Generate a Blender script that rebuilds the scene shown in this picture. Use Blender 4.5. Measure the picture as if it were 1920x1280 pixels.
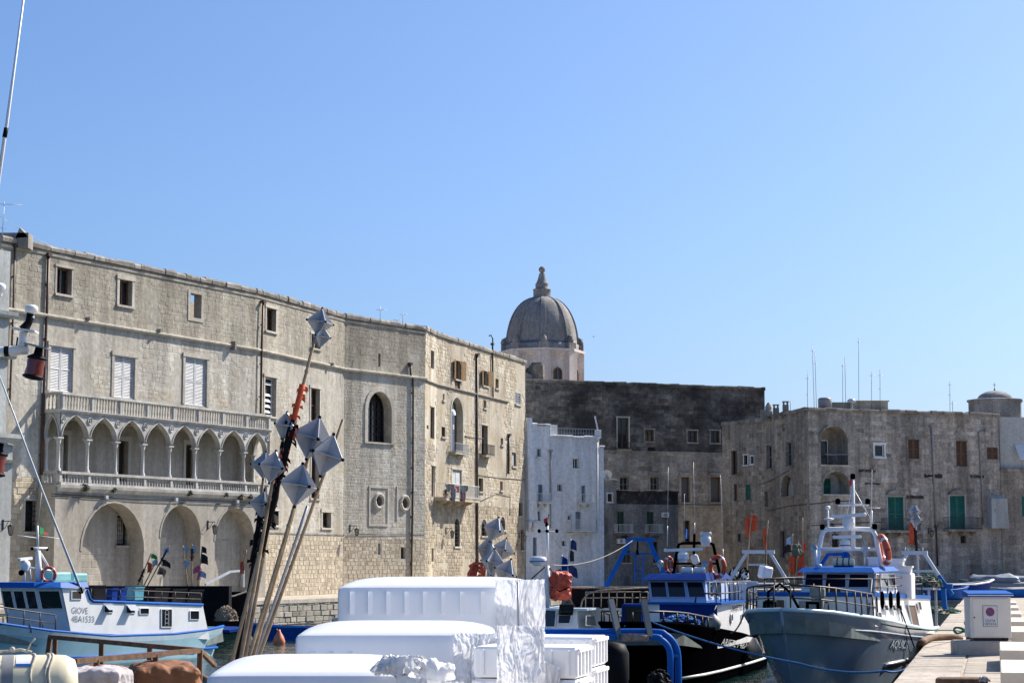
import bpy, math, random
from math import sin, cos, tan, pi, sqrt, radians, hypot, atan2
from mathutils import Vector, Matrix, noise
random.seed(7)
for o in list(bpy.data.objects): bpy.data.objects.remove(o)
SC = bpy.context.scene
# ------------------------------------------------------------------ camera
F, CX, CY, HOR, EYE = 3700.0, 960.0, 640.0, 1045.0, 3.6      # focal length and horizon measured in photo pixels
PITCH = math.atan((HOR-CY)/F)
cam = bpy.data.cameras.new('camera'); camo = bpy.data.objects.new('camera', cam); SC.collection.objects.link(camo)
cam.sensor_width = 36; cam.lens = 36*F/1920; cam.clip_start = .1; cam.clip_end = 3000
camo.location = (0, 0, EYE); camo.rotation_euler = (pi/2+PITCH, 0, 0); SC.camera = camo
# ------------------------------------------------------------------ light
SUN = Vector((.90, .72, 1.02)).normalized()
ELEV = math.asin(SUN.z); AZ = atan2(SUN.x, SUN.y)
wd = bpy.data.worlds.new('World'); SC.world = wd; wd.use_nodes = True
wn = wd.node_tree; bg = wn.nodes['Background']
sky = wn.nodes.new('ShaderNodeTexSky'); sky.sky_type = 'NISHITA'; sky.sun_disc = False
sky.sun_elevation = ELEV; sky.sun_rotation = AZ; sky.air_density = .9; sky.dust_density = 2.0; sky.ozone_density = 10; sky.altitude = 0
wn.links.new(sky.outputs[0], bg.inputs[0]); bg.inputs[1].default_value = .088
sl = bpy.data.lights.new('sun', 'SUN'); sl.energy = 4.2; sl.angle = radians(.53); sl.color = (1, .93, .82)
so = bpy.data.objects.new('sun', sl); SC.collection.objects.link(so); so.location = (60, 60, 80)
so.rotation_euler = (-SUN).to_track_quat('-Z', 'Y').to_euler()
vs = SC.view_settings; vs.view_transform = 'Standard'; vs.look = 'None'; vs.exposure = 0.9; vs.gamma = 1; vs.use_curve_mapping = False
SC.cycles.max_bounces = 6; SC.cycles.diffuse_bounces = 3; SC.cycles.glossy_bounces = 3; SC.cycles.transmission_bounces = 4
SC.cycles.transparent_max_bounces = 6; SC.cycles.caustics_reflective = False; SC.cycles.caustics_refractive = False
# ------------------------------------------------------------------ helpers
def ray(px, py):
    a, b = (px-CX)/F, (CY-py)/F
    return Vector((a, cos(PITCH)-sin(PITCH)*b, sin(PITCH)+cos(PITCH)*b))
CAM = Vector((0, 0, EYE))
def at(px, py, Y):
    r = ray(px, py); return CAM+r*(Y/r.y)
def gz(px, py, z):
    r = ray(px, py); return CAM+r*((z-EYE)/r.z)
COL = SC.collection
MW = {}                                   # root name -> world matrix
def tag(o, label=None, cat=None, group=None, kind=None):
    if label: o['label'] = label
    if cat: o['category'] = cat
    if group: o['group'] = group
    if kind: o['kind'] = kind
    return o
def thing(name, label, cat, loc=(0, 0, 0), rz=0, group=None):
    o = bpy.data.objects.new(name, None); COL.objects.link(o); o.empty_display_size = .3
    o.location = loc; o.rotation_euler = (0, 0, rz)
    MW[o.name] = Matrix.Translation(Vector(loc)) @ Matrix.Rotation(rz, 4, 'Z')
    return tag(o, label, cat, group)
def rootm(p):
    while p.parent: p = p.parent
    return MW.get(p.name, Matrix.Identity(4))
class MB:
    """collects geometry; build() links it as one mesh object"""
    def __init__(s): s.v, s.f, s.t, s.m = [], [], [], []; s.mi = 0; s.sm = []
    def add(s, vs, fs, tint=0., smooth=False):
        b = len(s.v); s.v += [tuple(v) for v in vs]
        for f in fs: s.f.append([i+b for i in f]); s.t.append(tint); s.m.append(s.mi); s.sm.append(smooth)
        return s
    def box(s, c, sz, R=None, tint=0.):
        hx, hy, hz = sz[0]/2, sz[1]/2, sz[2]/2; c = Vector(c)
        P = [Vector((x, y, z)) for x in (-hx, hx) for y in (-hy, hy) for z in (-hz, hz)]
        if R is not None: P = [R @ p for p in P]
        return s.add([c+p for p in P], [(0,1,3,2),(4,6,7,5),(0,4,5,1),(2,3,7,6),(0,2,6,4),(1,5,7,3)], tint)
    def bbox(s, c, sz, bv=.02, R=None):               # box with chamfered edges
        hx, hy, hz = sz[0]/2, sz[1]/2, sz[2]/2; c = Vector(c); bv = min(bv, hx*.9, hy*.9, hz*.9); V = []; F_ = []
        for sx in (-1, 1):
            for sy in (-1, 1):
                for sz_ in (-1, 1):
                    V += [Vector((sx*hx, sy*(hy-bv), sz_*(hz-bv))), Vector((sx*(hx-bv), sy*hy, sz_*(hz-bv))), Vector((sx*(hx-bv), sy*(hy-bv), sz_*hz))]
        def I(a, b, d, k): return ((a > 0)*4+(b > 0)*2+(d > 0))*3+k
        for q in (-1, 1):
            F_.append([I(q,-1,-1,0), I(q,1,-1,0), I(q,1,1,0), I(q,-1,1,0)]); F_.append([I(-1,q,-1,1), I(1,q,-1,1), I(1,q,1,1), I(-1,q,1,1)])
            F_.append([I(-1,-1,q,2), I(1,-1,q,2), I(1,1,q,2), I(-1,1,q,2)])
            for r in (-1, 1):
                F_.append([I(q,r,-1,0), I(q,r,1,0), I(q,r,1,1), I(q,r,-1,1)]); F_.append([I(q,-1,r,0), I(q,1,r,0), I(q,1,r,2), I(q,-1,r,2)])
                F_.append([I(-1,q,r,1), I(1,q,r,1), I(1,q,r,2), I(-1,q,r,2)])
                for w in (-1, 1): F_.append([I(q,r,w,0), I(q,r,w,1), I(q,r,w,2)])
        if R is not None: V = [R @ p for p in V]
        return s.add([c+p for p in V], F_)
    def tube(s, pts, r, n=8, cap=True, smooth=True):
        pts = [Vector(p) for p in pts]; rs = r if isinstance(r, (list, tuple)) else [r]*len(pts)
        V, Fc = [], []; N = len(pts); up = None
        for i, p in enumerate(pts):
            t = (pts[min(i+1, N-1)]-pts[max(i-1, 0)])
            if t.length < 1e-9: t = Vector((0, 0, 1))
            t.normalize()
            if up is None: up = Vector((0, 0, 1)) if abs(t.z) < .9 else Vector((1, 0, 0))
            a = t.cross(up)
            if a.length < 1e-4: a = t.cross(Vector((1, .3, .2)))
            a.normalize(); b = t.cross(a).normalized(); up = -b if up.dot(-b) > 0 else b
            for k in range(n):
                w = 2*pi*k/n; V.append(p+(a*cos(w)+b*sin(w))*rs[i])
        for i in range(N-1):
            for k in range(n): Fc.append((i*n+k, i*n+(k+1) % n, (i+1)*n+(k+1) % n, (i+1)*n+k))
        b0 = len(s.f); s.add(V, Fc, smooth=smooth)
        if cap: s.add([], []); bb = len(s.v)-N*n; s.f.append([bb+k for k in range(n)][::-1]); s.f.append([bb+(N-1)*n+k for k in range(n)]); s.t += [0, 0]; s.m += [s.mi]*2; s.sm += [False]*2
        return s
    def bar(s, a, b, w, h=None, roll=0):                # rectangular bar between points
        a, b = Vector(a), Vector(b); h = h or w; t = (b-a).normalized()
        up = Vector((0, 0, 1)) if abs(t.z) < .95 else Vector((0, 1, 0))
        x = t.cross(up).normalized(); y = x.cross(t)
        if roll: x, y = x*cos(roll)+y*sin(roll), y*cos(roll)-x*sin(roll)
        P = [p+x*i*w/2+y*j*h/2 for p in (a, b) for i in (-1, 1) for j in (-1, 1)]
        return s.add(P, [(0,1,3,2),(4,6,7,5),(0,4,5,1),(2,3,7,6),(0,2,6,4),(1,5,7,3)])
    def lathe(s, prof, c=(0, 0, 0), n=16, R=None, smooth=True, a0=0, a1=2*pi):
        c = Vector(c); V, Fc = [], []; full = abs(a1-a0-2*pi) < 1e-6; m = n if full else n+1
        for r, z in prof:
            for k in range(m):
                w = a0+(a1-a0)*k/n; p = Vector((r*cos(w), r*sin(w), z)); V.append(c+(R @ p if R is not None else p))
        for i in range(len(prof)-1):
            for k in range(n):
                k2 = (k+1) % m if full else k+1
                Fc.append((i*m+k, i*m+k2, (i+1)*m+k2, (i+1)*m+k))
        return s.add(V, Fc, smooth=smooth)
    def ball(s, c, r, n=12, sc=(1, 1, 1), R=None):
        P = [(max(1e-4, sin(pi*i/(n//2))), -cos(pi*i/(n//2))) for i in range(n//2+1)]
        b = len(s.v); s.lathe([(q*r, z*r) for q, z in P], (0, 0, 0), n)
        for i in range(b, len(s.v)):
            p = Vector(s.v[i]); p = Vector((p.x*sc[0], p.y*sc[1], p.z*sc[2]))
            s.v[i] = tuple(Vector(c)+(R @ p if R is not None else p))
        return s
    def prism(s, poly, vec, tint=0.):                   # closed polygon (3d points) extruded along vec
        n = len(poly); A = [Vector(p) for p in poly]; vec = Vector(vec)
        s.add(A+[p+vec for p in A], [list(range(n))[::-1], list(range(n, 2*n))]+[(i, (i+1) % n, n+(i+1) % n, n+i) for i in range(n)], tint)
        return s
    def quad(s, a, b, c, d, tint=0.): return s.add([a, b, c, d], [(0, 1, 2, 3)], tint)
    def mesh(s, name, mats, inv=None):
        me = bpy.data.meshes.new(name)
        V = s.v if inv is None else [tuple(inv @ Vector(v)) for v in s.v]
        me.from_pydata(V, [], s.f)
        for m in (mats if isinstance(mats, (list, tuple)) else [mats]): me.materials.append(m)
        if any(s.m): me.polygons.foreach_set('material_index', s.m)
        if any(s.sm): me.polygons.foreach_set('use_smooth', s.sm)
        if any(s.t):
            a = me.attributes.new('tint', 'FLOAT', 'FACE'); a.data.foreach_set('value', s.t)
        me.update(); return me
    def build(s, name, mats, parent=None, world=True, kind=None):
        inv = rootm(parent).inverted() if (parent and world) else None
        o = bpy.data.objects.new(name, s.mesh(name, mats, inv)); COL.objects.link(o); o.parent = parent
        if kind: o['kind'] = kind
        return o
def inst(name, me, parent, loc, scale=(1, 1, 1), rot=None, world=True):
    """object sharing mesh data; loc in world space (root-relative when world=False)"""
    o = bpy.data.objects.new(name, me); COL.objects.link(o); o.parent = parent
    M = Matrix.LocRotScale(Vector(loc), rot, Vector(scale))
    if parent and world: M = rootm(parent).inverted() @ M
    o.matrix_basis = M
    return o
def copy_tree(o, parent=None, dM=None):
    c = o.copy(); COL.objects.link(c); c.parent = parent
    for ch in list(o.children): copy_tree(ch, c)
    return c
# ------------------------------------------------------------------ materials
MATS = {}
def L(r, g, b):                                        # sRGB 0-255 -> linear
    return tuple((c/255/12.92 if c <= 10 else ((c/255+.055)/1.055)**2.4) for c in (r, g, b))
def pm(name, col, rough=.6, metal=0., var=.12, scale=3., bump=0., bscale=None, dirt=0., dcol=(.05, .045, .04), spec=.5, streak=1., coat=0., emit=None, trans=0., thin=None):
    if name in MATS: return MATS[name]
    m = bpy.data.materials.new(name); m.use_nodes = True; t = m.node_tree; N = t.nodes; K = t.links; b = N['Principled BSDF']
    b.inputs['Roughness'].default_value = rough; b.inputs['Metallic'].default_value = metal; b.inputs['Specular IOR Level'].default_value = spec
    b.inputs['Coat Weight'].default_value = coat
    tc = N.new('ShaderNodeTexCoord'); mp = N.new('ShaderNodeMapping'); K.new(tc.outputs['Object'], mp.inputs[0])
    nz = N.new('ShaderNodeTexNoise'); nz.inputs['Scale'].default_value = scale; nz.inputs['Detail'].default_value = 6; nz.inputs['Roughness'].default_value = .62
    K.new(mp.outputs[0], nz.inputs['Vector'])
    mr = N.new('ShaderNodeMapRange'); mr.inputs[1].default_value = .25; mr.inputs[2].default_value = .75; mr.inputs[3].default_value = 1-var*1.6; mr.inputs[4].default_value = 1+var*1.2
    K.new(nz.outputs[0], mr.inputs[0])
    vm = N.new('ShaderNodeVectorMath'); vm.operation = 'SCALE'; vm.inputs[0].default_value = col[:3]; K.new(mr.outputs[0], vm.inputs['Scale'])
    out = vm.outputs[0]
    if dirt > 0:
        mp2 = N.new('ShaderNodeMapping'); mp2.inputs['Scale'].default_value = (1, 1, 1/streak); K.new(tc.outputs['Object'], mp2.inputs[0])
        n2 = N.new('ShaderNodeTexNoise'); n2.inputs['Scale'].default_value = scale*.45; n2.inputs['Detail'].default_value = 8; n2.inputs['Roughness'].default_value = .7
        K.new(mp2.outputs[0], n2.inputs['Vector'])
        r2 = N.new('ShaderNodeMapRange'); r2.inputs[1].default_value = .48; r2.inputs[2].default_value = .72; r2.inputs[4].default_value = dirt; K.new(n2.outputs[0], r2.inputs[0])
        mx = N.new('ShaderNodeMix'); mx.data_type = 'RGBA'; K.new(r2.outputs[0], mx.inputs[0]); K.new(out, mx.inputs[6]); mx.inputs[7].default_value = (*dcol, 1); out = mx.outputs[2]
    K.new(out, b.inputs['Base Color'])
    if bump:
        n3 = N.new('ShaderNodeTexNoise'); n3.inputs['Scale'].default_value = bscale or scale*4; n3.inputs['Detail'].default_value = 5; K.new(mp.outputs[0], n3.inputs['Vector'])
        bp = N.new('ShaderNodeBump'); bp.inputs['Strength'].default_value = bump; bp.inputs['Distance'].default_value = .03; K.new(n3.outputs[0], bp.inputs['Height']); K.new(bp.outputs[0], b.inputs['Normal'])
    if trans: b.inputs['Transmission Weight'].default_value = trans
    if emit: b.inputs['Emission Color'].default_value = (*emit[:3], 1); b.inputs['Emission Strength'].default_value = emit[3]
    if thin:                                            # thin translucent sheet
        tr = N.new('ShaderNodeBsdfTranslucent'); tr.inputs[0].default_value = (*col[:3], 1); mxs = N.new('ShaderNodeMixShader'); mxs.inputs[0].default_value = thin
        K.new(b.outputs[0], mxs.inputs[1]); K.new(tr.outputs[0], mxs.inputs[2]); K.new(mxs.outputs[0], N['Material Output'].inputs[0])
    MATS[name] = m; return m
def stone(name, c1, c2, stain=(.06, .055, .05), amount=.5, scale=.35, tintamp=1.0, streak=2.5, rough=.9, bump=.35, c3=None, gaps=(.46, .7), fa=(.8, 1.16), runs=.16):
    """weathered masonry: block tint x slow patches of a second tone x dark weathering"""
    if name in MATS: return MATS[name]
    m = bpy.data.materials.new(name); m.use_nodes = True; t = m.node_tree; N = t.nodes; K = t.links; b = N['Principled BSDF']
    b.inputs['Roughness'].default_value = rough; b.inputs['Specular IOR Level'].default_value = .2
    tc = N.new('ShaderNodeTexCoord')
    def nz(sc, det=6, st=1., off=0.):
        mp = N.new('ShaderNodeMapping'); mp.inputs['Scale'].default_value = (1, 1, 1/st); mp.inputs['Location'].default_value = (off, off*.7, off*.3); K.new(tc.outputs['Object'], mp.inputs[0])
        n = N.new('ShaderNodeTexNoise'); n.inputs['Scale'].default_value = sc; n.inputs['Detail'].default_value = det; n.inputs['Roughness'].default_value = .65; K.new(mp.outputs[0], n.inputs['Vector']); return n.outputs[0]
    def rng(x, a, bb, c, d):
        r = N.new('ShaderNodeMapRange'); K.new(x, r.inputs[0])
        for i, q in enumerate((a, bb, c, d)): r.inputs[i+1].default_value = q
        return r.outputs[0]
    def mix(f, a, bb):
        x = N.new('ShaderNodeMix'); x.data_type = 'RGBA'; K.new(f, x.inputs[0])
        for i, q in ((6, a), (7, bb)):
            if isinstance(q, tuple): x.inputs[i].default_value = (*q, 1)
            else: K.new(q, x.inputs[i])
        return x.outputs[2]
    col = mix(rng(nz(scale, 7, 1.3), .38, .62, 0, 1), c1, c2)
    if c3: col = mix(rng(nz(scale*2.3, 8, 1., 31), .52, .66, 0, .85), col, c3)
    at_ = N.new('ShaderNodeAttribute'); at_.attribute_name = 'tint'
    oi = N.new('ShaderNodeObjectInfo')
    ad = N.new('ShaderNodeMath'); ad.operation = 'MULTIPLY_ADD'; K.new(at_.outputs['Fac'], ad.inputs[0]); ad.inputs[1].default_value = tintamp; ad.inputs[2].default_value = 1.
    o2 = N.new('ShaderNodeMath'); o2.operation = 'MULTIPLY_ADD'; K.new(oi.outputs['Random'], o2.inputs[0]); o2.inputs[1].default_value = .22*tintamp; o2.inputs[2].default_value = 1-.11*tintamp
    fine = rng(nz(scale*14, 6, 1., 7), .3, .7, *fa)
    mu = N.new('ShaderNodeMath'); mu.operation = 'MULTIPLY'; K.new(ad.outputs[0], mu.inputs[0]); K.new(o2.outputs[0], mu.inputs[1])
    m2 = N.new('ShaderNodeMath'); m2.operation = 'MULTIPLY'; K.new(mu.outputs[0], m2.inputs[0]); K.new(fine, m2.inputs[1])
    vm = N.new('ShaderNodeVectorMath'); vm.operation = 'SCALE'; K.new(col, vm.inputs[0]); K.new(m2.outputs[0], vm.inputs['Scale']); col = vm.outputs[0]
    if amount: col = mix(rng(nz(scale*1.2, 10, streak, 3), gaps[0], gaps[1], 0, amount), col, stain)
    # rain runs: narrow vertical streaks, some dark with soot, some washed pale
    run = rng(nz(1.6, 5, 14., 13), .36, .66, 1-runs, 1+runs*.75)
    v3 = N.new('ShaderNodeVectorMath'); v3.operation = 'SCALE'; K.new(col, v3.inputs[0]); K.new(run, v3.inputs['Scale']); col = v3.outputs[0]
    K.new(col, b.inputs['Base Color'])
    bp = N.new('ShaderNodeBump'); bp.inputs['Strength'].default_value = bump; bp.inputs['Distance'].default_value = .06; K.new(nz(5, 6, 1., 1), bp.inputs['Height']); K.new(bp.outputs[0], b.inputs['Normal'])
    MATS[name] = m; return m
# masonry and plaster
M_PAL = stone('palazzo_stone', (.43, .39, .31), (.37, .33, .265), (.17, .15, .12), .6, .3, c3=(.49, .46, .39), runs=.24, fa=(.74, 1.2))
M_PALMID = stone('palazzo_pale_stone', (.52, .485, .42), (.45, .415, .345), (.22, .195, .16), .55, .3, c3=(.44, .38, .285), runs=.22, fa=(.76, 1.18))
M_RUB = stone('rubble_stone', (.48, .41, .305), (.40, .335, .25), (.17, .14, .105), .5, .5, c3=(.62, .55, .42))
M_TRIM = stone('trim_stone', (.56, .52, .45), (.48, .44, .37), (.15, .14, .12), .45, .6, streak=4)
M_LOG = stone('loggia_stone', (.56, .54, .50), (.48, .46, .42), (.18, .17, .16), .45, .7, streak=3, bump=.1)
M_ARC = stone('arcade_plaster', (.42, .39, .34), (.36, .33, .28), (.24, .20, .15), .4, .3, streak=3, bump=.12)
M_HOU = stone('house_plaster', (.50, .43, .32), (.58, .52, .42), (.17, .145, .11), .65, .45, streak=2.5, c3=(.46, .37, .24))
M_DARKW = stone('soot_stone', (.15, .14, .125), (.25, .225, .19), (.032, .03, .03), .92, .22, streak=.8, c3=(.30, .25, .19), gaps=(.34, .62), fa=(.5, 1.5), bump=.7)
M_DARKL = stone('lower_soot_stone', (.41, .37, .305), (.32, .295, .255), (.11, .10, .092), .6, .3, streak=1.2, c3=(.33, .27, .20), fa=(.65, 1.35), bump=.6)
M_WHITE = stone('whitewash', (.72, .76, .80), (.66, .70, .74), (.38, .38, .37), .4, .25, streak=4, bump=.12)
M_BLOT = stone('blotched_plaster', (.28, .265, .24), (.21, .20, .185), (.05, .048, .046), .8, .5, streak=2.5, c3=(.36, .34, .31), fa=(.7, 1.25))
M_MOULD = stone('black_mould_plaster', (.035, .033, .032), (.07, .066, .06), (.012, .012, .012), .8, .9, streak=3, c3=(.16, .15, .14), fa=(.6, 1.4))
M_R = stone('right_house_plaster', (.39, .34, .27), (.30, .27, .23), (.12, .11, .097), .7, .4, streak=2.0, c3=(.40, .33, .25), fa=(.62, 1.35), bump=.7, runs=.3)
M_R2 = stone('right_wing_plaster', (.395, .36, .31), (.31, .29, .26), (.13, .122, .11), .7, .4, streak=2.6, c3=(.41, .35, .27), fa=(.62, 1.35), bump=.7, runs=.34)
M_DOME = stone('dome_lead_stone', (.33, .31, .29), (.25, .24, .235), (.085, .083, .082), .7, .4, streak=2, fa=(.65, 1.3))
M_DRUM = stone('dome_drum_plaster', (.78, .67, .60), (.70, .61, .54), (.36, .30, .26), .5, .4, streak=3, bump=.1)
M_ROOF = stone('weathered_coping', (.34, .31, .27), (.26, .24, .21), (.08, .075, .07), .6, 1.2)
M_QUAY = stone('quay_stone', (.48, .42, .33), (.40, .36, .29), (.13, .12, .09), .5, .6, c3=(.55, .50, .41))
M_PAVE = stone('quay_paving', (.56, .50, .41), (.48, .42, .34), (.28, .24, .19), .5, .5, c3=(.62, .57, .48))
M_PIER = stone('pier_paving', (.47, .41, .34), (.40, .345, .285), (.22, .18, .14), .6, 1.3, c3=(.52, .47, .40), streak=1)
M_PALE = stone('pale_blue_plaster', (.44, .46, .45), (.38, .40, .39), (.25, .24, .22), .5, .4, streak=3, bump=.1)
M_GLASS = pm('window_glass', (.018, .02, .024), .08, var=.05, spec=.6)
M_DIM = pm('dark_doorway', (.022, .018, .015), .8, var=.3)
M_WOOD = pm('brown_wood', (.13, .07, .035), .65, var=.3, scale=6)
M_OCHRE = pm('ochre_shutter', (.30, .17, .06), .65, var=.25, scale=4)
M_SHUT = pm('white_shutter', (.60, .60, .60), .6, var=.12, dirt=.25)
M_GREEN = pm('green_shutter', (.010, .14, .105), .5, var=.2)
M_TEAL = pm('blue_grey_door', (.16, .24, .32), .55, var=.2)
M_IRON = pm('black_iron', (.02, .02, .02), .5, .4, var=.3)
M_COPPER = pm('brown_downpipe', (.085, .045, .032), .5, .3, var=.3, scale=2)
M_PIPEG = pm('grey_downpipe', (.26, .26, .26), .5, var=.2)
M_DKPIPE = pm('dark_downpipe', (.07, .05, .04), .5, .2, var=.3)
M_WHP = pm('white_paint', (.80, .80, .79), .38, var=.06, scale=2, dirt=.3, dcol=(.44, .34, .25), streak=6)
M_WHP2 = pm('white_rail_paint', (.72, .72, .70), .45, var=.08)
M_BLUE = pm('blue_paint', (.006, .10, .40), .5, spec=.1, var=.12, dirt=.12, dcol=(.05, .05, .08))
M_DBLUE = pm('dark_blue_paint', (.002, .030, .19), .5, spec=.08, var=.12)
M_RUST = pm('rusty_steel', (.16, .085, .045), .8, .2, var=.4, scale=9, bump=.2, dirt=.4, dcol=(.28, .20, .14))
M_BLACK = pm('black_paint', (.002, .002, .003), .7, var=.2, dirt=.2, dcol=(.007, .007, .007), spec=0.)
M_BLKP = pm('black_plastic', (.008, .008, .010), .55, var=.3, spec=.08)
M_GREYM = pm('grey_metal', (.36, .38, .40), .4, .5, var=.12)
M_STEEL = pm('pale_steel', (.52, .55, .58), .35, .3, var=.1)
M_ORANGE = pm('orange_plastic', (.56, .085, .03), .5, var=.15)
M_ORNET = pm('orange_net', (.60, .085, .025), .8, var=.3, scale=12)
M_RED = pm('red_paint', (.45, .03, .02), .4, var=.2)
M_FRED = pm('red_cloth', (.75, .05, .03), .8, var=.1)
M_FGRN = pm('green_cloth', (.02, .28, .07), .8, var=.1)
M_BAMBOO = pm('bamboo', (.40, .29, .175), .65, var=.4, scale=5, dirt=.35, dcol=(.15, .10, .065))
M_FOAM = pm('white_foam', (.88, .88, .88), .55, var=.03)
# ------------------------------------------------------------------ walls, windows, masonry
class W:
    """vertical plane from p0 to p1; u along it, o outwards (towards the harbour)"""
    def __init__(s, p0, p1):
        s.p0 = Vector((p0[0], p0[1])); s.p1 = Vector((p1[0], p1[1])); s.d = (s.p1-s.p0).normalized(); s.L = (s.p1-s.p0).length
        n = Vector((s.d.y, -s.d.x))
        if n.dot(-s.p0) < 0: n = -n
        s.n = n
    def off(s, o): return W(s.p0+s.n*o, s.p1+s.n*o)
    def uv(s, px, py):
        r = ray(px, py); k = (s.p0.dot(s.n))/(r.x*s.n.x+r.y*s.n.y)
        return (Vector((r.x*k, r.y*k))-s.p0).dot(s.d), EYE+r.z*k
    def pt(s, u, z, o=0.):
        q = s.p0+s.d*u+s.n*o; return Vector((q.x, q.y, z))
    def rect(s, x0, y0, x1, y1):
        xm, ym = (x0+x1)/2, (y0+y1)/2
        a, b = s.uv(x0, ym)[0], s.uv(x1, ym)[0]
        return min(a, b), max(a, b), s.uv(xm, y1)[1], s.uv(xm, y0)[1]
    def R(s):                                          # local axes: x against d, y outwards, z up
        return Matrix(((-s.d.x, s.n.x, 0), (-s.d.y, s.n.y, 0), (0, 0, 1)))
def op(w, x0, y0, x1, y1, depth=.3, arch=None, **k):
    u0, u1, z0, z1 = w.rect(x0, y0, x1, y1)
    return dict(u0=u0, u1=u1, z0=z0, z1=z1, depth=depth, arch=arch, **k)
def arch_pts(o, n=12):
    """outline from left spring over the apex to right spring"""
    um, hw = (o['u0']+o['u1'])/2, (o['u1']-o['u0'])/2; rise = o.get('rise', hw)
    if o['arch'] == 'oval':
        hz = (o['z1']-o['z0'])/2; zc = (o['z1']+o['z0'])/2
        return [(um-hw*cos(pi*i/n), zc+hz*sin(pi*i/n)) for i in range(n+1)]
    return [(um-hw*cos(pi*i/n), o['z1']-rise+rise*sin(pi*i/n)) for i in range(n+1)]
def wall(mb, w, u0, u1, z0, z1, ops, o=0.):
    ops = [q for q in ops if q['u1'] > u0 and q['u0'] < u1 and q['z1'] > z0 and q['z0'] < z1]
    us = sorted({u0, u1, *[min(max(q[k], u0), u1) for q in ops for k in ('u0', 'u1')]})
    zs = sorted({z0, z1, *[min(max(q[k], z0), z1) for q in ops for k in ('z0', 'z1')]})
    for i in range(len(us)-1):
        for j in range(len(zs)-1):
            um, zm = (us[i]+us[i+1])/2, (zs[j]+zs[j+1])/2
            if us[i+1]-us[i] < 1e-5 or zs[j+1]-zs[j] < 1e-5: continue
            if any(q['u0'] < um < q['u1'] and q['z0'] < zm < q['z1'] for q in ops): continue
            mb.quad(w.pt(us[i], zs[j], o), w.pt(us[i+1], zs[j], o), w.pt(us[i+1], zs[j+1], o), w.pt(us[i], zs[j+1], o))
    for q in ops:
        d = o-q['depth']; a, b, c, e = q['u0'], q['u1'], q['z0'], q['z1']
        def rev(path):
            for (ua, za), (ub, zb) in zip(path, path[1:]):
                mb.quad(w.pt(ua, za, o), w.pt(ub, zb, o), w.pt(ub, zb, d), w.pt(ua, za, d))
        if not q['arch']: rev([(a, c), (a, e), (b, e), (b, c), (a, c)])
        else:
            P = arch_pts(q)
            for (ua, za), (ub, zb) in zip(P, P[1:]): mb.quad(w.pt(ua, za, o), w.pt(ub, zb, o), w.pt(ub, e, o), w.pt(ua, e, o))
            if q['arch'] == 'oval':
                Q = [(u, c+e-z) for u, z in P]
                for (ua, za), (ub, zb) in zip(Q, Q[1:]): mb.quad(w.pt(ua, c, o), w.pt(ub, c, o), w.pt(ub, zb, o), w.pt(ua, za, o))
                rev(P+Q[::-1])
            else: rev([(a, c)]+P+[(b, c), (a, c)])
    return mb
def unit_stone():
    if 'unit_stone' not in bpy.data.meshes:
        mb = MB(); i = .06
        V = [(-.5, 0, -.5), (.5, 0, -.5), (.5, 0, .5), (-.5, 0, .5), (-.5+i, 1, -.5+i), (.5-i, 1, -.5+i), (.5-i, 1, .5-i), (-.5+i, 1, .5-i)]
        mb.add(V, [(4, 5, 6, 7), (0, 1, 5, 4), (1, 2, 6, 5), (2, 3, 7, 6), (3, 0, 4, 7)])
        mb.mesh('unit_stone', [])
    return bpy.data.meshes['unit_stone']
STONE_ME = {}
def stone_mesh(mat):
    if mat.name not in STONE_ME:
        me = unit_stone().copy(); me.name = 'stone_'+mat.name; me.materials.append(mat); STONE_ME[mat.name] = me
    return STONE_ME[mat.name]
def masonry(root, w, u0, u1, z0, z1, ops, mat, ch=.30, ln=(.35, .8), proud=.022, skip=0., single=0, o=0., gap=.016, tint=.13, pad=.0, sc=.35, name='stonework'):
    mb = MB(); z = z0; singles = []; rows = 0
    while z < z1-.08:
        h = min(ch*random.uniform(.82, 1.2), z1-z)
        if z1-(z+h) < .1: h = z1-z
        cuts = sorted([(q['u0']-pad, q['u1']+pad) for q in ops if q['z1']+pad > z+.02 and q['z0']-pad < z+h-.02])
        a = u0; spans = []
        for c0, c1 in cuts:
            if c0 > a: spans.append((a, min(c0, u1)))
            a = max(a, c1)
        if a < u1: spans.append((a, u1))
        for s0, s1 in spans:
            u = s0
            while u < s1-.05:
                l = min(random.uniform(*ln), s1-u)
                if s1-(u+l) < .12: l = s1-u
                if skip and noise.noise(Vector((u*sc, z*sc, w.p0.x))) + random.uniform(-.12, .12) < skip-.5: u += l; continue
                p = proud*random.uniform(.3, 1.3); singles.append((u, z, l, h, p)); u += l
        z += h
    if single:
        singles.sort(key=lambda q: -q[2]*q[3]/max(w.pt(q[0], q[1]).y, 1)**2); pick = singles[:single]; singles = singles[single:]
        R = w.R().to_quaternion(); me = stone_mesh(mat)
        for u, zz, l, h, p in pick: inst('stone', me, root, w.pt(u+l/2, zz+h/2, o), (l-gap, p+.006, h-gap), R)
    for u, zz, l, h, p in singles:
        g = gap/2; i = min(.02, h*.12); j = lambda: p+random.uniform(-.3, .3)*p
        V = [w.pt(u+g, zz+g, o), w.pt(u+l-g, zz+g, o), w.pt(u+l-g, zz+h-g, o), w.pt(u+g, zz+h-g, o),
             w.pt(u+g+i, zz+g+i, o+j()), w.pt(u+l-g-i, zz+g+i, o+j()), w.pt(u+l-g-i, zz+h-g-i, o+j()), w.pt(u+g+i, zz+h-g-i, o+j())]
        mb.add(V, [(4, 5, 6, 7), (0, 1, 5, 4), (1, 2, 6, 5), (2, 3, 7, 6), (3, 0, 4, 7)], random.gauss(0, tint) or .001)
    if mb.f: mb.build(name, mat, root, kind='stuff')
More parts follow.
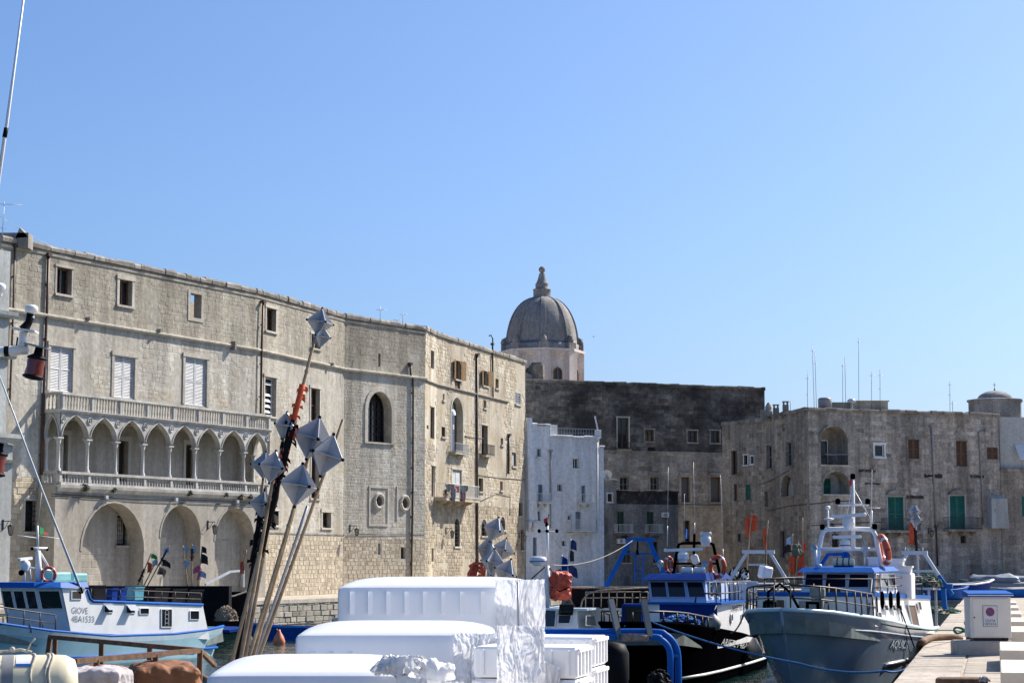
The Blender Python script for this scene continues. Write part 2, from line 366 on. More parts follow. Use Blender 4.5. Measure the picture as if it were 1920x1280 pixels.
def strip(mb, w, u0, u1, z, prof):
    """moulding: profile [(o, dz)] swept along the wall"""
    n = len(prof); V = [w.pt(u, z+dz, o) for u in (u0, u1) for o, dz in prof]
    mb.add(V, [(i, (i+1) % n, n+(i+1) % n, n+i) for i in range(n)]+[list(range(n)), list(range(n, 2*n))[::-1]])
    return mb
CORN = [(-.05, 0), (.10, 0), (.12, .05), (.20, .10), (.20, .18), (.12, .22), (-.05, .24)]
def cornice(root, w, u0, u1, z, mat=None, k=1., prof=CORN, name='cornice'):
    mb = MB(); strip(mb, w, u0, u1, z, [(o*k if o > 0 else o, dz*k) for o, dz in prof]); return mb.build(name, mat or M_TRIM, root)
def coping(root, w, u0, u1, z, mat=None, h=.28, thick=.6):
    """roof edge of separate worn slabs, uneven"""
    mb = MB(); u = u0
    while u < u1-.01:
        l = min(random.uniform(.5, 1.1), u1-u); dz = random.uniform(-.03, .05); pr = random.uniform(.10, .18)
        V = [w.pt(a, z+b+(dz+random.uniform(-.02, .02) if b else 0), o) for a in (u+.004, u+l-.004) for o, b in ((-thick, 0), (pr, 0), (pr+.02, h*.6), (pr-.04, h), (-thick, h))]
        mb.add(V, [(0, 1, 6, 5), (1, 2, 7, 6), (2, 3, 8, 7), (3, 4, 9, 8), (4, 0, 5, 9), (0, 4, 3, 2, 1), (5, 6, 7, 8, 9)], random.gauss(0, .15) or .01); u += l
    return mb.build('coping', mat or M_ROOF, root)
def rectpanel(mb, w, u0, u1, z0, z1, o, t):
    V = [w.pt(u, z, q) for q in (o-t, o) for u, z in ((u0, z0), (u1, z0), (u1, z1), (u0, z1))]
    return mb.add(V, [(4, 5, 6, 7), (3, 2, 1, 0), (0, 1, 5, 4), (1, 2, 6, 5), (2, 3, 7, 6), (3, 0, 4, 7)])
def window(root, w, q, kind='glass', sur=None, sill=True, smat=None, mat=None, name='window', nu=2, nz=2, o=0.):
    u0, u1, z0, z1, d = q['u0'], q['u1'], q['z0'], q['z1'], q['depth']; smat = smat or M_TRIM; um = (u0+u1)/2
    fr = MB(); fo = o-d+.10; fw = min(.09, (u1-u0)*.1)
    if q['arch'] and q['arch'] != 'oval':
        P = arch_pts(q); fr.tube([w.pt(u0+fw/2, z0, fo)]+[w.pt(um+(u-um)*(1-fw/(u1-u0)), z-fw*.4, fo) for u, z in P]+[w.pt(u1-fw/2, z0, fo)], fw*.6, 6)
    elif q['arch'] == 'oval':
        P = arch_pts(q, 12); Q = [(u, z0+z1-z) for u, z in P][::-1]; fr.tube([w.pt(u, z, fo) for u, z in P+Q[1:]], fw*.5, 6)
    else:
        for a, b, c, e in ((u0, u0+fw, z0, z1), (u1-fw, u1, z0, z1), (u0+fw, u1-fw, z1-fw, z1), (u0+fw, u1-fw, z0, z0+fw)): rectpanel(fr, w, a, b, c, e, fo, .06)
    fm = mat or M_WOOD
    if kind in ('glass', 'grid'):
        for i in range(1, nu): rectpanel(fr, w, u0+(u1-u0)*i/nu-fw*.4, u0+(u1-u0)*i/nu+fw*.4, z0+fw, z1-fw, fo-.004, .05)
        for i in range(1, nz): rectpanel(fr, w, u0+fw, u1-fw, z0+(z1-z0)*i/nz-fw*.28, z0+(z1-z0)*i/nz+fw*.28, fo-.008, .04)
    if kind == 'louv':
        fm = M_WHP2
        for i in range(7):
            if i in (4,): continue
            zz = z0+(z1-z0)*(i+.6)/7; fr.quad(w.pt(u0+.05, zz, fo+.08), w.pt(u1-.05, zz+random.uniform(-.05, .02), fo+.08), w.pt(u1-.05, zz+.16, fo), w.pt(u0+.05, zz+.16, fo))
    if kind == 'grille':
        fm = M_IRON; k = max(3, int((u1-u0)/.14))
        for i in range(1, k): fr.tube([w.pt(u0+(u1-u0)*i/k, z0, o-.05), w.pt(u0+(u1-u0)*i/k, z1-.05, o-.05)], .014, 4)
        for i in range(1, max(3, int((z1-z0)/.25))): zz = z0+(z1-z0)*i/max(3, int((z1-z0)/.25)); fr.tube([w.pt(u0, zz, o-.05), w.pt(u1, zz, o-.05)], .014, 4)
    part = fr.build(name, fm, root)
    pane = MB(); pd = o-d+.02
    if q['arch']:
        P = arch_pts(q)
        Q = [(u, z0+z1-z) for u, z in P][::-1][1:-1] if q['arch'] == 'oval' else [(u1, z0), (u0, z0)]
        pane.add([w.pt(u, z, pd) for u, z in P+Q], [list(range(len(P+Q)))])
    else: pane.quad(w.pt(u0, z0, pd), w.pt(u1, z0, pd), w.pt(u1, z1, pd), w.pt(u0, z1, pd))
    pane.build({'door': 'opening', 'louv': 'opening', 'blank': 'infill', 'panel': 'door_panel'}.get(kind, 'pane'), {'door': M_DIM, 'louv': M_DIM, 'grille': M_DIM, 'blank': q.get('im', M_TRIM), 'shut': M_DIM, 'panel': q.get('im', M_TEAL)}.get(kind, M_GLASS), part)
    if kind == 'shut':
        sm = q.get('im', M_SHUT)
        for a, b in ((u0+.01, um-.012), (um+.012, u1-.01)):
            s = MB(); so_ = o-d+.20; f = .07
            for (x0, x1, y0, y1) in ((a, a+f, z0, z1), (b-f, b, z0, z1), (a+f, b-f, z1-f, z1), (a+f, b-f, z0, z0+f), (a+f, b-f, (z0+z1)/2-f/2, (z0+z1)/2+f/2)): rectpanel(s, w, x0, x1, y0, y1, so_, .05)
            zz = z0+f
            while zz < z1-f-.03:
                s.quad(w.pt(a+f, zz, so_-.005), w.pt(b-f, zz, so_-.005), w.pt(b-f, zz+.075, so_-.045), w.pt(a+f, zz+.075, so_-.045)); zz += .08
            s.build('shutter', sm, part)
    if kind == 'open':                                   # shutters folded back against the wall
        sm = q.get('im', M_OCHRE); lw = (u1-u0)*.52
        for a, ang in ((u0, radians(14)), (u1, radians(-14))):
            s = MB(); sg = -1 if a == u0 else 1
            A, B = w.pt(a, z0-.02, o+.04), w.pt(a+sg*lw, z0-.02, o+.04+lw*.28)
            for i in range(7):
                za, zb = z0-.02+(z1-z0+.04)*i/7, z0-.02+(z1-z0+.04)*(i+.93)/7
                s.prism([Vector((A.x, A.y, za)), Vector((B.x, B.y, za)), Vector((B.x, B.y, zb)), Vector((A.x, A.y, zb))], (w.n.x*.045, w.n.y*.045, 0))
            s.build('shutter', sm, part)
    if sur:
        s = MB(); b, p = sur
        if q['arch'] and q['arch'] != 'oval':
            P = arch_pts(q); hw = (u1-u0)/2
            for i in range(len(P)-1):
                pr = []
                for (u, z) in (P[i], P[i+1]):
                    v = Vector((u-um, z-(z1-q.get('rise', hw)))).normalized(); pr.append(((u, z), (u+v.x*b, z+v.y*b)))
                s.prism([w.pt(*pr[0][0], o), w.pt(*pr[1][0], o), w.pt(*pr[1][1], o), w.pt(*pr[0][1], o)], (w.n.x*p, w.n.y*p, 0))
            zt = P[0][1]
            rectpanel(s, w, u0-b, u0, z0, zt, o+p, p); rectpanel(s, w, u1, u1+b, z0, zt, o+p, p)
        elif q['arch'] == 'oval':
            P = arch_pts(q, 12); Q = [(u, z0+z1-z) for u, z in P][::-1]; s.tube([w.pt(u, z, o+.02) for u, z in P+Q[1:]], b, 6)
        else:
            rectpanel(s, w, u0-b, u0, z0, z1, o+p, p); rectpanel(s, w, u1, u1+b, z0, z1, o+p, p); rectpanel(s, w, u0-b-.04, u1+b+.04, z1, z1+b*1.1, o+p+.03, p+.03)
        s.build('surround', smat, part)
    if sill and q['arch'] != 'oval':
        s = MB(); b = (sur[0] if sur else .06); rectpanel(s, w, u0-b-.03, u1+b+.03, z0-.12, z0-.002, o+.11, .16); s.build('sill', smat, part)
    return part
def pipe(root, w, pts, r=.06, mat=None, o=.10, name='downpipe'):
    mb = MB(); P = [w.uv(*p) for p in pts]; mb.tube([w.pt(u, z, o) for u, z in P], r, 8)
    for (u, z), (u2, z2) in zip(P, P[1:]):
        n = int(abs(z-z2)/1.6)
        for i in range(n): t = (i+.5)/n; mb.box(w.pt(u+(u2-u)*t, z+(z2-z)*t, o*.6), (r*2.6, o*1.3, .05), w.R())
    mb.box(w.pt(P[0][0], P[0][1], o), (r*4, r*4, .16), w.R())
    return mb.build(name, mat or M_COPPER, root)
def balcony(root, w, x0, y0, x1, y1, out=.7, mat=None, rmat=None, slab=.12, bars=.11, solid=False, corbels=2):
    """y0 top of rail, y1 underside of slab"""
    u0, u1, z0, z1 = w.rect(x0, y0, x1, y1)
    s = MB(); s.box(w.pt((u0+u1)/2, z0+slab/2, out/2), (u1-u0, out, slab), w.R()); s.box(w.pt((u0+u1)/2, z0+slab+.015, out/2), (u1-u0+.06, out+.06, .03), w.R())
    for i in range(corbels):
        u = u0+(u1-u0)*(i+.5)/corbels
        s.prism([w.pt(u-.09, z0, 0), w.pt(u-.09, z0, out*.75), w.pt(u-.09, z0-.12, out*.65), w.pt(u-.09, z0-.34, 0)], (w.d.x*.18, w.d.y*.18, 0))
    part = s.build('balcony', mat or M_TRIM, root); r = MB(); zf = z0+slab+.03
    C = [w.pt(u0+.03, 0, 0), w.pt(u0+.03, 0, out-.03), w.pt(u1-.03, 0, out-.03), w.pt(u1-.03, 0, 0)]
    for a, b in zip(C, C[1:]):
        n = max(2, int((b-a).length/bars))
        for zz in (zf+.08, z1): r.bar((a.x, a.y, zz), (b.x, b.y, zz), .04, .03)
        for i in range(n+1): p = a+(b-a)*i/n; r.bar((p.x, p.y, zf), (p.x, p.y, z1), .018)
    r.build('railing', rmat or M_IRON, part); return part, (u0, u1, z0, z1)
def body(root, pts, z0, z1, mat, name='body'):
    mb = MB(); mb.prism([(p[0], p[1], z0) for p in pts], (0, 0, z1-z0)); return mb.build(name, mat, root)
def text_mesh(mb, s, f, width, height, shear=0., spacing=1.0):
    """lettering as flat geometry: f(x, y) maps the text plane to 3-D"""
    cu = bpy.data.curves.new('lettering', 'FONT'); cu.body = s; cu.space_character = spacing; cu.resolution_u = 2
    ob = bpy.data.objects.new('lettering', cu); COL.objects.link(ob); bpy.context.view_layer.update()
    me = bpy.data.meshes.new_from_object(ob.evaluated_get(bpy.context.evaluated_depsgraph_get()))
    P = [v.co.copy() for v in me.vertices]; x0, x1 = min(p.x for p in P), max(p.x for p in P); y0, y1 = min(p.y for p in P), max(p.y for p in P)
    mb.add([f((p.x-x0)/(x1-x0)*width+shear*(p.y-y0)/(y1-y0)*height, (p.y-y0)/(y1-y0)*height) for p in P], [list(q.vertices) for q in me.polygons])
    bpy.data.objects.remove(ob); bpy.data.curves.remove(cu); bpy.data.meshes.remove(me)
def wall_lamp(w, px, py, label, o=.75):
    """wrought-iron bracket lantern; (px, py) is the lantern"""
    u, z = w.off(o).uv(px, py)
    r = thing('street_lamp', label, 'street lamp', w.pt(u, z, 0), group='bracket lanterns on the harbour walls')
    b = MB(); b.tube([w.pt(u, z+.42, 0), w.pt(u, z+.42, o)], .022, 6); b.tube([w.pt(u, z+.05, 0), w.pt(u, z+.1, o*.3), w.pt(u, z+.28, o*.55), w.pt(u, z+.42, o*.7)], .016, 6)
    b.box(w.pt(u, z+.25, .02), (.08, .04, .5), w.R()); b.tube([w.pt(u, z+.42, o), w.pt(u, z+.28, o)], .015, 6); b.build('bracket', M_IRON, r)
    c = MB(); c.lathe([(.02, .30), (.05, .26), (.17, .20), (.18, .17), (.16, .17)], w.pt(u, z, o), 6, smooth=False)
    for k in range(6): a = 2*pi*k/6; q = w.pt(u, z, o); c.tube([q+Vector((.155*cos(a), .155*sin(a), .17)), q+Vector((.085*cos(a), .085*sin(a), -.22))], .012, 4)
    c.lathe([(.09, -.22), (.09, -.25), (.02, -.28)], w.pt(u, z, o), 6); c.build('lantern_frame', M_IRON, r)
    g = MB(); g.lathe([(.145, .165), (.08, -.215)], w.pt(u, z, o), 6, smooth=False); g.build('lantern_glass', pm('lantern_glass', (.22, .22, .2), .1, var=.1), r)
    return r
# rounded block, used for wrapped loads and covers
def wrapped(c, h, r, rz=0., n=18, dome=.03, wr=.006, seed=0., taper=0.):
    """rounded, slightly wrinkled block: c centre, h half sizes"""
    mb = MB(); Rz = Matrix.Rotation(rz, 3, 'Z'); hx, hy, hz = h
    def pt(q):
        k = Vector((min(max(q.x, -(hx-r)), hx-r), min(max(q.y, -(hy-r)), hy-r), min(max(q.z, -(hz-r)), hz-r))); d = q-k
        if d.length > 1e-6: q = k+d.normalized()*r
        if q.z > hz-r*1.5: q.z += dome*(1-(q.x/hx)**6)*(1-(q.y/hy)**2)
        w = wr*noise.noise(Vector((q.x*2+seed, q.y*2, q.z*7)))+wr*.5*noise.noise(Vector((q.x*9, q.y*9+seed, q.z*2)))
        if wr > .03:                                   # cloth: sharp folds
            k2 = Vector((q.x*4+seed, q.y*4, q.z*3)); w += wr*(.7-1.6*abs(noise.noise(k2))-.8*abs(noise.noise(k2*2.3))-.4*abs(noise.noise(k2*5))); nrm = d.normalized() if d.length > 1e-6 else q.normalized(); q = q+nrm*w; q.x += taper*(hz-q.z)*(1 if q.x > 0 else -1)
        return Vector(c)+Rz @ q
    for ax in range(3):
        for s in (-1, 1):
            V = []; m = n if ax != 2 else n; zz = n*2
            na, nb = (n, zz) if ax != 2 else (n, n)
            def cl(t, hh): e = r/hh; t = 2*t-1; return t*hh
            def samp(k, N, hh):                       # denser towards the rounded rims
                t = k/N; u = .5-.5*cos(pi*t); return ((.45*t+.55*u)*2-1)*hh
            for j in range(nb+1):
                for i in range(na+1):
                    if ax == 0: q = Vector((s*hx, samp(i, na, hy), samp(j, nb, hz)))
                    elif ax == 1: q = Vector((samp(i, na, hx), s*hy, samp(j, nb, hz)))
                    else: q = Vector((samp(i, na, hx), samp(j, nb, hy), s*hz))
                    V.append(pt(q))
            mb.add(V, [(j*(na+1)+i, j*(na+1)+i+1, (j+1)*(na+1)+i+1, (j+1)*(na+1)+i) for j in range(nb) for i in range(na)], smooth=True)
    return mb
# ------------------------------------------------------------------ ground, water
ZQ = 1.3
def flat(name, pts, z0, z1, mat, kind='structure'):
    mb = MB(); mb.prism([(p[0], p[1], z0) for p in pts], (0, 0, z1-z0)); o = mb.build(name, mat); o['kind'] = kind; return o
def pier_edge(Y): return -1.9+.2438*Y
ZR = at(88, 468.7, 100).z
def roofpt(px, py, z=ZR): p = gz(px, py, z); return (p.x, p.y)
PA, PB, PC, PD, PE, PF = roofpt(2, 451), roofpt(480, 549.5), roofpt(647, 596), roofpt(798, 619), roofpt(819, 629.5), roofpt(984.5, 681)
W1, W2, W3, W4, W5 = W(PA, PB), W(PB, PC), W(PC, PD), W(PD, PE), W(PE, PF)
QE = [W1.pt(-60, 0, 6), W1.pt(W1.L+2, 0, 6), W2.pt(W2.L, 0, 6.6), W5.pt(W5.L*.7, 0, 5.2), Vector((pier_edge(136), 136, 0))]
flat('far_quay', [(p.x, p.y) for p in QE[:-1]]+[(QE[-1].x, QE[-1].y), (QE[-1].x, 420), (-300, 420), (-300, QE[0].y)], -2, ZQ, M_PAVE)
flat('pier', [(pier_edge(-12), -12), (pier_edge(136), 136), (pier_edge(136), 420), (320, 420), (320, -12)], -2, ZQ, M_PIER)
flat('near_quay', [(-2.65, -12), (-2.65, 24.5), (.4, 24.5), (.4, 9.4338), (pier_edge(-11.9)-.02, -11.9)], -2, ZQ-.004, M_PAVE)
# water: a fine grid with small waves
def water_mat():
    m = bpy.data.materials.new('harbour_water'); m.use_nodes = True; t = m.node_tree; N = t.nodes; K = t.links; b = N['Principled BSDF']
    b.inputs['Base Color'].default_value = (.006, .024, .023, 1); b.inputs['Roughness'].default_value = .07; b.inputs['IOR'].default_value = 1.33
    tc = N.new('ShaderNodeTexCoord'); mp = N.new('ShaderNodeMapping'); mp.inputs['Scale'].default_value = (1, .55, 1); K.new(tc.outputs['Object'], mp.inputs[0])
    n1 = N.new('ShaderNodeTexNoise'); n1.inputs['Scale'].default_value = 1.6; n1.inputs['Detail'].default_value = 4; K.new(mp.outputs[0], n1.inputs['Vector'])
    n2 = N.new('ShaderNodeTexNoise'); n2.inputs['Scale'].default_value = 5.5; n2.inputs['Detail'].default_value = 3; K.new(mp.outputs[0], n2.inputs['Vector'])
    ad = N.new('ShaderNodeMath'); ad.operation = 'MULTIPLY_ADD'; K.new(n2.outputs[0], ad.inputs[0]); ad.inputs[1].default_value = .35; K.new(n1.outputs[0], ad.inputs[2])
    bp = N.new('ShaderNodeBump'); bp.inputs['Strength'].default_value = .8; bp.inputs['Distance'].default_value = .16; K.new(ad.outputs[0], bp.inputs['Height']); K.new(bp.outputs[0], b.inputs['Normal'])
    return m
mb = MB(); nx, ny = 90, 160
def wx(i, j): Y = -40+ (j/ny)**1.0*210; return Vector((-90+i/nx*150, Y, .045*noise.noise(Vector((i*1.7, j*1.3, 0)))+.03*noise.noise(Vector((i*4.1, j*3.3, 5)))))
mb.add([wx(i, j) for j in range(ny+1) for i in range(nx+1)], [(j*(nx+1)+i, j*(nx+1)+i+1, (j+1)*(nx+1)+i+1, (j+1)*(nx+1)+i) for j in range(ny) for i in range(nx)], smooth=True)
mb.build('water', water_mat())['kind'] = 'structure'
mb = MB(); mb.quad((-600, -200, -.6), (600, -200, -.6), (600, 900, -.6), (-600, 900, -.6)); mb.build('sea_bed', pm('sea_bed', (.03, .05, .045), .9))['kind'] = 'structure'
# quay face of large squared blocks (each block its own piece) and the kerb on top
fq = bpy.data.objects['far_quay']; MW['far_quay'] = Matrix.Identity(4)
for a, b, sg in ((QE[0], QE[1], 150), (QE[1], QE[2], 110), (QE[2], QE[3], 30), (QE[3], QE[4], 0)):
    q = W(a[:2], b[:2]); u0 = 0 if a is not QE[0] else q.L-34
    masonry(fq, q, u0, q.L, -.25, ZQ-.2, [], M_QUAY, ch=.34, ln=(.45, .95), proud=.05, gap=.03, tint=.16, single=sg)
    mb = MB(); u = u0
    while u < q.L: l = min(random.uniform(1., 1.7), q.L-u); rectpanel(mb, q, u+.006, u+l-.006, ZQ-.19, ZQ+.012+random.uniform(0, .015), .07, .6); u += l
    mb.build('kerb', M_PAVE, fq)
# ------------------------------------------------------------------ the palazzo
pal = thing('palazzo', 'long beige stone palazzo with pointed-arch loggia and round arcade along the left quay', 'building', (W1.p0.x, W1.p0.y, ZQ))
ZM = W1.uv(300, 625.5)[1]-.1                           # string course below the top storey
ops1, win1 = [], []
def add(ops, wins, w, rect, kind, depth=.3, arch=None, sur=None, **k):
    kw = {x: k.pop(x) for x in ('sill', 'smat', 'mat', 'name', 'nu', 'nz') if x in k}
    q = op(w, *rect, depth=depth, arch=arch, **k); ops.append(q); wins.append((w, q, kind, sur, kw)); return q
def flush(root, wins, **g):
    for w, q, kind, sur, kw in wins:
        if kind != 'none': window(root, w, q, kind, sur, **{**g, **kw})
add(ops1, win1, W1, (106, 502, 134, 552), 'glass', .35, sur=(.12, .03), nz=1)
add(ops1, win1, W1, (223, 525, 247, 573), 'glass', .35, sur=(.2, .05), nz=1)
hole = add(ops1, win1, W1, (356, 551, 377, 596), 'none', .5)
for r in ((93.5, 650, 136, 734), (213, 668, 252, 746), (346, 671, 387, 760)): add(ops1, win1, W1, r, 'shut', .26, sur=(.2, .05), sill=False)
add(ops1, win1, W1, (46.5, 938, 69, 996), 'grille', .4, sur=(.1, .03))
PO = 1.15; WF = W1.off(PO)
uL, uR = WF.uv(113.5, 830)[0], WF.uv(504, 850)[0]
zTop, zTopB = WF.uv(300, 755)[1], WF.uv(300, 789)[1]; zRail, zFl = WF.uv(300, 893.5)[1], WF.uv(300, 917)[1]
lg = dict(u0=uL+.1, u1=uR-.1, z0=zFl, z1=WF.uv(300, 797)[1], depth=1.0, arch=None); ops1.append(lg)
ops2, win2 = [], []
add(ops2, win2, W2, (499, 578, 517, 621), 'glass', .35, sur=(.16, .04), nz=1)
add(ops2, win2, W2, (583, 627, 600, 653), 'door', .35, sur=(.1, .03))
add(ops2, win2, W2, (496, 707, 517, 780), 'louv', .35, sur=(.16, .04))
add(ops2, win2, W2, (582, 728, 599, 790), 'glass', .35, sur=(.16, .04))
add(ops2, win2, W2, (583, 853, 598, 934), 'door', .35, sur=(.14, .04))
add(ops2, win2, W2, (604, 960, 620, 989), 'glass', .35, sur=(.2, .04), nz=1)
add(ops2, win2, W2, (505, 957, 522, 984), 'door', .35, sur=(.1, .03))
ops3, win3 = [], []
add(ops3, win3, W3, (689, 734, 733, 829), 'grid', .75, 'round', sur=(.32, .07), nu=4, nz=6, mat=M_IRON)
add(ops3, win3, W3, (709.5, 663, 713.5, 687), 'door', .3, sill=False)
add(ops3, win3, W3, (702, 926, 718, 952), 'door', .45, 'oval', sur=(.13, .03), mat=M_TRIM)
add(ops3, win3, W3, (751, 930, 766, 956), 'door', .45, 'oval', sur=(.13, .03), mat=M_TRIM)
add(ops3, win3, W3, (709, 1018, 713.5, 1039), 'door', .3, sill=False)
add(ops3, win3, W3, (751.5, 1026, 760.5, 1047), 'door', .3, sill=False)
for nm, w, ops in (('upper', W1, ops1), ('upper', W2, ops2), ('upper', W3, ops3)):
    mb = MB(); wall(mb, w, 0, w.L, ZM, ZR, ops); mb.build('wall', M_PAL, pal)
    masonry(pal, w, 0, w.L, ZM+.2, ZR, ops, M_PAL, ch=.25, ln=(.26, .62), pad=.14, skip=.27, proud=.009, tint=.055, gap=.010)
    mb = MB(); wall(mb, w, 0, w.L, ZQ-.3, ZM, ops); mb.build('wall', M_PALMID, pal)
    cornice(pal, w, 0, w.L, ZM-.05); coping(pal, w, -.05, w.L+.05, ZR-.02)
    strip_ = MB(); strip(strip_, w, 0, w.L, ZR-.3, [(-.02, 0), (.06, .04), (.08, .14), (-.02, .16)]); strip_.build('roof_moulding', M_TRIM, pal)
masonry(pal, W1, 0, W1.L, 7.6, ZM, ops1+[dict(u0=uL-.1, u1=uR+.1, z0=0, z1=zTop)], M_PALMID, ch=.24, ln=(.25, .6), pad=.24, skip=.40, proud=.009, tint=.055, gap=.010)
masonry(pal, W1, 0, W1.L, ZQ, 7.6, ops1+[dict(u0=uL-.1, u1=uR+.1, z0=0, z1=zTop)], M_RUB, ch=.3, ln=(.4, .9), pad=.18, skip=.2, proud=.03)
zr2 = W2.uv(600, 1005)[1]
masonry(pal, W2, 0, W2.L, zr2, ZM, ops2, M_PALMID, ch=.2, ln=(.2, .5), pad=.2, skip=.40, proud=.009, tint=.055, gap=.010)
masonry(pal, W3, 0, W3.L, zr2, ZM, ops3, M_PALMID, ch=.2, ln=(.2, .46), pad=.32, skip=.24, proud=.010, tint=.065, gap=.010)
masonry(pal, W2, 0, W2.L, ZQ, zr2, ops2, M_RUB, ch=.26, ln=(.24, .62), pad=.1, proud=.016, gap=.014, tint=.10, single=160)
masonry(pal, W3, 0, W3.L, ZQ, zr2, ops3, M_RUB, ch=.25, ln=(.22, .58), pad=.05, proud=.016, gap=.014, tint=.10, single=140)
mb = MB(); a, b, c, e = hole['u0'], hole['u1'], hole['z0'], hole['z1']; f_ = .2
for r in ((a-f_, a, c, e), (b, b+f_, c, e), (a-f_, b+f_, e, e+f_), (a-f_, b+f_, c-f_, c)): rectpanel(mb, W1, *r, .04, .04)
mb.build('surround', M_TRIM, pal)
flush(pal, win1); flush(pal, win2); flush(pal, win3)
# raised frames round the oval windows
for x0, x1 in ((691, 728), (743, 746)):
    mb = MB(); a, b, c, e = W3.rect(x0, 911, x1, 986); f = .13
    if x0 == 691:
        for r in ((a, a+f, c, e), (b-f, b, c, e), (a+f, b-f, e-f, e), (a+f, b-f, c, c+f)): rectpanel(mb, W3, *r, .06, .06)
    else: rectpanel(mb, W3, a, a+f, c+.4, e, .06, .06)
    mb.build('raised_frame', M_TRIM, pal)
# set-back body, roof slab and the roofless top room seen through the empty window
def offpt(w, u, o): p = w.pt(u, 0, o); return (p.x, p.y)
rear = [offpt(W3, W3.L, -14), offpt(W1, 0, -16)]
body(pal, [offpt(W1, 0, -1.5), offpt(W1, W1.L+.3, -1.5), offpt(W2, W2.L+.2, -1.5), offpt(W3, W3.L-1.5, -1.5)]+rear, ZQ, ZM-.4, M_ARC)
body(pal, [offpt(W1, 0, -.02), offpt(W1, W1.L, -.02), offpt(W2, W2.L, -.02), offpt(W3, W3.L, -.02)]+rear, ZM-.35, ZM-.1, M_ARC, 'roof_slab')
mb = MB(); q1, q2 = W1.uv(366, 570)[0], ZR-1.25
mb.prism([W1.pt(q1-4, ZM, -3.2), W1.pt(q1+6, ZM, -3.2), W1.pt(q1+6, ZR-.35, -3.2), W1.pt(q1-4, ZR-1.5, -3.2)], (-W1.n.x*.4, -W1.n.y*.4, 0)); mb.build('inner_wall', M_HOU, pal)
mb = MB()                                              # left gable end
wall(mb, W(W1.pt(0, 0, -16)[:2], W1.p0), 0, 16, ZQ, ZR, []); mb.build('end_wall', M_PAL, pal)
# --- arcade block under the loggia
ar = MB(); zA = zFl-.12; aops = []
for x0, x1, yt in ((152, 269, 942), (299.5, 375, 947), (402, 476, 952)):
    a, b = WF.uv(x0, 1060)[0], WF.uv(x1, 1060)[0]; zt = WF.uv((x0+x1)/2, yt)[1]
    aops.append(dict(u0=a, u1=b, z0=ZQ-.2, z1=zt, depth=.95, arch='round', rise=min((b-a)/2, zt-ZQ-.5)))
uAL = WF.uv(102, 1000)[0]
wall(ar, WF, uAL, uR-.15, ZQ-.2, zA, aops)
for u in (uAL, uR-.15): ar.quad(WF.pt(u, ZQ-.2, 0), WF.pt(u, zA, 0), WF.pt(u, zA, -PO), WF.pt(u, ZQ-.2, -PO))
arc = ar.build('arcade', M_ARC, pal)
for i, q in enumerate(aops):
    mb = MB(); hole_ = []
    if i == 0:
        wn_ = WF.off(-.95); r = wn_.rect(218, 966, 239, 1022); qq = dict(u0=r[0], u1=r[1], z0=r[2], z1=r[3], depth=.3, arch=None); hole_ = [qq]
    wall(mb, WF.off(-.94), q['u0']-.05, q['u1']+.05, ZQ-.2, q['z1']+.05, hole_); mb.build('niche_back', M_ARC, arc)
    if i == 0: window(arc, WF.off(-.94), qq, 'grille', (.06, .02), name='niche_window')
    P = arch_pts(q, 14); mb = MB()
    for (u, z), (u2, z2) in zip(P, P[1:]): mb.prism([WF.pt(u, z, .03), WF.pt(u2, z2, .03), WF.pt(u2+(u2-(q['u0']+q['u1'])/2)*.05, z2+.09, .03), WF.pt(u+(u-(q['u0']+q['u1'])/2)*.05, z+.09, .03)], (-WF.n.x*.05, -WF.n.y*.05, 0))
    mb.build('archivolt', M_ARC, arc)
    masonry(arc, WF.off(-.94), q['u0'], q['u1'], ZQ, q['z1']-.9*(q['u1']-q['u0'])/2, hole_, M_ARC, ch=.33, ln=(.5, .9), proud=.012, tint=.05)
# --- loggia
lo = MB(); strip(lo, WF, uL-.18, uR+.18, zFl-.35, [(-PO-.9, 0), (.02, 0), (.10, .1), (.22, .2), (.25, .34), (-PO-.9, .34)])
loggia = lo.build('loggia', M_LOG, pal)
def baluster_mesh(h, r):
    mb = MB(); mb.lathe([(r, 0), (r, h*.08), (r*.55, h*.12), (r*.95, h*.3), (r*.6, h*.55), (r*.42, h*.75), (r*.75, h*.86), (r, h*.9), (r, h)], n=8); return mb.mesh('baluster', M_LOG)
def balustrade(part, w, u0, u1, z0, z1, posts, step=.215, top=.13, pw=.2):
    mb = MB(); rectpanel(mb, w, u0, u1, z0, z0+.12, .10, .22); rectpanel(mb, w, u0-.03, u1+.03, z1-top, z1, .14, .30); mb.build('rail', M_LOG, part)
    h = z1-top-z0-.12; me = baluster_mesh(h, .062); pmesh = MB(); pmesh.bbox((0, 0, h/2), (pw, .21, h), .015); pme = pmesh.mesh('pedestal', M_LOG); R = w.R().to_quaternion()
    for p in posts: inst('pedestal', pme, part, w.pt(p, z0+.12, -.01), (1, 1, 1), R)
    for a, b in zip(posts, posts[1:]):
        n = max(1, int((b-a-pw)/step))
        for i in range(n): inst('baluster', me, part, w.pt(a+pw/2+(b-a-pw)*(i+.5)/n, z0+.12, -.01), (1, 1, 1), R)
cols = [WF.uv(x, 850)[0] for x in (112.5, 166.5, 219.5, 270.7, 320.4, 367.8, 413.3, 459.8, 501)]
zCap = WF.uv(166, 823)[1]; zApex = WF.uv(141, 778.5)[1]; zEnt = zTopB-.02
balustrade(loggia, WF, uL, uR, zFl, zRail, cols)
tp = [uL+.08+(uR-uL-.16)*i/8 for i in range(9)]; balustrade(loggia, WF, uL-.06, uR+.06, zTopB, zTop, tp, .23)
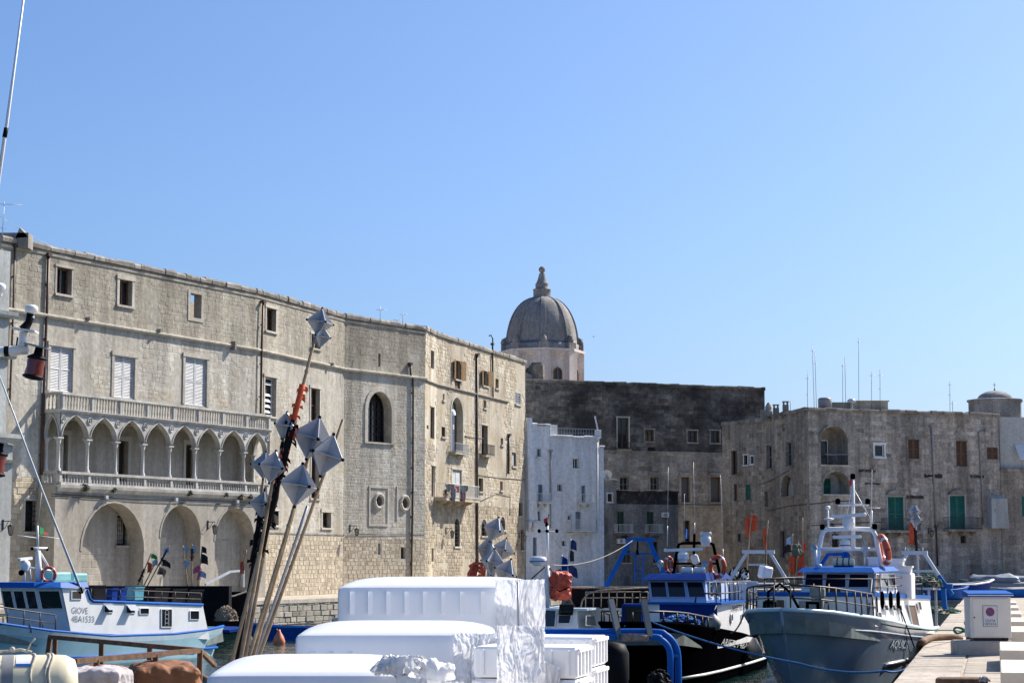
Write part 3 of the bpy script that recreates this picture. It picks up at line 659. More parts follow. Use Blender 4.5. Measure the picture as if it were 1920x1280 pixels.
def pointed(a, b, zs, za, n=9):
    """lancet outline with slight ogee tip"""
    um = (a+b)/2; hw = (b-a)/2; P = []
    for i in range(n+1):
        w_ = radians(60)*i/n; P.append((b-2*hw*cos(w_), zs+(za-zs)*(sin(w_)/sin(radians(60))*.95+.05*(i/n)**5)))
    return P+[(2*um-u, z) for u, z in P[::-1][1:]]
def screen(part, w, cs, z0, zs, za, ze, t=.26):
    for a, b in zip(cs, cs[1:]):
        mb = MB(); P = pointed(a+.1, b-.1, zs, za)
        P = [(a, zs)]+P+[(b, zs)]
        for (u, z), (u2, z2) in zip(P, P[1:]):
            for o in (0, -t):
                if u2-u > 1e-6: mb.quad(w.pt(u, z, o), w.pt(u2, z2, o), w.pt(u2, ze, o), w.pt(u, ze, o))
            mb.quad(w.pt(u, z, 0), w.pt(u2, z2, 0), w.pt(u2, z2, -t), w.pt(u, z, -t))
        P = pointed(a+.06, b-.06, zs, za+.05, 9); mb.tube([w.pt(u, z, .015) for u, z in P], .05, 6)
        mb.build('arch', M_LOG, part)
screen(loggia, WF, cols, zRail, zCap, zApex, zEnt)
en = MB(); strip(en, WF, uL-.12, uR+.12, zEnt-.02, [(-PO-.9, 0), (.06, 0), (.08, .06), (.16, .12), (.16, .17), (-PO-.9, .17)]); en.build('entablature', M_LOG, loggia)
H = zCap-zRail; mb = MB(); r = .105
mb.lathe([(r*1.55, 0), (r*1.55, .06), (r*1.3, .09), (r*1.35, .13), (r, .17), (r*.92, H*.5), (r*.85, H-.36), (r*1.1, H-.34), (r*1.0, H-.30), (r*1.35, H-.2), (r*1.25, H-.17), (r*1.75, H-.07)], n=12)
mb.box((0, 0, H-.035), (.42, .34, .07)); CME = mb.mesh('column', M_LOG)
for c in cols: inst('column', CME, loggia, WF.pt(c, zRail, -.12), (1, 1, 1), WF.R().to_quaternion())
for c in cols:
    mb = MB(); z = zCap+(zApex-zCap)*.80; cc = WF.pt(min(max(c, uL+.14), uR-.14), z, .0); R = WF.R() @ Matrix.Rotation(-pi/2, 3, 'X')
    mb.lathe([(.17, 0), (.19, .03), (.17, .055), (.14, .03), (.13, .015), (.0001, .02)], cc, 16, R); mb.ball(cc+Vector((WF.n.x*.03, WF.n.y*.03, -.02)), .06, 8, (1, .6, 1.2)); mb.ball(cc+Vector((WF.n.x*.03, WF.n.y*.03, .05)), .035, 6); mb.build('roundel', M_LOG, loggia)
for uu, sg in ((uL, 1), (uR, -1)):                     # the two short ends
    a, b = W1.pt(uu-sg*.0, 0, 0), WF.pt(uu, 0, 0); ws = W(a[:2], b[:2]) if sg > 0 else W(a[:2], b[:2])
    cs = [.12, ws.L-.12]; balustrade(loggia, ws, 0, ws.L-.1, zFl, zRail, cs, .2); balustrade(loggia, ws, 0, ws.L-.1, zTopB, zTop, cs, .2)
    screen(loggia, ws, [0.02, ws.L-.06], zRail, zCap, zApex, zEnt, .2)
    inst('column', CME, loggia, W1.pt(uu+sg*.12, zRail, .12), (1, 1, 1), WF.R().to_quaternion())
bw_ = W1.off(-.98); bops = []
for x0, y0, x1, y1 in ((117, 815, 126, 900), (221, 826, 239, 906), (347, 833, 365, 912)): bops.append(op(bw_, x0, y0, x1, y1, .35))
mb = MB(); wall(mb, bw_, lg['u0']-.1, lg['u1']+.1, lg['z0']-.05, lg['z1']+.05, bops); lbk = mb.build('loggia_back_wall', M_ARC, pal)
for q in bops: window(lbk, bw_, q, 'door', (.22, .06), sill=False, name='doorway')
# pipes, cables, small fittings
pipe(pal, W1, [(88, 478), (85, 588), (84, 600), (79, 740), (74, 890)], .07); pipe(pal, W1, [(491, 566), (488, 652), (486, 775)], .07)
pipe(pal, W1, [(25, 462), (22, 575), (15, 760)], .05, M_DKPIPE); pipe(pal, W3, [(767, 682), (768, 703), (772.5, 712), (772, 900), (769, 1080)], .07, M_DKPIPE)
for pts in ([(95, 925), (250, 934), (400, 938), (490, 944)], [(95, 929), (270, 940), (490, 948)]):
    mb = MB(); mb.tube([WF.pt(*WF.uv(*p), .04) for p in pts], .018, 5); mb.build('cable', M_IRON, pal)
mb = MB(); mb.tube([W2.pt(*W2.uv(*p), .05) for p in ((500, 998), (580, 1001), (645, 1002))], .02, 5); mb.tube([W3.pt(*W3.uv(*p), .05) for p in ((650, 1002), (720, 1001), (797, 999))], .02, 5); mb.build('cable', M_DKPIPE, pal)
for x, y in ((193, 932), (324, 936), (439, 940)):
    mb = MB(); u, z = WF.uv(x, y); mb.box(WF.pt(u, z, .22), (.2, .14, .18), WF.R()); mb.bar(WF.pt(u, z+.1, 0), WF.pt(u, z+.08, .22), .04); mb.build('floodlight', M_STEEL, pal)
for x, y in ((433, 648), (160, 598), (293, 620), (617, 683)):
    mb = MB(); u, z = W1.uv(x, y) if x < 480 else W2.uv(x, y); w = W1 if x < 480 else W2; mb.box(w.pt(u, z, .2), (.14, .3, .5 if x == 433 else .18), w.R()); mb.build('wall_bracket', M_ROOF, pal)
def tuft(wq, px, py, r, label, mat):
    """small wall plant: many narrow leaves from one crown"""
    u, z = wq.uv(px, py); c = wq.pt(u, z-.05, 0); t = thing('wall_plant', label, 'plant', c, group='plants on the loggia ledge'); mb = MB()
    for i in range(170):
        a, e = random.uniform(0, 2*pi), random.uniform(-.5, 1.3); l = r*random.uniform(.5, 1.15); d = Vector((cos(a)*cos(e), sin(a)*cos(e), sin(e))); m_ = c+d*l*.6+Vector((0, 0, .03)); p = c+d*l-Vector((0, 0, l*.22)); s = d.cross(Vector((0, 0, 1))).normalized()*.028
        mb.add([c, m_+s, p, m_-s], [(0, 1, 2, 3)])
    mb.build('foliage', mat, t); mb = MB(); mb.tube([c-Vector((wq.n.x*.1, wq.n.y*.1, .1)), c+Vector((0, 0, r*.4))], .02, 5); mb.build('stem', M_WOOD, t)
M_LEAF = pm('wall_plant_leaf', (.07, .09, .035), .7, var=.5, scale=9); M_DRY = pm('dry_leaf', (.20, .15, .07), .8, var=.4, scale=9)
WL_ = WF.off(.2)
for x, y, r, l, m in ((160, 915, .42, 'largest dark green plant on the loggia ledge, at its left end', M_LEAF), (214, 918, .26, 'small round plant on the loggia ledge below the third column', M_LEAF), (356, 924, .3, 'green plant on the loggia ledge right of its middle', M_LEAF),
                      (424, 927, .24, 'small plant on the ledge under the seventh loggia column', M_LEAF), (452, 932, .32, 'dry straw-coloured plant on the loggia ledge near its right end', M_DRY), (469, 930, .27, 'green plant on the loggia ledge beside the dry one, rightmost', M_LEAF)): tuft(WL_, x, y, r, l, m)
wall_lamp(WF, 403, 992, 'black lantern on the pier between the second and third arcade arches', .5)
wall_lamp(W3, 669, 997, 'black lantern on the corner wall left of the oval windows', .6)
def antenna(px, y0, y1, Y, label, arms=(), lean=0, grp='roof aerials', r=.02):
    b = at(px, y1, Y); t = at(px+lean, y0, Y); a = thing('roof_aerial', label, 'antenna', b, group=grp)
    mb = MB(); mb.tube([b-Vector((0, 0, .6)), t], r, 5); mb.build('mast', M_GREYM, a)
    for k, (f, ln, nb) in enumerate(arms):
        ln *= .7
        c = b+(t-b)*f; mb = MB(); dx = Vector((cos(.5+k), sin(.5+k), .05)); mb.tube([c-dx*ln*.3, c+dx*ln*.7], r*.6, 4)
        for i in range(nb): p = c+dx*ln*(-.3+i/max(nb-1, 1)); ln_ = ln; s = Vector((-dx.y, dx.x, 0))*.12; mb.tube([p-s, p+s], r*.4, 4)
        mb.build('arm', M_GREYM, a)
yr = W3.p0.y
antenna(713, 573, 603, 129, 'thin aerial on the palazzo roof left of the corner', ((.75, 1.2, 3),)); antenna(755, 585, 607, 132, 'taller of two close aerials above the oval windows', ((.8, 1., 3),)); antenna(744, 597, 606, 131, 'shortest aerial on the palazzo roof, beside the taller one', ((.7, 1., 2),))
antenna(4, 378, 440, 97, 'rusty television aerial above the left end of the palazzo roof', ((.92, 2., 5), (.2, .6, 2)), 4)
mb = MB(); b0 = at(22, 452, 97.5); mb.box(b0+Vector((0, .8, .1)), (1.5, 1., .75)); mb.add([b0+Vector(v) for v in ((.1, .3, .2), (.75, .3, .25), (.3, .3, .75), (.1, 1.3, .2), (.75, 1.3, .25), (.3, 1.3, .75))], [(0, 1, 2), (3, 5, 4), (0, 3, 4, 1), (1, 4, 5, 2), (2, 5, 3, 0)]); mb.build('chimney', M_ROOF, pal)
mb = MB(); A, B = at(-5, 402, 97), at(235, 499, 108); mb.tube([A+(B-A)*i/12-Vector((0, 0, .9*sin(pi*i/12)*.6)) for i in range(13)], .012, 4); tag(mb.build('overhead_wire', M_STEEL), 'thin pale wire sagging from the aerial to the palazzo roof', 'wire')
# pale house at the far left edge
ph = thing('pale_house', 'pale blue-white plastered house with stepped cornices at the left picture edge', 'building', (W1.pt(-6, 0, 0).x, W1.pt(-6, 0, 0).y, ZQ))
def phbox(xr, y0, y1, o, left=14, name='wall'):
    w = W1.off(o); u = w.uv(xr, (y0+y1)/2)[0]; z0_, z1_ = w.uv(xr, y1)[1], w.uv(xr, y0)[1]
    mb = MB(); mb.prism([w.pt(u-left, z0_, 0), w.pt(u, z0_, 0), w.pt(u, z0_, -6), w.pt(u-left, z0_, -6)], (0, 0, z1_-z0_)); return mb.build(name, M_PALE, ph), w, u, z0_, z1_
_, w_, u_, z0_, z1_ = phbox(11, 470, 1120, .9); strip_ = MB()
for yy in (596, 672): strip(strip_, w_, u_-14, u_+.35, w_.uv(11, yy)[1], [(-2, 0), (.2, 0), (.3, .12), (.34, .3), (-2, .34)])
_, w_, u_, z0_, z1_ = phbox(20, 830, 1130, 2.2); strip(strip_, w_, u_-14, u_+.35, z1_-.1, [(-2, 0), (.15, 0), (.25, .15), (.42, .3), (.42, .5), (-2, .55)]); strip(strip_, w_, u_-14, u_+.22, w_.uv(20, 868)[1], [(-2, 0), (.12, 0), (.26, .14), (-2, .2)])
strip_.build('cornice', M_PALE, ph)
q = W1.off(2.2); wall_lamp(q, 20, 993, 'black lantern on the pale house at the left picture edge', .5)
# ------------------------------------------------------------------ plastered house at the inner corner of the left quay
hs = thing('corner_house', 'sunlit cream plastered house with laundry balcony, right of the palazzo', 'building', (W5.p0.x, W5.p0.y, ZQ))
ZH = W5.uv(880, 733)[1]
o4, n4, o5, n5 = [], [], [], []
for r, k in (((808, 657, 814, 691), 'door'), ((807, 763, 814, 822), 'glass'), ((809, 873, 815.5, 931), 'panel'), ((809, 1027, 813, 1052), 'door'), ((800, 797, 803.5, 804), 'door')): add(o4, n4, W4, r, k, .25, sill=False, im=M_SHUT, sur=(.06, .02) if k != 'door' else None)
add(o5, n5, W5, (853, 676, 863, 711), 'open', .3); add(o5, n5, W5, (852.5, 713, 863, 733), 'panel', .12, im=M_WOOD, sill=False); add(o5, n5, W5, (905, 695, 914, 723), 'open', .3)
add(o5, n5, W5, (929, 710, 935, 728), 'door', .3); add(o5, n5, W5, (966, 737, 976, 758), 'grid', .15, nu=4, nz=5, mat=M_STEEL)
niche = add(o5, n5, W5, (845, 745, 867, 850), 'blank', .6, 'round', sur=(.16, .05), im=M_WHITE)
for r in ((830, 738, 833.5, 750), (906.5, 750, 912, 765), (939, 821, 943.5, 834), (897.5, 896, 906, 921), (937.6, 902, 942.6, 919), (973, 942, 980, 967), (976.5, 992, 982.5, 1031)): add(o5, n5, W5, r, 'door', .3)
add(o5, n5, W5, (828, 800, 835, 819), 'panel', .2, im=M_WOOD); add(o5, n5, W5, (902.5, 797, 914, 853), 'glass', .4, sur=(.12, .03), sill=False); add(o5, n5, W5, (960, 848, 967.5, 874), 'blank', .15, im=M_PALE)
add(o5, n5, W5, (847.5, 880, 865, 932), 'shut', .26, sur=(.14, .03), sill=False)
for r in ((852, 971, 862, 1024), (902, 973, 913, 1004), (938, 968, 947, 993)): add(o5, n5, W5, r, 'grille', .35, 'round', sur=(.1, .02), mat=M_IRON)
zz = W5.uv(880, 945)[1]
for w, ops in ((W4, o4), (W5, o5)):
    mb = MB(); wall(mb, w, 0, w.L, ZQ-.3, ZR, ops); mb.build('wall', M_HOU, hs); coping(hs, w, -.05, w.L+.05, ZR-.02)
    masonry(hs, w, 0, w.L, ZQ, zz, ops, M_RUB, ch=.25, ln=(.25, .6), pad=.1, skip=.18, proud=.024, gap=.016)
    masonry(hs, w, 0, w.L, zz, ZH, ops, M_HOU, ch=.24, ln=(.24, .55), pad=.15, skip=.52, proud=.022, tint=.12)
    masonry(hs, w, 0, w.L, ZH+.2, ZR, ops, M_HOU, ch=.24, ln=(.24, .55), pad=.15, skip=.42, proud=.02, tint=.12)
cornice(hs, W4, 0, W4.L, ZH-.2, M_ROOF, .7); cornice(hs, W5, 0, W5.uv(952, 745)[0], ZH-.2, M_ROOF, .7)
flush(hs, n4); flush(hs, n5)
body(hs, [offpt(W4, 0, -.75), offpt(W5, .2, -.75), offpt(W5, W5.L-.02, -.75), offpt(W5, W5.L-.02, -12), offpt(W4, 0, -13)], ZQ, ZR-.6, M_HOU)
mb = MB(); we = W(W5.p1, W5.pt(W5.L, 0, -12)[:2]); mb.quad(W5.pt(W5.L, ZQ, 0), W5.pt(W5.L, ZQ, -12), W5.pt(W5.L, ZR, -12), W5.pt(W5.L, ZR, 0)); mb.build('end_wall', M_HOU, hs)
mb = MB(); um = (niche['u0']+niche['u1'])/2; zc = niche['z1']-(niche['u1']-niche['u0'])/2   # shell head of the niche
for i in range(9):
    a = pi*(i+.5)/9; mb.tube([W5.pt(um, zc, -.45), W5.pt(um+cos(a)*.42, zc+sin(a)*.42, -.25)], [.02, .07], 5)
mb.build('niche_shell', M_WHITE, hs)
for x in (850, 857): mb = MB(); mb.box(W5.pt(*W5.uv(x+2, 800 if x > 851 else 828), -.45), (.2, .2, .35), W5.R()); mb.build('niche_box', M_SHUT, hs)
b1, ext = balcony(hs, W5, 842, 832, 868, 852, .5, M_TRIM, M_STEEL, corbels=1); balcony(hs, W5, 900, 834, 917, 857, .5, M_TRIM, M_IRON, corbels=1)
bl, ext = balcony(hs, W5, 812, 909, 876, 940, 1.0, M_HOU, M_WHP2, slab=.2, corbels=4)
pipe(hs, W5, [(892, 665), (892, 860), (893, 1085)], .085, M_DKPIPE); pipe(hs, W5, [(921, 645), (922, 745)], .06, M_DKPIPE); pipe(hs, W5, [(952, 815), (951, 888)], .085, M_DKPIPE)
mb = MB(); t0 = W5.pt(*W5.uv(921, 700), .12); mb.tube([t0, t0+Vector((0, 0, 2.7)), t0+Vector((-.12, 0, 2.95)), t0+Vector((-.3, 0, 2.9))], .06, 6); mb.build('flue', M_DKPIPE, hs)
for pts in ([(895, 890), (930, 895), (984, 899)], [(898, 940), (930, 925), (955, 930), (955, 965)], [(870, 818), (905, 822)]):
    mb = MB(); mb.tube([W5.pt(*W5.uv(*p), .05) for p in pts], .022, 5); mb.build('cable', M_DKPIPE, hs)
# laundry hanging outside the balcony rail, each piece on its own
wl = W5.off(1.12); LC = [((.010, .014, .05), 'navy blue trousers hanging at the left of the laundry'), ((.012, .012, .016), 'black shirt hanging high on the laundry balcony'), ((.006, .013, .06), 'royal blue cloth hanging low in the middle of the laundry'), ((.14, .008, .015), 'small red garment in the middle of the laundry line'), ((.012, .05, .08), 'turquoise shirt hanging near the right of the laundry'), ((.06, .005, .028), 'long purple-red trousers hanging at the right of the laundry'), ((.015, .015, .02), 'short dark garment at the right end of the laundry line')]
for (c, lab), (x0, x1, y0, y1) in zip(LC, ((835, 845, 908, 922), (841, 854, 907, 926), (846, 855, 916, 945), (854, 862, 911, 924), (863, 874, 910, 925), (865, 874, 917, 947), (871, 878, 910, 921))):
    u0, u1, z0, z1 = wl.rect(x0, y0, x1, y1); mb = MB(); n = 8; V = []
    for j in range(n+1):
        for i in range(7):
            t = i/6; s = j/n; w_ = 1-.35*s+.1*sin(s*7+x0); u = (u0+u1)/2+(t-.5)*(u1-u0)*w_+.05*sin(s*5+x0); V.append(wl.pt(u, z1+(z0-z1)*s*(1-.1*abs(sin(t*5+x0))), .05*sin(t*11+s*3+x0)))
    mb.add(V, [(j*7+i, j*7+i+1, j*7+i+8, j*7+i+7) for j in range(n) for i in range(6)], smooth=True)
    o = mb.build('laundry', pm('cloth_%d' % x0, c, .9, var=.2)); tag(o, lab, 'laundry', 'laundry on the balcony')
ft = thing('flower_pot', 'small terracotta pot on the laundry balcony behind the rail', 'flower pot', W5.pt(W5.uv(823, 930)[0], ext[2]+.2, .5)); mb = MB(); p = W5.pt(W5.uv(823, 930)[0], ext[2]+.17, .5); mb.lathe([(.12, 0), (.18, .3), (.2, .3), (.2, .34), (.15, .33)], p, 12); mb.build('pot', pm('terracotta', (.35, .11, .05), .8), ft)
mb = MB()
for i in range(60): a, e = random.uniform(0, 6.3), random.uniform(0, 1.4); d = Vector((cos(a)*cos(e), sin(a)*cos(e), sin(e)))*.35; q = p+Vector((0, 0, .33)); s = Vector((-sin(a), cos(a), 0))*.03; mb.add([q, q+d*.6+s, q+d, q+d*.6-s], [(0, 1, 2, 3)])
mb.build('leaves', M_LEAF, ft)
for x, y, l in ((848, 1001, 'black lantern under the laundry balcony'), (984, 1008, 'black lantern at the right corner of the cream house')): wall_lamp(W5, x, y, l, .5)
# ------------------------------------------------------------------ white house
def front(x0, x1, Y0, Y1): a, b = at(x0, 1000, Y0), at(x1, 1000, Y1); return W(a[:2], b[:2])
def block(root, w, u0, u1, z0, z1, ops, mat, back=8., cop=True, st=None, coph=.2):
    mb = MB(); wall(mb, w, u0, u1, z0, z1, ops)
    for u in (u0, u1): mb.quad(w.pt(u, z0, 0), w.pt(u, z1, 0), w.pt(u, z1, -back), w.pt(u, z0, -back))
    mb.quad(w.pt(u0, z1-.15, -.1), w.pt(u1, z1-.15, -.1), w.pt(u1, z1-.15, -back), w.pt(u0, z1-.15, -back)); mb.quad(w.pt(u0, z0, -back), w.pt(u1, z0, -back), w.pt(u1, z1, -back), w.pt(u0, z1, -back))
    mb.build('wall', mat, root)
    if cop: coping(root, w, u0-.02, u1+.02, z1-.04, cop if cop is not True else None, coph, .4)
wh = thing('white_house', 'narrow whitewashed house with small balconies between the cream house and the dark wall', 'building', at(1000, 1000, 159)); WW = front(984, 1133, 159.5, 163)
ow, nw = [], []
for r in ((1007, 841, 1014, 856), (1074, 859, 1085, 878), (1045, 907, 1054.5, 921), (1064, 966, 1070, 975), (1005.5, 958, 1013, 976), (1053, 1013, 1060.5, 1023.5)): add(ow, nw, WW, r, 'glass', .28, sur=(.06, .015), smat=M_WHITE, nz=1, mat=M_WHP2)
for r in ((1009, 908, 1017.5, 942), (1090, 910, 1098, 942), (1079, 959, 1089, 994), (999, 1007, 1006.5, 1041)): add(ow, nw, WW, r, 'panel', .28, sill=False, im=M_TEAL, mat=M_TEAL)
ub = WW.uv(1031, 900)[0]; zl, zr_ = WW.uv(1012, 797)[1], WW.uv(1080, 820)[1]; uE = WW.uv(1132, 900)[0]; uS = WW.uv(1124, 900)[0]
block(wh, WW, WW.uv(986, 900)[0], ub, ZQ, zl, ow, M_WHITE, cop=M_WHITE); block(wh, WW, ub+.004, uS, ZQ, zr_, ow, M_WHITE, cop=M_WHITE); block(wh, WW, uS+.004, uE, ZQ, WW.uv(1128, 838)[1], ow, M_WHITE, cop=M_WHITE)
flush(wh, nw)
mb = MB(); q = WW.pt(WW.uv(991, 900)[0], 0, 0); z9 = WW.uv(991, 783)[1]; z8 = WW.uv(991, 975)[1]      # buttress chimney widening downwards, on corbels
u0, u1, u2 = WW.uv(986, 900)[0], WW.uv(995, 900)[0], WW.uv(1003, 900)[0]
mb.add([WW.pt(u0, z8, .5), WW.pt(u2, z8, .5), WW.pt(u1, z9, .25), WW.pt(u0, z9, .25), WW.pt(u0, z8, 0), WW.pt(u2, z8, 0), WW.pt(u1, z9, 0), WW.pt(u0, z9, 0)], [(0, 1, 2, 3), (1, 5, 6, 2), (3, 2, 6, 7), (0, 4, 5, 1), (0, 3, 7, 4)])
for k in (.2, .75): mb.tube([WW.pt(u0+(u2-u0)*k, z8, .4), WW.pt(u0+(u2-u0)*k, z8-.5, .3), WW.pt(u0+(u2-u0)*k, z8-.9, .02)], [.22, .17, .05], 8)
mb.build('chimney_breast', M_WHITE, wh)
for r in ((1003, 925, 1028, 944), (1084, 926, 1109, 945), (1063.5, 974, 1111, 997)): balcony(wh, WW, *r, .65, M_WHITE, M_WHP2, slab=.1, corbels=2)
pipe(wh, WW, [(1031.5, 845), (1031, 990)], .06, M_PIPEG); pipe(wh, WW, [(1119, 824), (1120, 998), (1060, 1000)], .06, M_WHP2)
mb = MB(); u0, z0 = WW.uv(1030, 819); 
for i in range(19): u = u0+(uS-u0)*i/18; mb.bar(WW.pt(u, zr_, -.3), WW.pt(u, zr_+.75, -.3), .03)
mb.bar(WW.pt(u0, zr_+.75, -.3), WW.pt(uS, zr_+.75, -.3), .04); mb.bar(WW.pt(u0, zr_+.4, -.3), WW.pt(uS, zr_+.4, -.3), .02); mb.build('terrace_railing', M_GREYM, wh)
mb = MB(); p = WW.pt(uS, zr_+.35, -.2); mb.bbox(p, (.5, .5, .7), .04); mb.bar(p+Vector((0, 0, .3)), p+Vector((-.25, 0, 1.5)), .12); mb.build('terrace_post', M_WHITE, wh)
mb = MB()
for i in range(5): rectpanel(mb, WW, u0+.25+i*.13, u0+.35+i*.13, zr_+.15, zr_+1., -.2, .05)
mb.build('terrace_gate', M_WHP2, wh)
# ------------------------------------------------------------------ great dark wall behind
dk = thing('dark_convent', 'huge soot-blackened stone building with few windows behind the white house', 'building', at(1200, 1000, 172)); p0, p1 = at(984, 715, 172), at(1433.5, 733.5, 181); WD = W(p0[:2], p1[:2]); ZD = p0.z
od, nd = [], []
add(od, nd, WD, (1158, 783, 1178.5, 841), 'glass', .3, sur=(.12, .04), sill=False); 
for r in ((1209, 805, 1226, 827), (1289, 807, 1307, 829), (1332, 807, 1349, 830)): add(od, nd, WD, r, 'glass', .3, sur=(.1, .03), smat=M_DARKL)
for r in ((1162, 894, 1179, 921), (1219, 894, 1235, 921)): add(od, nd, WD, r, 'glass', .35, sur=(.16, .05), smat=M_DARKL, mat=M_PIPEG)
for r in ((1277, 894, 1293.5, 941), (1332, 894, 1351, 941)): add(od, nd, WD, r, 'panel', .35, sur=(.2, .05), smat=M_DARKL, im=pm('grey_door', (.14, .135, .14), .6), mat=M_WOOD)
add(od, nd, WD, (1282, 975, 1293.5, 1015), 'door', .3); zc1, zc2 = WD.uv(1200, 845)[1], WD.uv(1310, 946)[1]
mb = MB(); wall(mb, WD, 0, WD.L, zc1, ZD, od); mb.build('wall', M_DARKW, dk); mb = MB(); wall(mb, WD, 0, WD.L, ZQ-.3, zc1, od); mb.build('wall', M_DARKL, dk)
masonry(dk, WD, 0, WD.L, zc1, ZD-.1, od, M_DARKW, ch=.36, ln=(.45, 1.1), pad=.12, skip=.12, proud=.03, gap=.03, tint=.25); masonry(dk, WD, 0, WD.L, zc2, zc1, od, M_DARKL, ch=.36, ln=(.45, 1.), pad=.2, skip=.3, proud=.025, gap=.025, tint=.18)
coping(dk, WD, 0, WD.L, ZD-.05, M_DARKW, .3); cornice(dk, WD, 0, WD.L, zc1-.1, M_DARKL, .5); cornice(dk, WD, WD.uv(1272, 946)[0], WD.L, zc2-.2, M_DARKL, .8); flush(dk, nd)
for x0, x1 in ((1159, 1182), (1216, 1238), (1273, 1297), (1329, 1354)): u0, u1, _, z1 = WD.rect(x0, 886, x1, 893); mb = MB(); rectpanel(mb, WD, u0, u1, z1-.22, z1, .22, .25); mb.build('window_hood', M_DARKL, dk)
balcony(dk, WD, 1155, 830, 1181, 845, .35, M_DARKL, M_IRON, corbels=0)
a = [WD.pt(0, 0, -.5), WD.pt(WD.L, 0, -.5), WD.pt(WD.L, 0, -22), WD.pt(0, 0, -22)]; body(dk, [p[:2] for p in a], ZQ, ZD-.5, M_DARKL); mb = MB(); mb.quad(WD.pt(WD.L, ZQ, 0), WD.pt(WD.L, ZQ, -22), WD.pt(WD.L, ZD, -22), WD.pt(WD.L, ZD, 0)); mb.build('end_wall', M_DARKW, dk)
mb = MB(); c = WD.pt(WD.uv(1017, 720)[0], ZD+.3, -1.2); mb.lathe([(.75, 0), (.7, 1.3), (.55, 1.35), (.55, 1.5)], c, 8, smooth=False); mb.build('chimney', M_DARKW, dk)
mb = MB(); c = WD.pt(WD.uv(997, 716)[0], ZD+.2, -1.); mb.add([c+Vector(v) for v in ((-1.2, 0, 0), (1.3, 0, 0), (.6, 0, .35), (-.2, 0, .75), (-.9, 0, .3), (-1.2, .8, 0), (1.3, .8, 0), (.6, .8, .35), (-.2, .8, .75), (-.9, .8, .3))], [(0, 1, 2, 3, 4), (9, 8, 7, 6, 5), (0, 5, 6, 1), (1, 6, 7, 2), (2, 7, 8, 3), (3, 8, 9, 4), (4, 9, 5, 0)]); mb.build('roof_stub', M_ROOF, dk)
# ------------------------------------------------------------------ low blotched house with two white balconies
lw = thing('low_house', 'low grey house with black-streaked parapet and two white balconies in the shade', 'building', at(1200, 1000, 163)); WB = front(1132.5, 1272, 163.2, 166)
ob, nb = [], []
for r in ((1157.5, 959, 1170, 1000), (1213, 959, 1225.5, 1000)): add(ob, nb, WB, r, 'shut', .3, sur=(.1, .02), sill=False, im=pm('dark_green_shutter', (.015, .05, .03), .5), smat=M_BLOT)
add(ob, nb, WB, (1139, 925, 1147.5, 940), 'glass', .25, sur=(.08, .02), smat=M_WHITE, nz=1); add(ob, nb, WB, (1166, 1032, 1182, 1054), 'glass', .25, nz=1); add(ob, nb, WB, (1225, 1015, 1233, 1055), 'door', .25)
zb1, zb2 = WB.uv(1200, 922)[1], WB.uv(1145, 901)[1]; uM = WB.uv(1156, 950)[0]
zp = WB.uv(1200, 945)[1]; block(lw, WB, uM+.004, WB.L, ZQ, zp, ob, M_BLOT, 7, cop=False); block(lw, WB, uM+.004, WB.L, zp+.002, zb1, [], M_MOULD, 7, cop=M_MOULD); block(lw, WB, 0, uM, ZQ, zb2, ob, M_BLOT, 7, cop=M_BLOT); flush(lw, nb)
for r in ((1151.5, 983, 1182, 1003), (1209, 983, 1237, 1003)): balcony(lw, WB, *r, .7, M_BLOT, M_WHP2, slab=.13, corbels=2)
def acunit(w, x0, y0, x1, y1, label):
    u0, u1, z0, z1 = w.rect(x0, y0, x1, y1); t = thing('air_conditioner', label, 'air conditioner', w.pt((u0+u1)/2, z0, .2), group='air conditioners on the low house'); mb = MB(); mb.bbox(w.pt((u0+u1)/2, (z0+z1)/2, .22), (u1-u0, .34, z1-z0), .03, w.R()); mb.build('casing', M_WHP2, t)
    mb = MB(); mb.lathe([(.0001, .405), ((z1-z0)*.34, .405), ((z1-z0)*.36, .395)], w.pt((u0+u1)/2-.08, (z0+z1)/2, 0), 14, w.R() @ Matrix.Rotation(-pi/2, 3, 'X')); mb.build('fan_grille', M_GREYM, t); mb = MB()
    for u in (u0+.1, u1-.1): mb.bar(w.pt(u, z0-.02, 0), w.pt(u, z0-.02, .4), .04)
    mb.build('bracket', M_IRON, t)
acunit(WB, 1239, 960, 1251, 970, 'white air conditioner right of the balconies, high on the low house'); acunit(WB, 1155.5, 1009, 1169, 1019, 'white air conditioner beneath the left white balcony')
ds = thing('satellite_dish', 'small white satellite dish on the low house roof beside the white house', 'satellite dish', WB.pt(.3, zb2, -.2)); mb = MB(); c = WB.pt(.35, zb2+.55, -.1); mb.lathe([(.42, .09), (.3, .035), (.15, .008), (.0001, 0)], c, 14, Matrix.Rotation(radians(115), 3, 'X')); mb.build('dish', M_WHP2, ds); mb = MB(); mb.tube([c, c-Vector((0, 0, .6))], .03, 6); mb.tube([c, c+Vector((0, -.4, .12))], .012, 4); mb.build('mount', M_GREYM, ds)
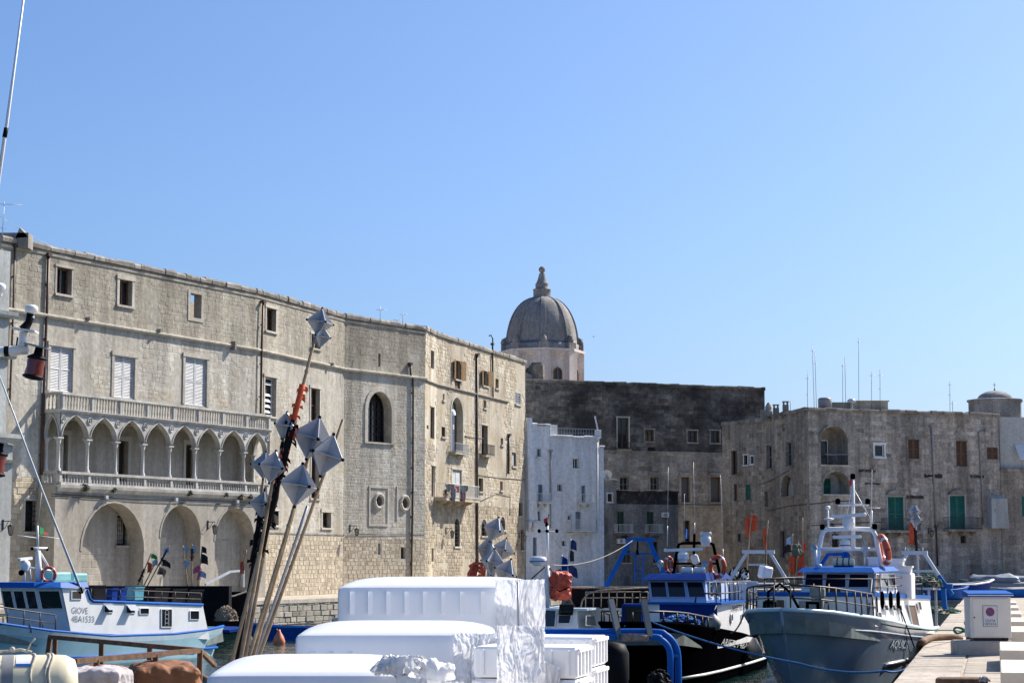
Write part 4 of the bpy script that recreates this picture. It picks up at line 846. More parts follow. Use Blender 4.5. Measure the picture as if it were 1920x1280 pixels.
# ------------------------------------------------------------------ church dome
YD = 200.; dc = at(1016.5, 655, YD); px = YD/F
dm = thing('church_dome', 'grey ribbed church dome on a cream octagonal drum with ball finial, above the roofs', 'church dome', (dc.x, YD, ZD-3))
def zy(y): return at(1016.5, y, YD).z
drum = MB(); r0 = 72*px
def octa(mb, r, za, zb, a0=pi/8, n=8): P = [Vector((dc.x+r*cos(a0+2*pi*k/n), YD+r*sin(a0+2*pi*k/n), za)) for k in range(n)]; mb.prism(P, (0, 0, zb-za))
A0 = -pi/2+radians(24)                                 # a pier of the drum faces the camera
octa(drum, r0*1.0, zy(760), zy(664), A0+pi/8); drum.build('drum', M_DRUM, dm)
for k in range(8):
    a = A0+pi/8+2*pi*k/8; c = Vector((dc.x+r0*1.0*cos(a), YD+r0*1.0*sin(a), 0)); mb = MB()
    mb.box(Vector((c.x, c.y, (zy(760)+zy(664))/2)), (.7, 1.15, zy(664)-zy(760)-.01), Matrix.Rotation(a, 3, 'Z')); mb.build('drum_pier', M_DRUM, dm)
    mb = MB(); zt = zy(655); mb.box(Vector((dc.x+r0*.98*cos(a), YD+r0*.98*sin(a), zt)), (.75, 1.0, .8), Matrix.Rotation(a, 3, 'Z')); mb.ball((dc.x+r0*1.0*cos(a), YD+r0*1.0*sin(a), zt+.62), .36, 8, (1, 1, 1.25)); mb.tube([(dc.x+r0*.86*cos(a), YD+r0*.86*sin(a), zt+1.2), (dc.x+r0*1.02*cos(a), YD+r0*1.02*sin(a), zt+.9), (dc.x+r0*1.0*cos(a), YD+r0*1.0*sin(a), zt+.3)], .22, 6); mb.build('scroll', M_DOME, dm)
    am = A0+2*pi*(k+1)/8; ri = r0*cos(pi/8); cc = Vector((cos(am), sin(am))); t = Vector((-sin(am), cos(am)))
    wq = W((dc.x+cc.x*ri-t.x, YD+cc.y*ri-t.y), (dc.x+cc.x*ri+t.x, YD+cc.y*ri+t.y))
    if wq.n.dot(cc) < 0: wq.n = cc.copy()
    q = dict(u0=.5, u1=1.5, z0=zy(745), z1=zy(694), depth=-.02, arch='round'); window(dm, wq, q, 'glass', (.16, .08), smat=M_DRUM, mat=M_OCHRE, sill=False)
cr = MB()
for rr, ya, yb in ((1.04, 672, 668), (1.08, 667.9, 664), (1.13, 663.9, 659)): octa(cr, r0*rr, zy(ya), zy(yb), A0+pi/8)
cr.build('drum_cornice', M_DRUM, dm)
R_ = 67*px; zs, zt = zy(655), zy(556); prof = [(R_*1.04, zy(659)), (R_*1.04, zy(648)), (R_*.985, zy(647.5))]
for i in range(15): t = i/14*.93; prof.append((R_*.985*cos(t*pi/2)**.80, zs+(zt-zs)*(.07+.96*sin(t*pi/2)**1.05)/1.03))
mb = MB(); mb.lathe(prof, (dc.x, YD, 0), 48); mb.build('dome_shell', M_DOME, dm)
for k in range(8):
    a = A0+pi/8+2*pi*k/8; mb = MB(); V = []
    for r, z in prof[3:]:
        w_ = .34*max(.45, r/R_); rd = Vector((cos(a), sin(a), 0)); tg = Vector((-sin(a), cos(a), 0)); c = Vector((dc.x, YD, z))
        V += [c+rd*(r-.05)+tg*w_, c+rd*(r+.16)+tg*w_*.9, c+rd*(r+.16)-tg*w_*.9, c+rd*(r-.05)-tg*w_]
    n = len(prof)-3; mb.add(V, [(i*4+j, i*4+j+1, i*4+j+5, i*4+j+4) for i in range(n-1) for j in range(3)]); mb.build('rib', M_DOME, dm)
mb = MB(); mb.lathe([(19*px, zy(566)), (19*px, zy(562)), (16.5*px, zy(560)), (16.5*px, zy(545)), (17.5*px, zy(544)), (17*px, zy(542.5)), (12.5*px, zy(542)), (12.5*px, zy(534)), (13*px, zy(532.5)), (11*px, zy(531)), (8*px, zy(523)), (5.5*px, zy(514)), (5.5*px, zy(513)), (4.5*px, zy(512))], (dc.x, YD, 0), 20); mb.build('lantern', M_DOME, dm)
mb = MB(); mb.ball((dc.x, YD, zy(505.5)), 6.4*px, 16); mb.build('ball_finial', M_DOME, dm)
# ------------------------------------------------------------------ right-hand houses (in the shade)
YC = 155.; pc = at(1515, 768, YC); ZL = pc.z; rg = thing('right_house', 'big weathered house at the head of the harbour, with two stacked arches and green shutters', 'building', (pc.x, pc.y, ZQ))
pl = gz(1432, 784, ZL); WLs = W(pl[:2], pc[:2]); pr_ = gz(1872, 779, ZL); WRs = W(pc[:2], pr_[:2])
ol, nl, orr, nr = [], [], [], []
for r, k in (((1437.5, 834, 1448, 879), 'glass'), ((1473.5, 828, 1485.5, 874), 'glass'), ((1434, 921, 1440, 950), 'door'), ((1463, 995, 1471.5, 1045), 'door')): add(ol, nl, WLs, r, k, .3, sur=(.12, .03), smat=M_R2, mat=M_PIPEG if k == 'glass' else None)
add(ol, nl, WLs, (1464.5, 890, 1487.5, 930), 'blank', .6, 'round', sur=(.18, .04), im=M_PALE, smat=M_R2)
g1 = add(orr, nr, WRs, (1539, 799, 1590, 871), 'none', 1.6, 'round'); g2 = add(orr, nr, WRs, (1544, 884, 1593, 926), 'none', 1.6, 'round', rise=1.0)
add(orr, nr, WRs, (1640, 833, 1657.5, 856), 'glass', .2, sur=(.14, .04), smat=M_WHITE, mat=M_WHP2, nu=1, nz=1)
for r in ((1702.5, 823, 1723.5, 860), (1792.5, 826, 1813, 874)): add(orr, nr, WRs, r, 'shut', .25, sur=(.14, .03), im=M_WOOD, smat=M_R2)
for r in ((1665, 931, 1694, 995), (1781, 929, 1809, 992)): add(orr, nr, WRs, r, 'shut', .28, sur=(.12, .03), sill=False, im=M_GREEN, smat=M_PALE)
for r in ((1801, 1003, 1812, 1018), (1560, 1000, 1573, 1027)): add(orr, nr, WRs, r, 'door', .3, sill=False)
add(orr, nr, WRs, (1850, 838, 1871, 861), 'shut', .2, sill=False, im=M_WOOD)
for w, ops, m in ((WLs, ol, M_R), (WRs, orr, M_R2)):
    mb = MB(); wall(mb, w, 0, w.L, ZQ-.3, ZL, ops); mb.build('wall', m, rg); coping(rg, w, -.05, w.L+.05, ZL-.05, M_ROOF, .25)
    masonry(rg, w, 0, w.L, ZQ, ZL-.1, ops, m, ch=.34, ln=(.4, .9), pad=.2, skip=.34, proud=.016, gap=.02, tint=.16)
flush(rg, nl); flush(rg, nr)
for q, kind in ((g1, 'w'), (g2, 'g')):                  # deep loggia arches with a door inside
    wb = WRs.off(-1.55); mb = MB(); zt = q['z1']; inner = [dict(u0=q['u0']+.05, u1=q['u0']+(q['u1']-q['u0'])*.66, z0=q['z0']+.02, z1=q['z0']+(zt-q['z0'])*(.68 if kind == 'w' else .74), depth=.2, arch=None)]
    wall(mb, wb, q['u0']-.1, q['u1']+.1, q['z0']-.1, zt+.1, inner); lp = mb.build('loggia_back', M_R2 if kind == 'w' else M_PALE, rg)
    if kind == 'w': window(lp, wb, inner[0], 'glass', None, False, mat=M_WHP2, name='glass_door', nz=1)
    else: window(lp, wb, dict(inner[0], im=M_GREEN), 'shut', None, False, name='green_door')
    P = arch_pts(q, 14); mb = MB(); um = (q['u0']+q['u1'])/2
    for (u, z), (u2, z2) in zip(P, P[1:]): mb.prism([WRs.pt(u, z, 0), WRs.pt(u2, z2, 0), WRs.pt(um+(u2-um)*1.13, z2+.2, 0), WRs.pt(um+(u-um)*1.13, z+.2, 0)], (WRs.n.x*.06, WRs.n.y*.06, 0))
    mb.build('archivolt', M_R2, rg)
    rl = MB(); n = int((q['u1']-q['u0'])/.13)
    for i in range(n+1): u = q['u0']+(q['u1']-q['u0'])*i/n; rl.bar(WRs.pt(u, q['z0'], -.1), WRs.pt(u, q['z0']+.85, -.1), .02)
    rl.bar(WRs.pt(q['u0'], q['z0']+.85, -.1), WRs.pt(q['u1'], q['z0']+.85, -.1), .04)
    if kind == 'w': rl.build('railing', M_IRON, rg)
    mb = MB(); rectpanel(mb, WRs, q['u0']-.1, q['u1']+.1, q['z0']-.14, q['z0'], .1, .2); mb.build('sill', M_TRIM, rg)
dr = MB(); u0, z0 = WRs.uv(1545, 851); u1, _ = WRs.uv(1592, 851)
for i in range(5): dr.tube([WRs.pt(u0, z0-i*.02, .1+i*.12), WRs.pt(u1, z0, .1+i*.12)], .012, 4)
for u in (u0+.2, u1-.2): dr.tube([WRs.pt(u, z0-.05, .0), WRs.pt(u, z0-.03, .7)], .015, 4)
dr.build('drying_rack', M_STEEL, rg)
for x0, x1 in ((1660, 1697), (1777, 1808)):              # worn hoods above the green doors
    u0, u1, z0, z1 = WRs.rect(x0, 918, x1, 927); mb = MB(); n = 10; pts = [(u0+(u1-u0)*i/n, z0+(z1-z0)*sin(pi*i/n)**.6) for i in range(n+1)]; mb.prism([WRs.pt(u, z, 0) for u, z in pts], (WRs.n.x*.25, WRs.n.y*.25, 0)); mb.build('door_hood', M_ROOF, rg)
balcony(rg, WRs, 1651, 972, 1716, 998, .85, M_R2, M_IRON, slab=.14, corbels=3); balcony(rg, WRs, 1768, 970, 1832, 996, .85, M_R2, M_IRON, slab=.14, corbels=3)
pipe(rg, WRs, [(1745, 800), (1749, 880), (1754, 985)], .07, M_PIPEG); pipe(rg, WRs, [(1754, 986), (1757, 1060)], .07, M_DKPIPE); pipe(rg, WRs, [(1847, 807), (1834, 809), (1838, 880), (1843, 982)], .06, M_PIPEG)
for pts in ([(1425, 910), (1425, 885)], [(1395, 893), (1424, 910), (1480, 881)]): pipe(rg, WLs, pts, .07, M_PIPEG)
pipe(rg, WLs, [(1424, 910), (1419, 945), (1416, 960), (1415, 1060)], .08, M_DKPIPE)
mb = MB(); mb.tube([WRs.pt(*WRs.uv(*p), .05) for p in ((1520, 985), (1600, 980), (1655, 978))], .025, 5); mb.tube([WLs.pt(*WLs.uv(*p), .05) for p in ((1440, 958), (1480, 948), (1512, 945))], .025, 5); mb.tube([WRs.pt(*WRs.uv(*p), .05) for p in ((1518, 945), (1560, 940), (1600, 938))], .025, 5); mb.build('cable', M_IRON, rg)
bk = [WLs.pt(0, 0, -1.9), WLs.pt(WLs.L-.3, 0, -1.9), WRs.pt(WRs.L, 0, -1.75), WRs.pt(WRs.L, 0, -16), WLs.pt(0, 0, -16)]; body(rg, [p[:2] for p in (WRs.pt(.6, 0, -1.8), WRs.pt(WRs.L, 0, -1.8), WRs.pt(WRs.L, 0, -16), WLs.pt(0, 0, -14), WLs.pt(0, 0, -.8), WLs.pt(WLs.L-1.9, 0, -.8))], ZQ, ZL-.4, M_R)
tb = MB(); y0 = at(1515, 766, YC+1).z                    # roof-top room and its clutter
a, b = at(1600, 762, YC+3), at(1665, 762, YC+3); tb.box(((a.x+b.x)/2, YC+5, ZL+.35), (b.x-a.x, 4, 1.1)); tb.box(((a.x+b.x)/2, YC+5, ZL+.93), (b.x-a.x+.2, 4.2, .08)); a2 = at(1555, 762, YC+3); tb.box(((a.x+a2.x)/2, YC+5.5, ZL+.45), (a.x-a2.x-.02, 3.4, .9)); tb.build('roof_room', M_HOU, rg)
mb = MB()
for x, y in ((1455, 775), (1473, 769)):
    c = at(x, y, YC+5); mb.box(c, (.45, .45, .9))
    for dx in (-.15, .15): mb.box(c+Vector((dx, 0, .55)), (.1, .4, .22))
    mb.box(c+Vector((0, 0, .7)), (.5, .5, .07))
mb.build('chimney', M_ROOF, rg)
tk = thing('roof_tank', 'small grey drum on the roof right of the house corner', 'water tank', at(1547, 766, YC+1.5)); mb = MB(); mb.lathe([(.0001, 0), (.55, 0), (.55, .85), (.45, .95), (.0001, 1)], at(1547, 768, YC+1.5), 14); mb.build('drum', M_PIPEG, tk)
ve = thing('roof_vent', 'round-capped metal vent on the roof between the aerials', 'roof vent', at(1597, 765, YC+2)); mb = MB(); c = at(1597, 765, YC+2); mb.lathe([(.12, -.3), (.12, .4), (.32, .42), (.36, .6), (.2, .75), (.0001, .78)], c, 12); mb.build('cowl', M_STEEL, ve)
# far-left wing (lower) of the same row
lf = thing('left_wing_house', 'lower brownish house with small windows between the dark wall and the arched house', 'building', (WLs.p0.x, WLs.p0.y, ZQ)); pe = gz(1354, 797, gz(1432, 789, ZL).z if False else at(1432, 789, pl.y-.05).z); WLL = W(pe[:2], WLs.pt(-.004, 0, -.05)[:2]); ZLL = at(1432, 789, pl.y).z
o6, n6 = [], []
for r, k, im in (((1371.5, 844, 1382, 890), 'glass', None), ((1395, 853, 1402, 871), 'glass', None), ((1408, 855, 1413.5, 869), 'glass', None), ((1376, 907, 1382.5, 939), 'panel', M_OCHRE), ((1399, 908, 1408, 937), 'shut', M_GREEN), ((1383.5, 1000, 1389, 1015), 'door', None)):
    add(o6, n6, WLL, r, k, .25, sur=(.1, .03), smat=M_WHITE if r[0] in (1395, 1408) else M_R2, nz=1, **({'im': im} if im else {}))
mb = MB(); wall(mb, WLL, 0, WLL.L, ZQ-.3, ZLL, o6); mb.build('wall', M_R, lf); coping(lf, WLL, 0, WLL.L, ZLL-.05, M_ROOF, .3); masonry(lf, WLL, 0, WLL.L, ZQ, ZLL-.2, o6, M_R, ch=.34, ln=(.4, .9), pad=.15, skip=.3, proud=.02, gap=.02, tint=.17); flush(lf, n6)
body(lf, [p[:2] for p in (WLL.pt(0, 0, -.4), WLL.pt(WLL.L-.4, 0, -.4), WLL.pt(WLL.L, 0, -8), WLL.pt(0, 0, -8))], ZQ, ZLL-.4, M_R)
st = thing('roof_pinnacle', 'weathered stone pinnacle on the roof edge beside the dark wall', 'pinnacle', at(1440, 783, 163)); c = at(1440, 783, 163); mb = MB(); mb.box(c+Vector((-.3, 0, .2)), (.6, .5, .9)); mb.lathe([(.42, .1), (.38, .5), (.26, .7), (.3, .85), (.2, 1.05), (.08, 1.25), (.0001, 1.3)], c+Vector((.05, 0, 0)), 8, smooth=False); mb.build('shaft', M_ROOF, st)
# right end: set-back dark house, white stair block, buttress, small round church
re_ = thing('end_house', 'dark plastered house with a white roof block at the right picture edge', 'building', at(1890, 1000, 158)); WE = W(WRs.pt(WRs.L+.004, 0, .02)[:2], (WRs.pt(WRs.L, 0, 0)+Vector((14, 1.2, 0)))[:2]); zE = WE.uv(1900, 882)[1]
oe, ne = [], []; add(oe, ne, WE, (1916, 930, 1926, 968), 'shut', .25, im=M_GREEN, sill=False); add(oe, ne, WE, (1873, 1014, 1879, 1029), 'door', .25, sill=False)
mb = MB(); wall(mb, WE, 0, WE.L, ZQ-.3, zE, oe); mb.build('wall', M_R, re_); coping(re_, WE, 0, WE.L, zE-.05, M_ROOF, .2); masonry(re_, WE, 0, WE.L, ZQ, zE-.2, oe, M_R, ch=.34, ln=(.4, .9), skip=.4, proud=.02, gap=.02); flush(re_, ne)
u0, _, _, z1 = WE.rect(1877, 784, 1925, 880); mb = MB(); mb.prism([WE.pt(u0, zE+.12, -.3), WE.pt(WE.L, zE+.12, -.3), WE.pt(WE.L, zE+.12, -4), WE.pt(u0, zE+.12, -4)], (0, 0, z1-zE)); mb.build('roof_block', M_PALE, re_)
body(re_, [p[:2] for p in (WE.pt(0, 0, -.35), WE.pt(WE.L, 0, -.35), WE.pt(WE.L, 0, -14), WE.pt(0, 0, -14))], ZQ, zE-.1, M_R)
u0, u1, z0, z1 = WE.rect(1905, 833, 1930, 862); mb = MB(); mb.prism([WE.pt(u0, z1, -.28), WE.pt(u1, z1, -.28), WE.pt(u1, z0, .9), WE.pt(u0, z0, .9)], (0, 0, .06)); mb.build('awning', M_WHP2, re_)
mb = MB(); u0, u1, z0, z1 = W(WRs.p0, WRs.p1).rect(1849, 935, 1882, 990); wq = WRs if u1 < WRs.L else WRs
mb.add([wq.pt(u0, z0, .75), wq.pt(u1, z0, .75), wq.pt(u1-.1, z1, .65), wq.pt(u0+.1, z1, .65), wq.pt(u0, z0, 0), wq.pt(u1, z0, 0), wq.pt(u1-.1, z1+.35, 0), wq.pt(u0+.1, z1+.35, 0)], [(0, 1, 2, 3), (1, 5, 6, 2), (3, 2, 6, 7), (0, 3, 7, 4), (0, 4, 5, 1)]); mb.box(wq.pt((u0*.7+u1*.3), (z0+z1)/2+.2, .72), (.22, .1, .3), wq.R()); mb.build('closet_bay', M_PALE, rg)
wall_lamp(WRs, 1747, 1000, 'black lantern between the two green balcony doors', .5); wall_lamp(WRs, 1565, 992, 'black lantern behind the grey trawler mast, under the stacked arches', .4)
cd = thing('small_dome', 'small grey dome on a round turret above the right-hand roofs', 'church dome', at(1868, 776, 172)); c = at(1866, 776, 172); k = 172/F
mb = MB(); mb.lathe([(50*k, -1), (50*k, 22*k), (53*k, 23*k), (53*k, 26*k), (50*k, 27*k), (31*k, 27.5*k)], c, 10, smooth=False); mb.build('turret', M_DOME, cd); mb = MB(); mb.lathe([(32.5*k*cos(t*pi/18), 27*k+17*k*sin(t*pi/18)) for t in range(9)]+[(.0001, 44.2*k)], c, 24); mb.build('dome_shell', M_DOME, cd)
mb = MB(); mb.lathe([(2.4*k, 43*k), (1.4*k, 47*k), (.0001, 49*k)], c, 8); q = c+Vector((0, 0, 48*k)); mb.tube([q, q+Vector((0, 0, .5))], .025, 4); mb.tube([q+Vector((-.14, 0, .33)), q+Vector((.14, 0, .33))], .022, 4); mb.build('cross', M_ROOF, cd)
for x, y0, y1, lean, l, arms in ((1527, 645, 768, -4, 'tall leaning aerial above the house corner, left of a pair', ((.9, .6, 2),)), (1531, 660, 768, -3, 'aerial mast standing just right of the leaning one', ((.8, .5, 2),)), (1514, 694, 770, 0, 'short thick-ended aerial at the house corner, leftmost', ((.8, .7, 3), (.4, .4, 2))), (1580, 682, 764, 0, 'thin aerial left of the tallest mast, with one crossbar', ((.95, .5, 2),)), (1586, 668, 764, -2, 'slightly taller aerial just left of the tallest mast', ()), (1610, 632, 764, 0, 'tallest straight aerial on the right roofs', ((.93, .5, 2),)), (1634, 697, 764, 0, 'short aerial right of the tallest mast', ((.9, .8, 3),)), (1650, 693, 764, 0, 'aerial with two crossbars near the roof room edge', ((.85, .7, 2), (.5, .5, 2))), (1781, 715, 778, 0, 'aerial standing alone above the second brown shutters', ((.9, .6, 3), (.6, .5, 2))), (1786, 751, 778, 0, 'stub aerial beside the lone aerial', ((.8, .8, 2),)), (1482, 750, 768, 0, 'tiny aerial by the chimneys of the arched house', ((.8, .4, 2),))): antenna(x, y0, y1, YC+3, l, arms, lean, r=.022)
gl = thing('gull', 'tiny gull gliding in the sky right of the church dome', 'bird', at(1113, 631, 120)); c = at(1113, 631, 120); mb = MB(); mb.ball(c, .05, 8, (1., 2.6, .8)); mb.build('body', M_GREYM, gl)
for sg in (-1, 1): mb = MB(); mb.add([c+Vector((0, .06, .01)), c+Vector((0, -.06, .01)), c+Vector((sg*.16, -.04, .07)), c+Vector((sg*.36, .03, .03)), c+Vector((sg*.17, .07, .08))], [(0, 1, 2, 4), (4, 2, 3)]); mb.build('wing', M_GREYM, gl)
for x0, x1, y0, y1 in ((1733, 1766, 888, 896), (1700, 1731, 928, 935), (1610, 1641, 880, 885), (1819, 1844, 890, 896), (1622, 1650, 905, 908)):   # scars where render has fallen off
    u0, u1, z0, z1 = WRs.rect(x0, y0, x1, y1); n = 12; P = [(u0+(u1-u0)*i/n, z1-(z1-z0)*.35*abs(noise.noise(Vector((i*.7, x0, 0))))*2) for i in range(n+1)]+[(u0+(u1-u0)*i/n, z0+(z1-z0)*.45*abs(noise.noise(Vector((i*.9, x0, 4))))*2) for i in range(n, -1, -1)]
    mb = MB(); mb.prism([WRs.pt(u, z, .0) for u, z in P], (WRs.n.x*.07, WRs.n.y*.07, 0)); mb.build('render_scar', M_MOULD, rg)
# ------------------------------------------------------------------ boats
M_GREYH = pm('grey_hull_paint', (.20, .255, .32), .2, var=.12, scale=1.2, dirt=.4, dcol=(.13, .15, .17), streak=3, bump=.03, bscale=3, coat=.3)
M_TEALH = pm('teal_hull_paint', (.36, .58, .64), .4, var=.1, scale=1, dirt=.3, dcol=(.22, .32, .33), streak=.4)
M_PALEH = pm('pale_blue_hull', (.55, .68, .74), .4, var=.08, dirt=.25, dcol=(.35, .35, .32), streak=.3)
M_DECK = pm('deck_paint', (.16, .19, .18), .8, var=.25)
M_WGLASS = pm('wheelhouse_glass', (.012, .014, .018), .05, var=.05, spec=.7)
M_RAILD = pm('dark_rail_steel', (.05, .04, .035), .5, .5, var=.4, scale=8)
M_ROPEG = pm('green_rope', (.02, .10, .08), .9, var=.3, scale=20); M_ROPEB = pm('blue_rope', (.06, .20, .42), .9, var=.3, scale=20); M_ROPEW = pm('pale_rope', (.50, .46, .38), .9, var=.3, scale=20)
M_AQUA = pm('aqua_tarpaulin', (.30, .62, .62), .6, var=.15, thin=.3)
M_CREAM = pm('cream_fibreglass', (.74, .66, .46), .35, var=.05, dirt=.15, dcol=(.5, .42, .28))
M_NET = pm('net_mix', (.10, .13, .10), .95, var=.6, scale=14); M_NETK = pm('tan_net', (.36, .28, .20), .95, var=.5, scale=14)
M_FENDER = pm('dirty_fender', (.40, .38, .33), .5, var=.3, scale=3, dirt=.5, dcol=(.10, .09, .08))
class Fr:
    """boat frame: x forward, y to port, z up"""
    def __init__(s, x, y, hd): s.o = Vector((x, y, 0)); s.h = hd; s.M = Matrix.Translation(s.o) @ Matrix.Rotation(hd, 4, 'Z'); s.I = s.M.inverted()
    def _r(s, px, py): c = s.I @ CAM; return c, s.I.to_3x3() @ ray(px, py)
    def Y(s, px, py, y): c, r = s._r(px, py); k = (y-c.y)/r.y; p = c+r*k; return Vector((p.x, y, p.z))
    def X(s, px, py, x): c, r = s._r(px, py); k = (x-c.x)/r.x; p = c+r*k; return Vector((x, p.y, p.z))
    def Z(s, px, py, z): c, r = s._r(px, py); k = (z-c.z)/r.z; p = c+r*k; return Vector((p.x, p.y, z))
    def w(s, p): return s.M @ Vector(p)
class Boat:
    def __init__(s, name, label, fr, st):
        s.fr = fr; s.st = st; s.r = thing(name, label, 'boat', fr.o, fr.h, 'fishing boats in the harbour')
    def part(s, name, mb, mat, parent=None): return mb.build(name, mat, parent or s.r, world=False)
    def sta(s, x):
        S = sorted(s.st); x = min(max(x, S[0][0]), S[-1][0])
        for a, b in zip(S, S[1:]):
            if a[0] <= x <= b[0]: t = (x-a[0])/(b[0]-a[0]); return tuple(p+(q-p)*t for p, q in zip(a, b))
    def y(s, x, z):
        q = s.sta(x); t = min(max(z/q[3], 0), 1); return q[4]+(q[2]-q[4])*t**1.35
    def on(s, px, py, side=1):
        c, r = s.fr._r(px, py); best = None
        for i in range(2400):
            p = c+r*(30+i*.025); e = abs(p.y-side*s.y(p.x, p.z))
            if p.x < s.st[0][0]-.05 and min(q[0] for q in s.st) < p.x and 0 <= p.z <= s.sta(p.x)[3] and p.y*side < s.y(p.x, p.z): return Vector((p.x, side*s.y(p.x, p.z), p.z))
            if best is None or e < best[0]: best = (e, p)
        p = best[1]; return Vector((p.x, side*s.y(p.x, p.z), p.z))
    def hull(s, mat, band=None, bm=None, deckz=.55, draft=.7):
        """band: fraction of the height above which material bm is used"""
        mb = MB(); S = sorted(s.st); rows = []
        L_ = [(-draft, .06), (-draft*.6, .62), (-.12, .96)]
        for xd, xw, bd, zd, bw in S:
            P = [(xw-.2*(z < -.3), bw*k, z) for z, k in L_]
            for t in (0, .12, .3, .5, .7, (band or .85), 1): P.append((xw+(xd-xw)*t, bw+(bd-bw)*t**1.35, zd*t))
            rows.append(P)
        n = len(rows[0])
        for sg in (1, -1):
            V = [Vector((x, y*sg, z)) for P in rows for x, y, z in P]
            f1 = [(i*n+j, i*n+j+1, (i+1)*n+j+1, (i+1)*n+j) for i in range(len(rows)-1) for j in range(n-2)]; f2 = [(i*n+n-2, i*n+n-1, (i+1)*n+n-1, (i+1)*n+n-2) for i in range(len(rows)-1)]
            mb.mi = 0; b = len(mb.v); mb.add(V, f1, smooth=True); mb.mi = 1 if bm else 0
            for f in f2: mb.f.append([k+b for k in f]); mb.t.append(0); mb.m.append(mb.mi); mb.sm.append(True)
        mb.mi = 0; P = rows[0]; mb.add([Vector((x, y, z)) for x, y, z in P]+[Vector((x, -y, z)) for x, y, z in P], [(i, i+1, n+i+1, n+i) for i in range(n-1)])
        # inner bulwark and deck
        V = []
        for xd, xw, bd, zd, bw in S: q = max(bd-.10, .01); V += [Vector((xd-.1*(bd < .5), q, zd)), Vector((xd-.15, q*.97, zd-deckz)), Vector((xd-.15, -q*.97, zd-deckz)), Vector((xd-.1*(bd < .5), -q, zd))]
        mb.mi = 2; mb.add(V, [(i*4+j, i*4+j+1, i*4+j+5, i*4+j+4) for i in range(len(S)-1) for j in range(3)]); mb.add(V[:4], [(0, 1, 2, 3)])
        s.part('hull', mb, [mat, bm or mat, M_DECK])
        mb = MB()
        for sg in (1, -1): mb.tube([Vector((xd, (bd-.04)*sg, zd+.02)) for xd, xw, bd, zd, bw in S], .055, 6)
        return mb
    def rail(s, x0, x1, h, mat=None, n=8, mid=1, sides=(1, -1), inset=.06, r=.022, parts='railing', z=None, yy=None):
        mb = MB()
        for sg in sides:
            P = []
            for i in range(n+1):
                x = x0+(x1-x0)*i/n; q = s.sta(x); y_ = (max(q[2]-inset, .0) if yy is None else yy)*sg; zb = q[3] if z is None else z; P.append((Vector((x, y_, zb)), Vector((x, y_*.985, zb+h))))
            mb.tube([b for a, b in P], r*1.15, 6)
            for k in range(1, mid+1): mb.tube([a+(b-a)*k/(mid+1) for a, b in P], r*.8, 5)
            for a, b in P: mb.tube([a, b], r, 5)
        return s.part(parts, mb, mat or M_RAILD)
    def cabin(s, prof, yb, yt, mat, name='deckhouse', shear=0.):
        """prof: (x, z) polygon in side view; half width yb at the bottom, yt at the top"""
        zs = [z for x, z in prof]; z0, z1 = min(zs), max(zs); n = len(prof); mb = MB()
        f = lambda z: yb+(yt-yb)*(z-z0)/(z1-z0)
        V = [Vector((x, f(z), z)) for x, z in prof]+[Vector((x, -f(z), z)) for x, z in prof]
        mb.add(V, [list(range(n)), list(range(n, 2*n))[::-1]]+[(i, n+i, n+(i+1) % n, (i+1) % n) for i in range(n)])
        return s.part(name, mb, mat)
    def pane(s, P, mat=None, fm=None, name='window', b=.045, t=.02):
        """window from 4 local corner points (in order), slightly proud, with a frame"""
        P = [Vector(p) for p in P]; nn = (P[1]-P[0]).cross(P[3]-P[0]).normalized(); c = sum(P, Vector())/4
        cl = s.fr.I @ CAM
        if nn.dot(cl-c) < 0: nn = -nn
        mb = MB(); O = [c+(p-c)*(1+b/max((p-c).length, .05)) for p in P]
        V = [p+nn*t*1.6 for p in O]+[p+nn*t*1.6 for p in P]+[p-nn*.01 for p in O]+[p+nn*.004 for p in P]
        mb.add(V, [(i, (i+1) % 4, 4+(i+1) % 4, 4+i) for i in range(4)]+[(i, 8+i, 8+(i+1) % 4, (i+1) % 4) for i in range(4)]+[(4+i, 4+(i+1) % 4, 12+(i+1) % 4, 12+i) for i in range(4)])
        w_ = s.part(name, mb, fm or M_WHP); mb = MB(); mb.add([p+nn*.008 for p in P], [(0, 1, 2, 3)]); s.part('pane', mb, mat or M_WGLASS, w_); return w_
    def text(s, txt, f, wd, ht, mat, shear=0, name='lettering'):
        mb = MB(); text_mesh(mb, txt, f, wd, ht, shear); return s.part(name, mb, mat)
def scanner(b, c, ln, mat=None, dirv=(0, 1, 0), name='radar_scanner', ped=True):
    c = Vector(c); d = Vector(dirv).normalized(); mb = MB(); mb.bar(c-d*ln/2, c+d*ln/2, .12, .09); mb.ball(c-d*ln/2, .055, 6); mb.ball(c+d*ln/2, .055, 6)
    if ped: mb.lathe([(.05, -.02), (.09, -.06), (.16, -.10), (.17, -.24), (.13, -.34), (.12, -.38)], c, 12)
    return b.part(name, mb, mat or M_WHP)
def dome_radar(b, c, r, h, name='radar_dome', stripe=True):
    mb = MB(); mb.lathe([(.0001, 0), (r*.8, 0), (r, h*.25), (r, h*.7), (r*.85, h*.93), (.0001, h)], c, 16); p = b.part(name, mb, M_WHP)
    if stripe: mb = MB(); mb.lathe([(r*1.01, h*.25), (r*1.01, h*.36)], c, 16); b.part('stripe', mb, M_DBLUE, p)
def ringbuoy(label, c, r, R, grp='orange lifebuoys'):
    t = thing('lifebuoy', label, 'lifebuoy', c, group=grp); mb = MB(); n = 20
    mb.tube([Vector(c)+R @ Vector((r*cos(2*pi*i/n), 0, r*sin(2*pi*i/n))) for i in range(n+1)], r*.24, 8, cap=False); mb.build('ring', M_ORANGE, t)
    for k in range(4):
        a = pi/4+pi/2*k; mb = MB(); mb.tube([Vector(c)+R @ Vector((r*cos(a+q), 0, r*sin(a+q))) for q in (-.12, 0, .12)], r*.255, 8, cap=False); mb.build('band', M_WHP2, t)
    return t
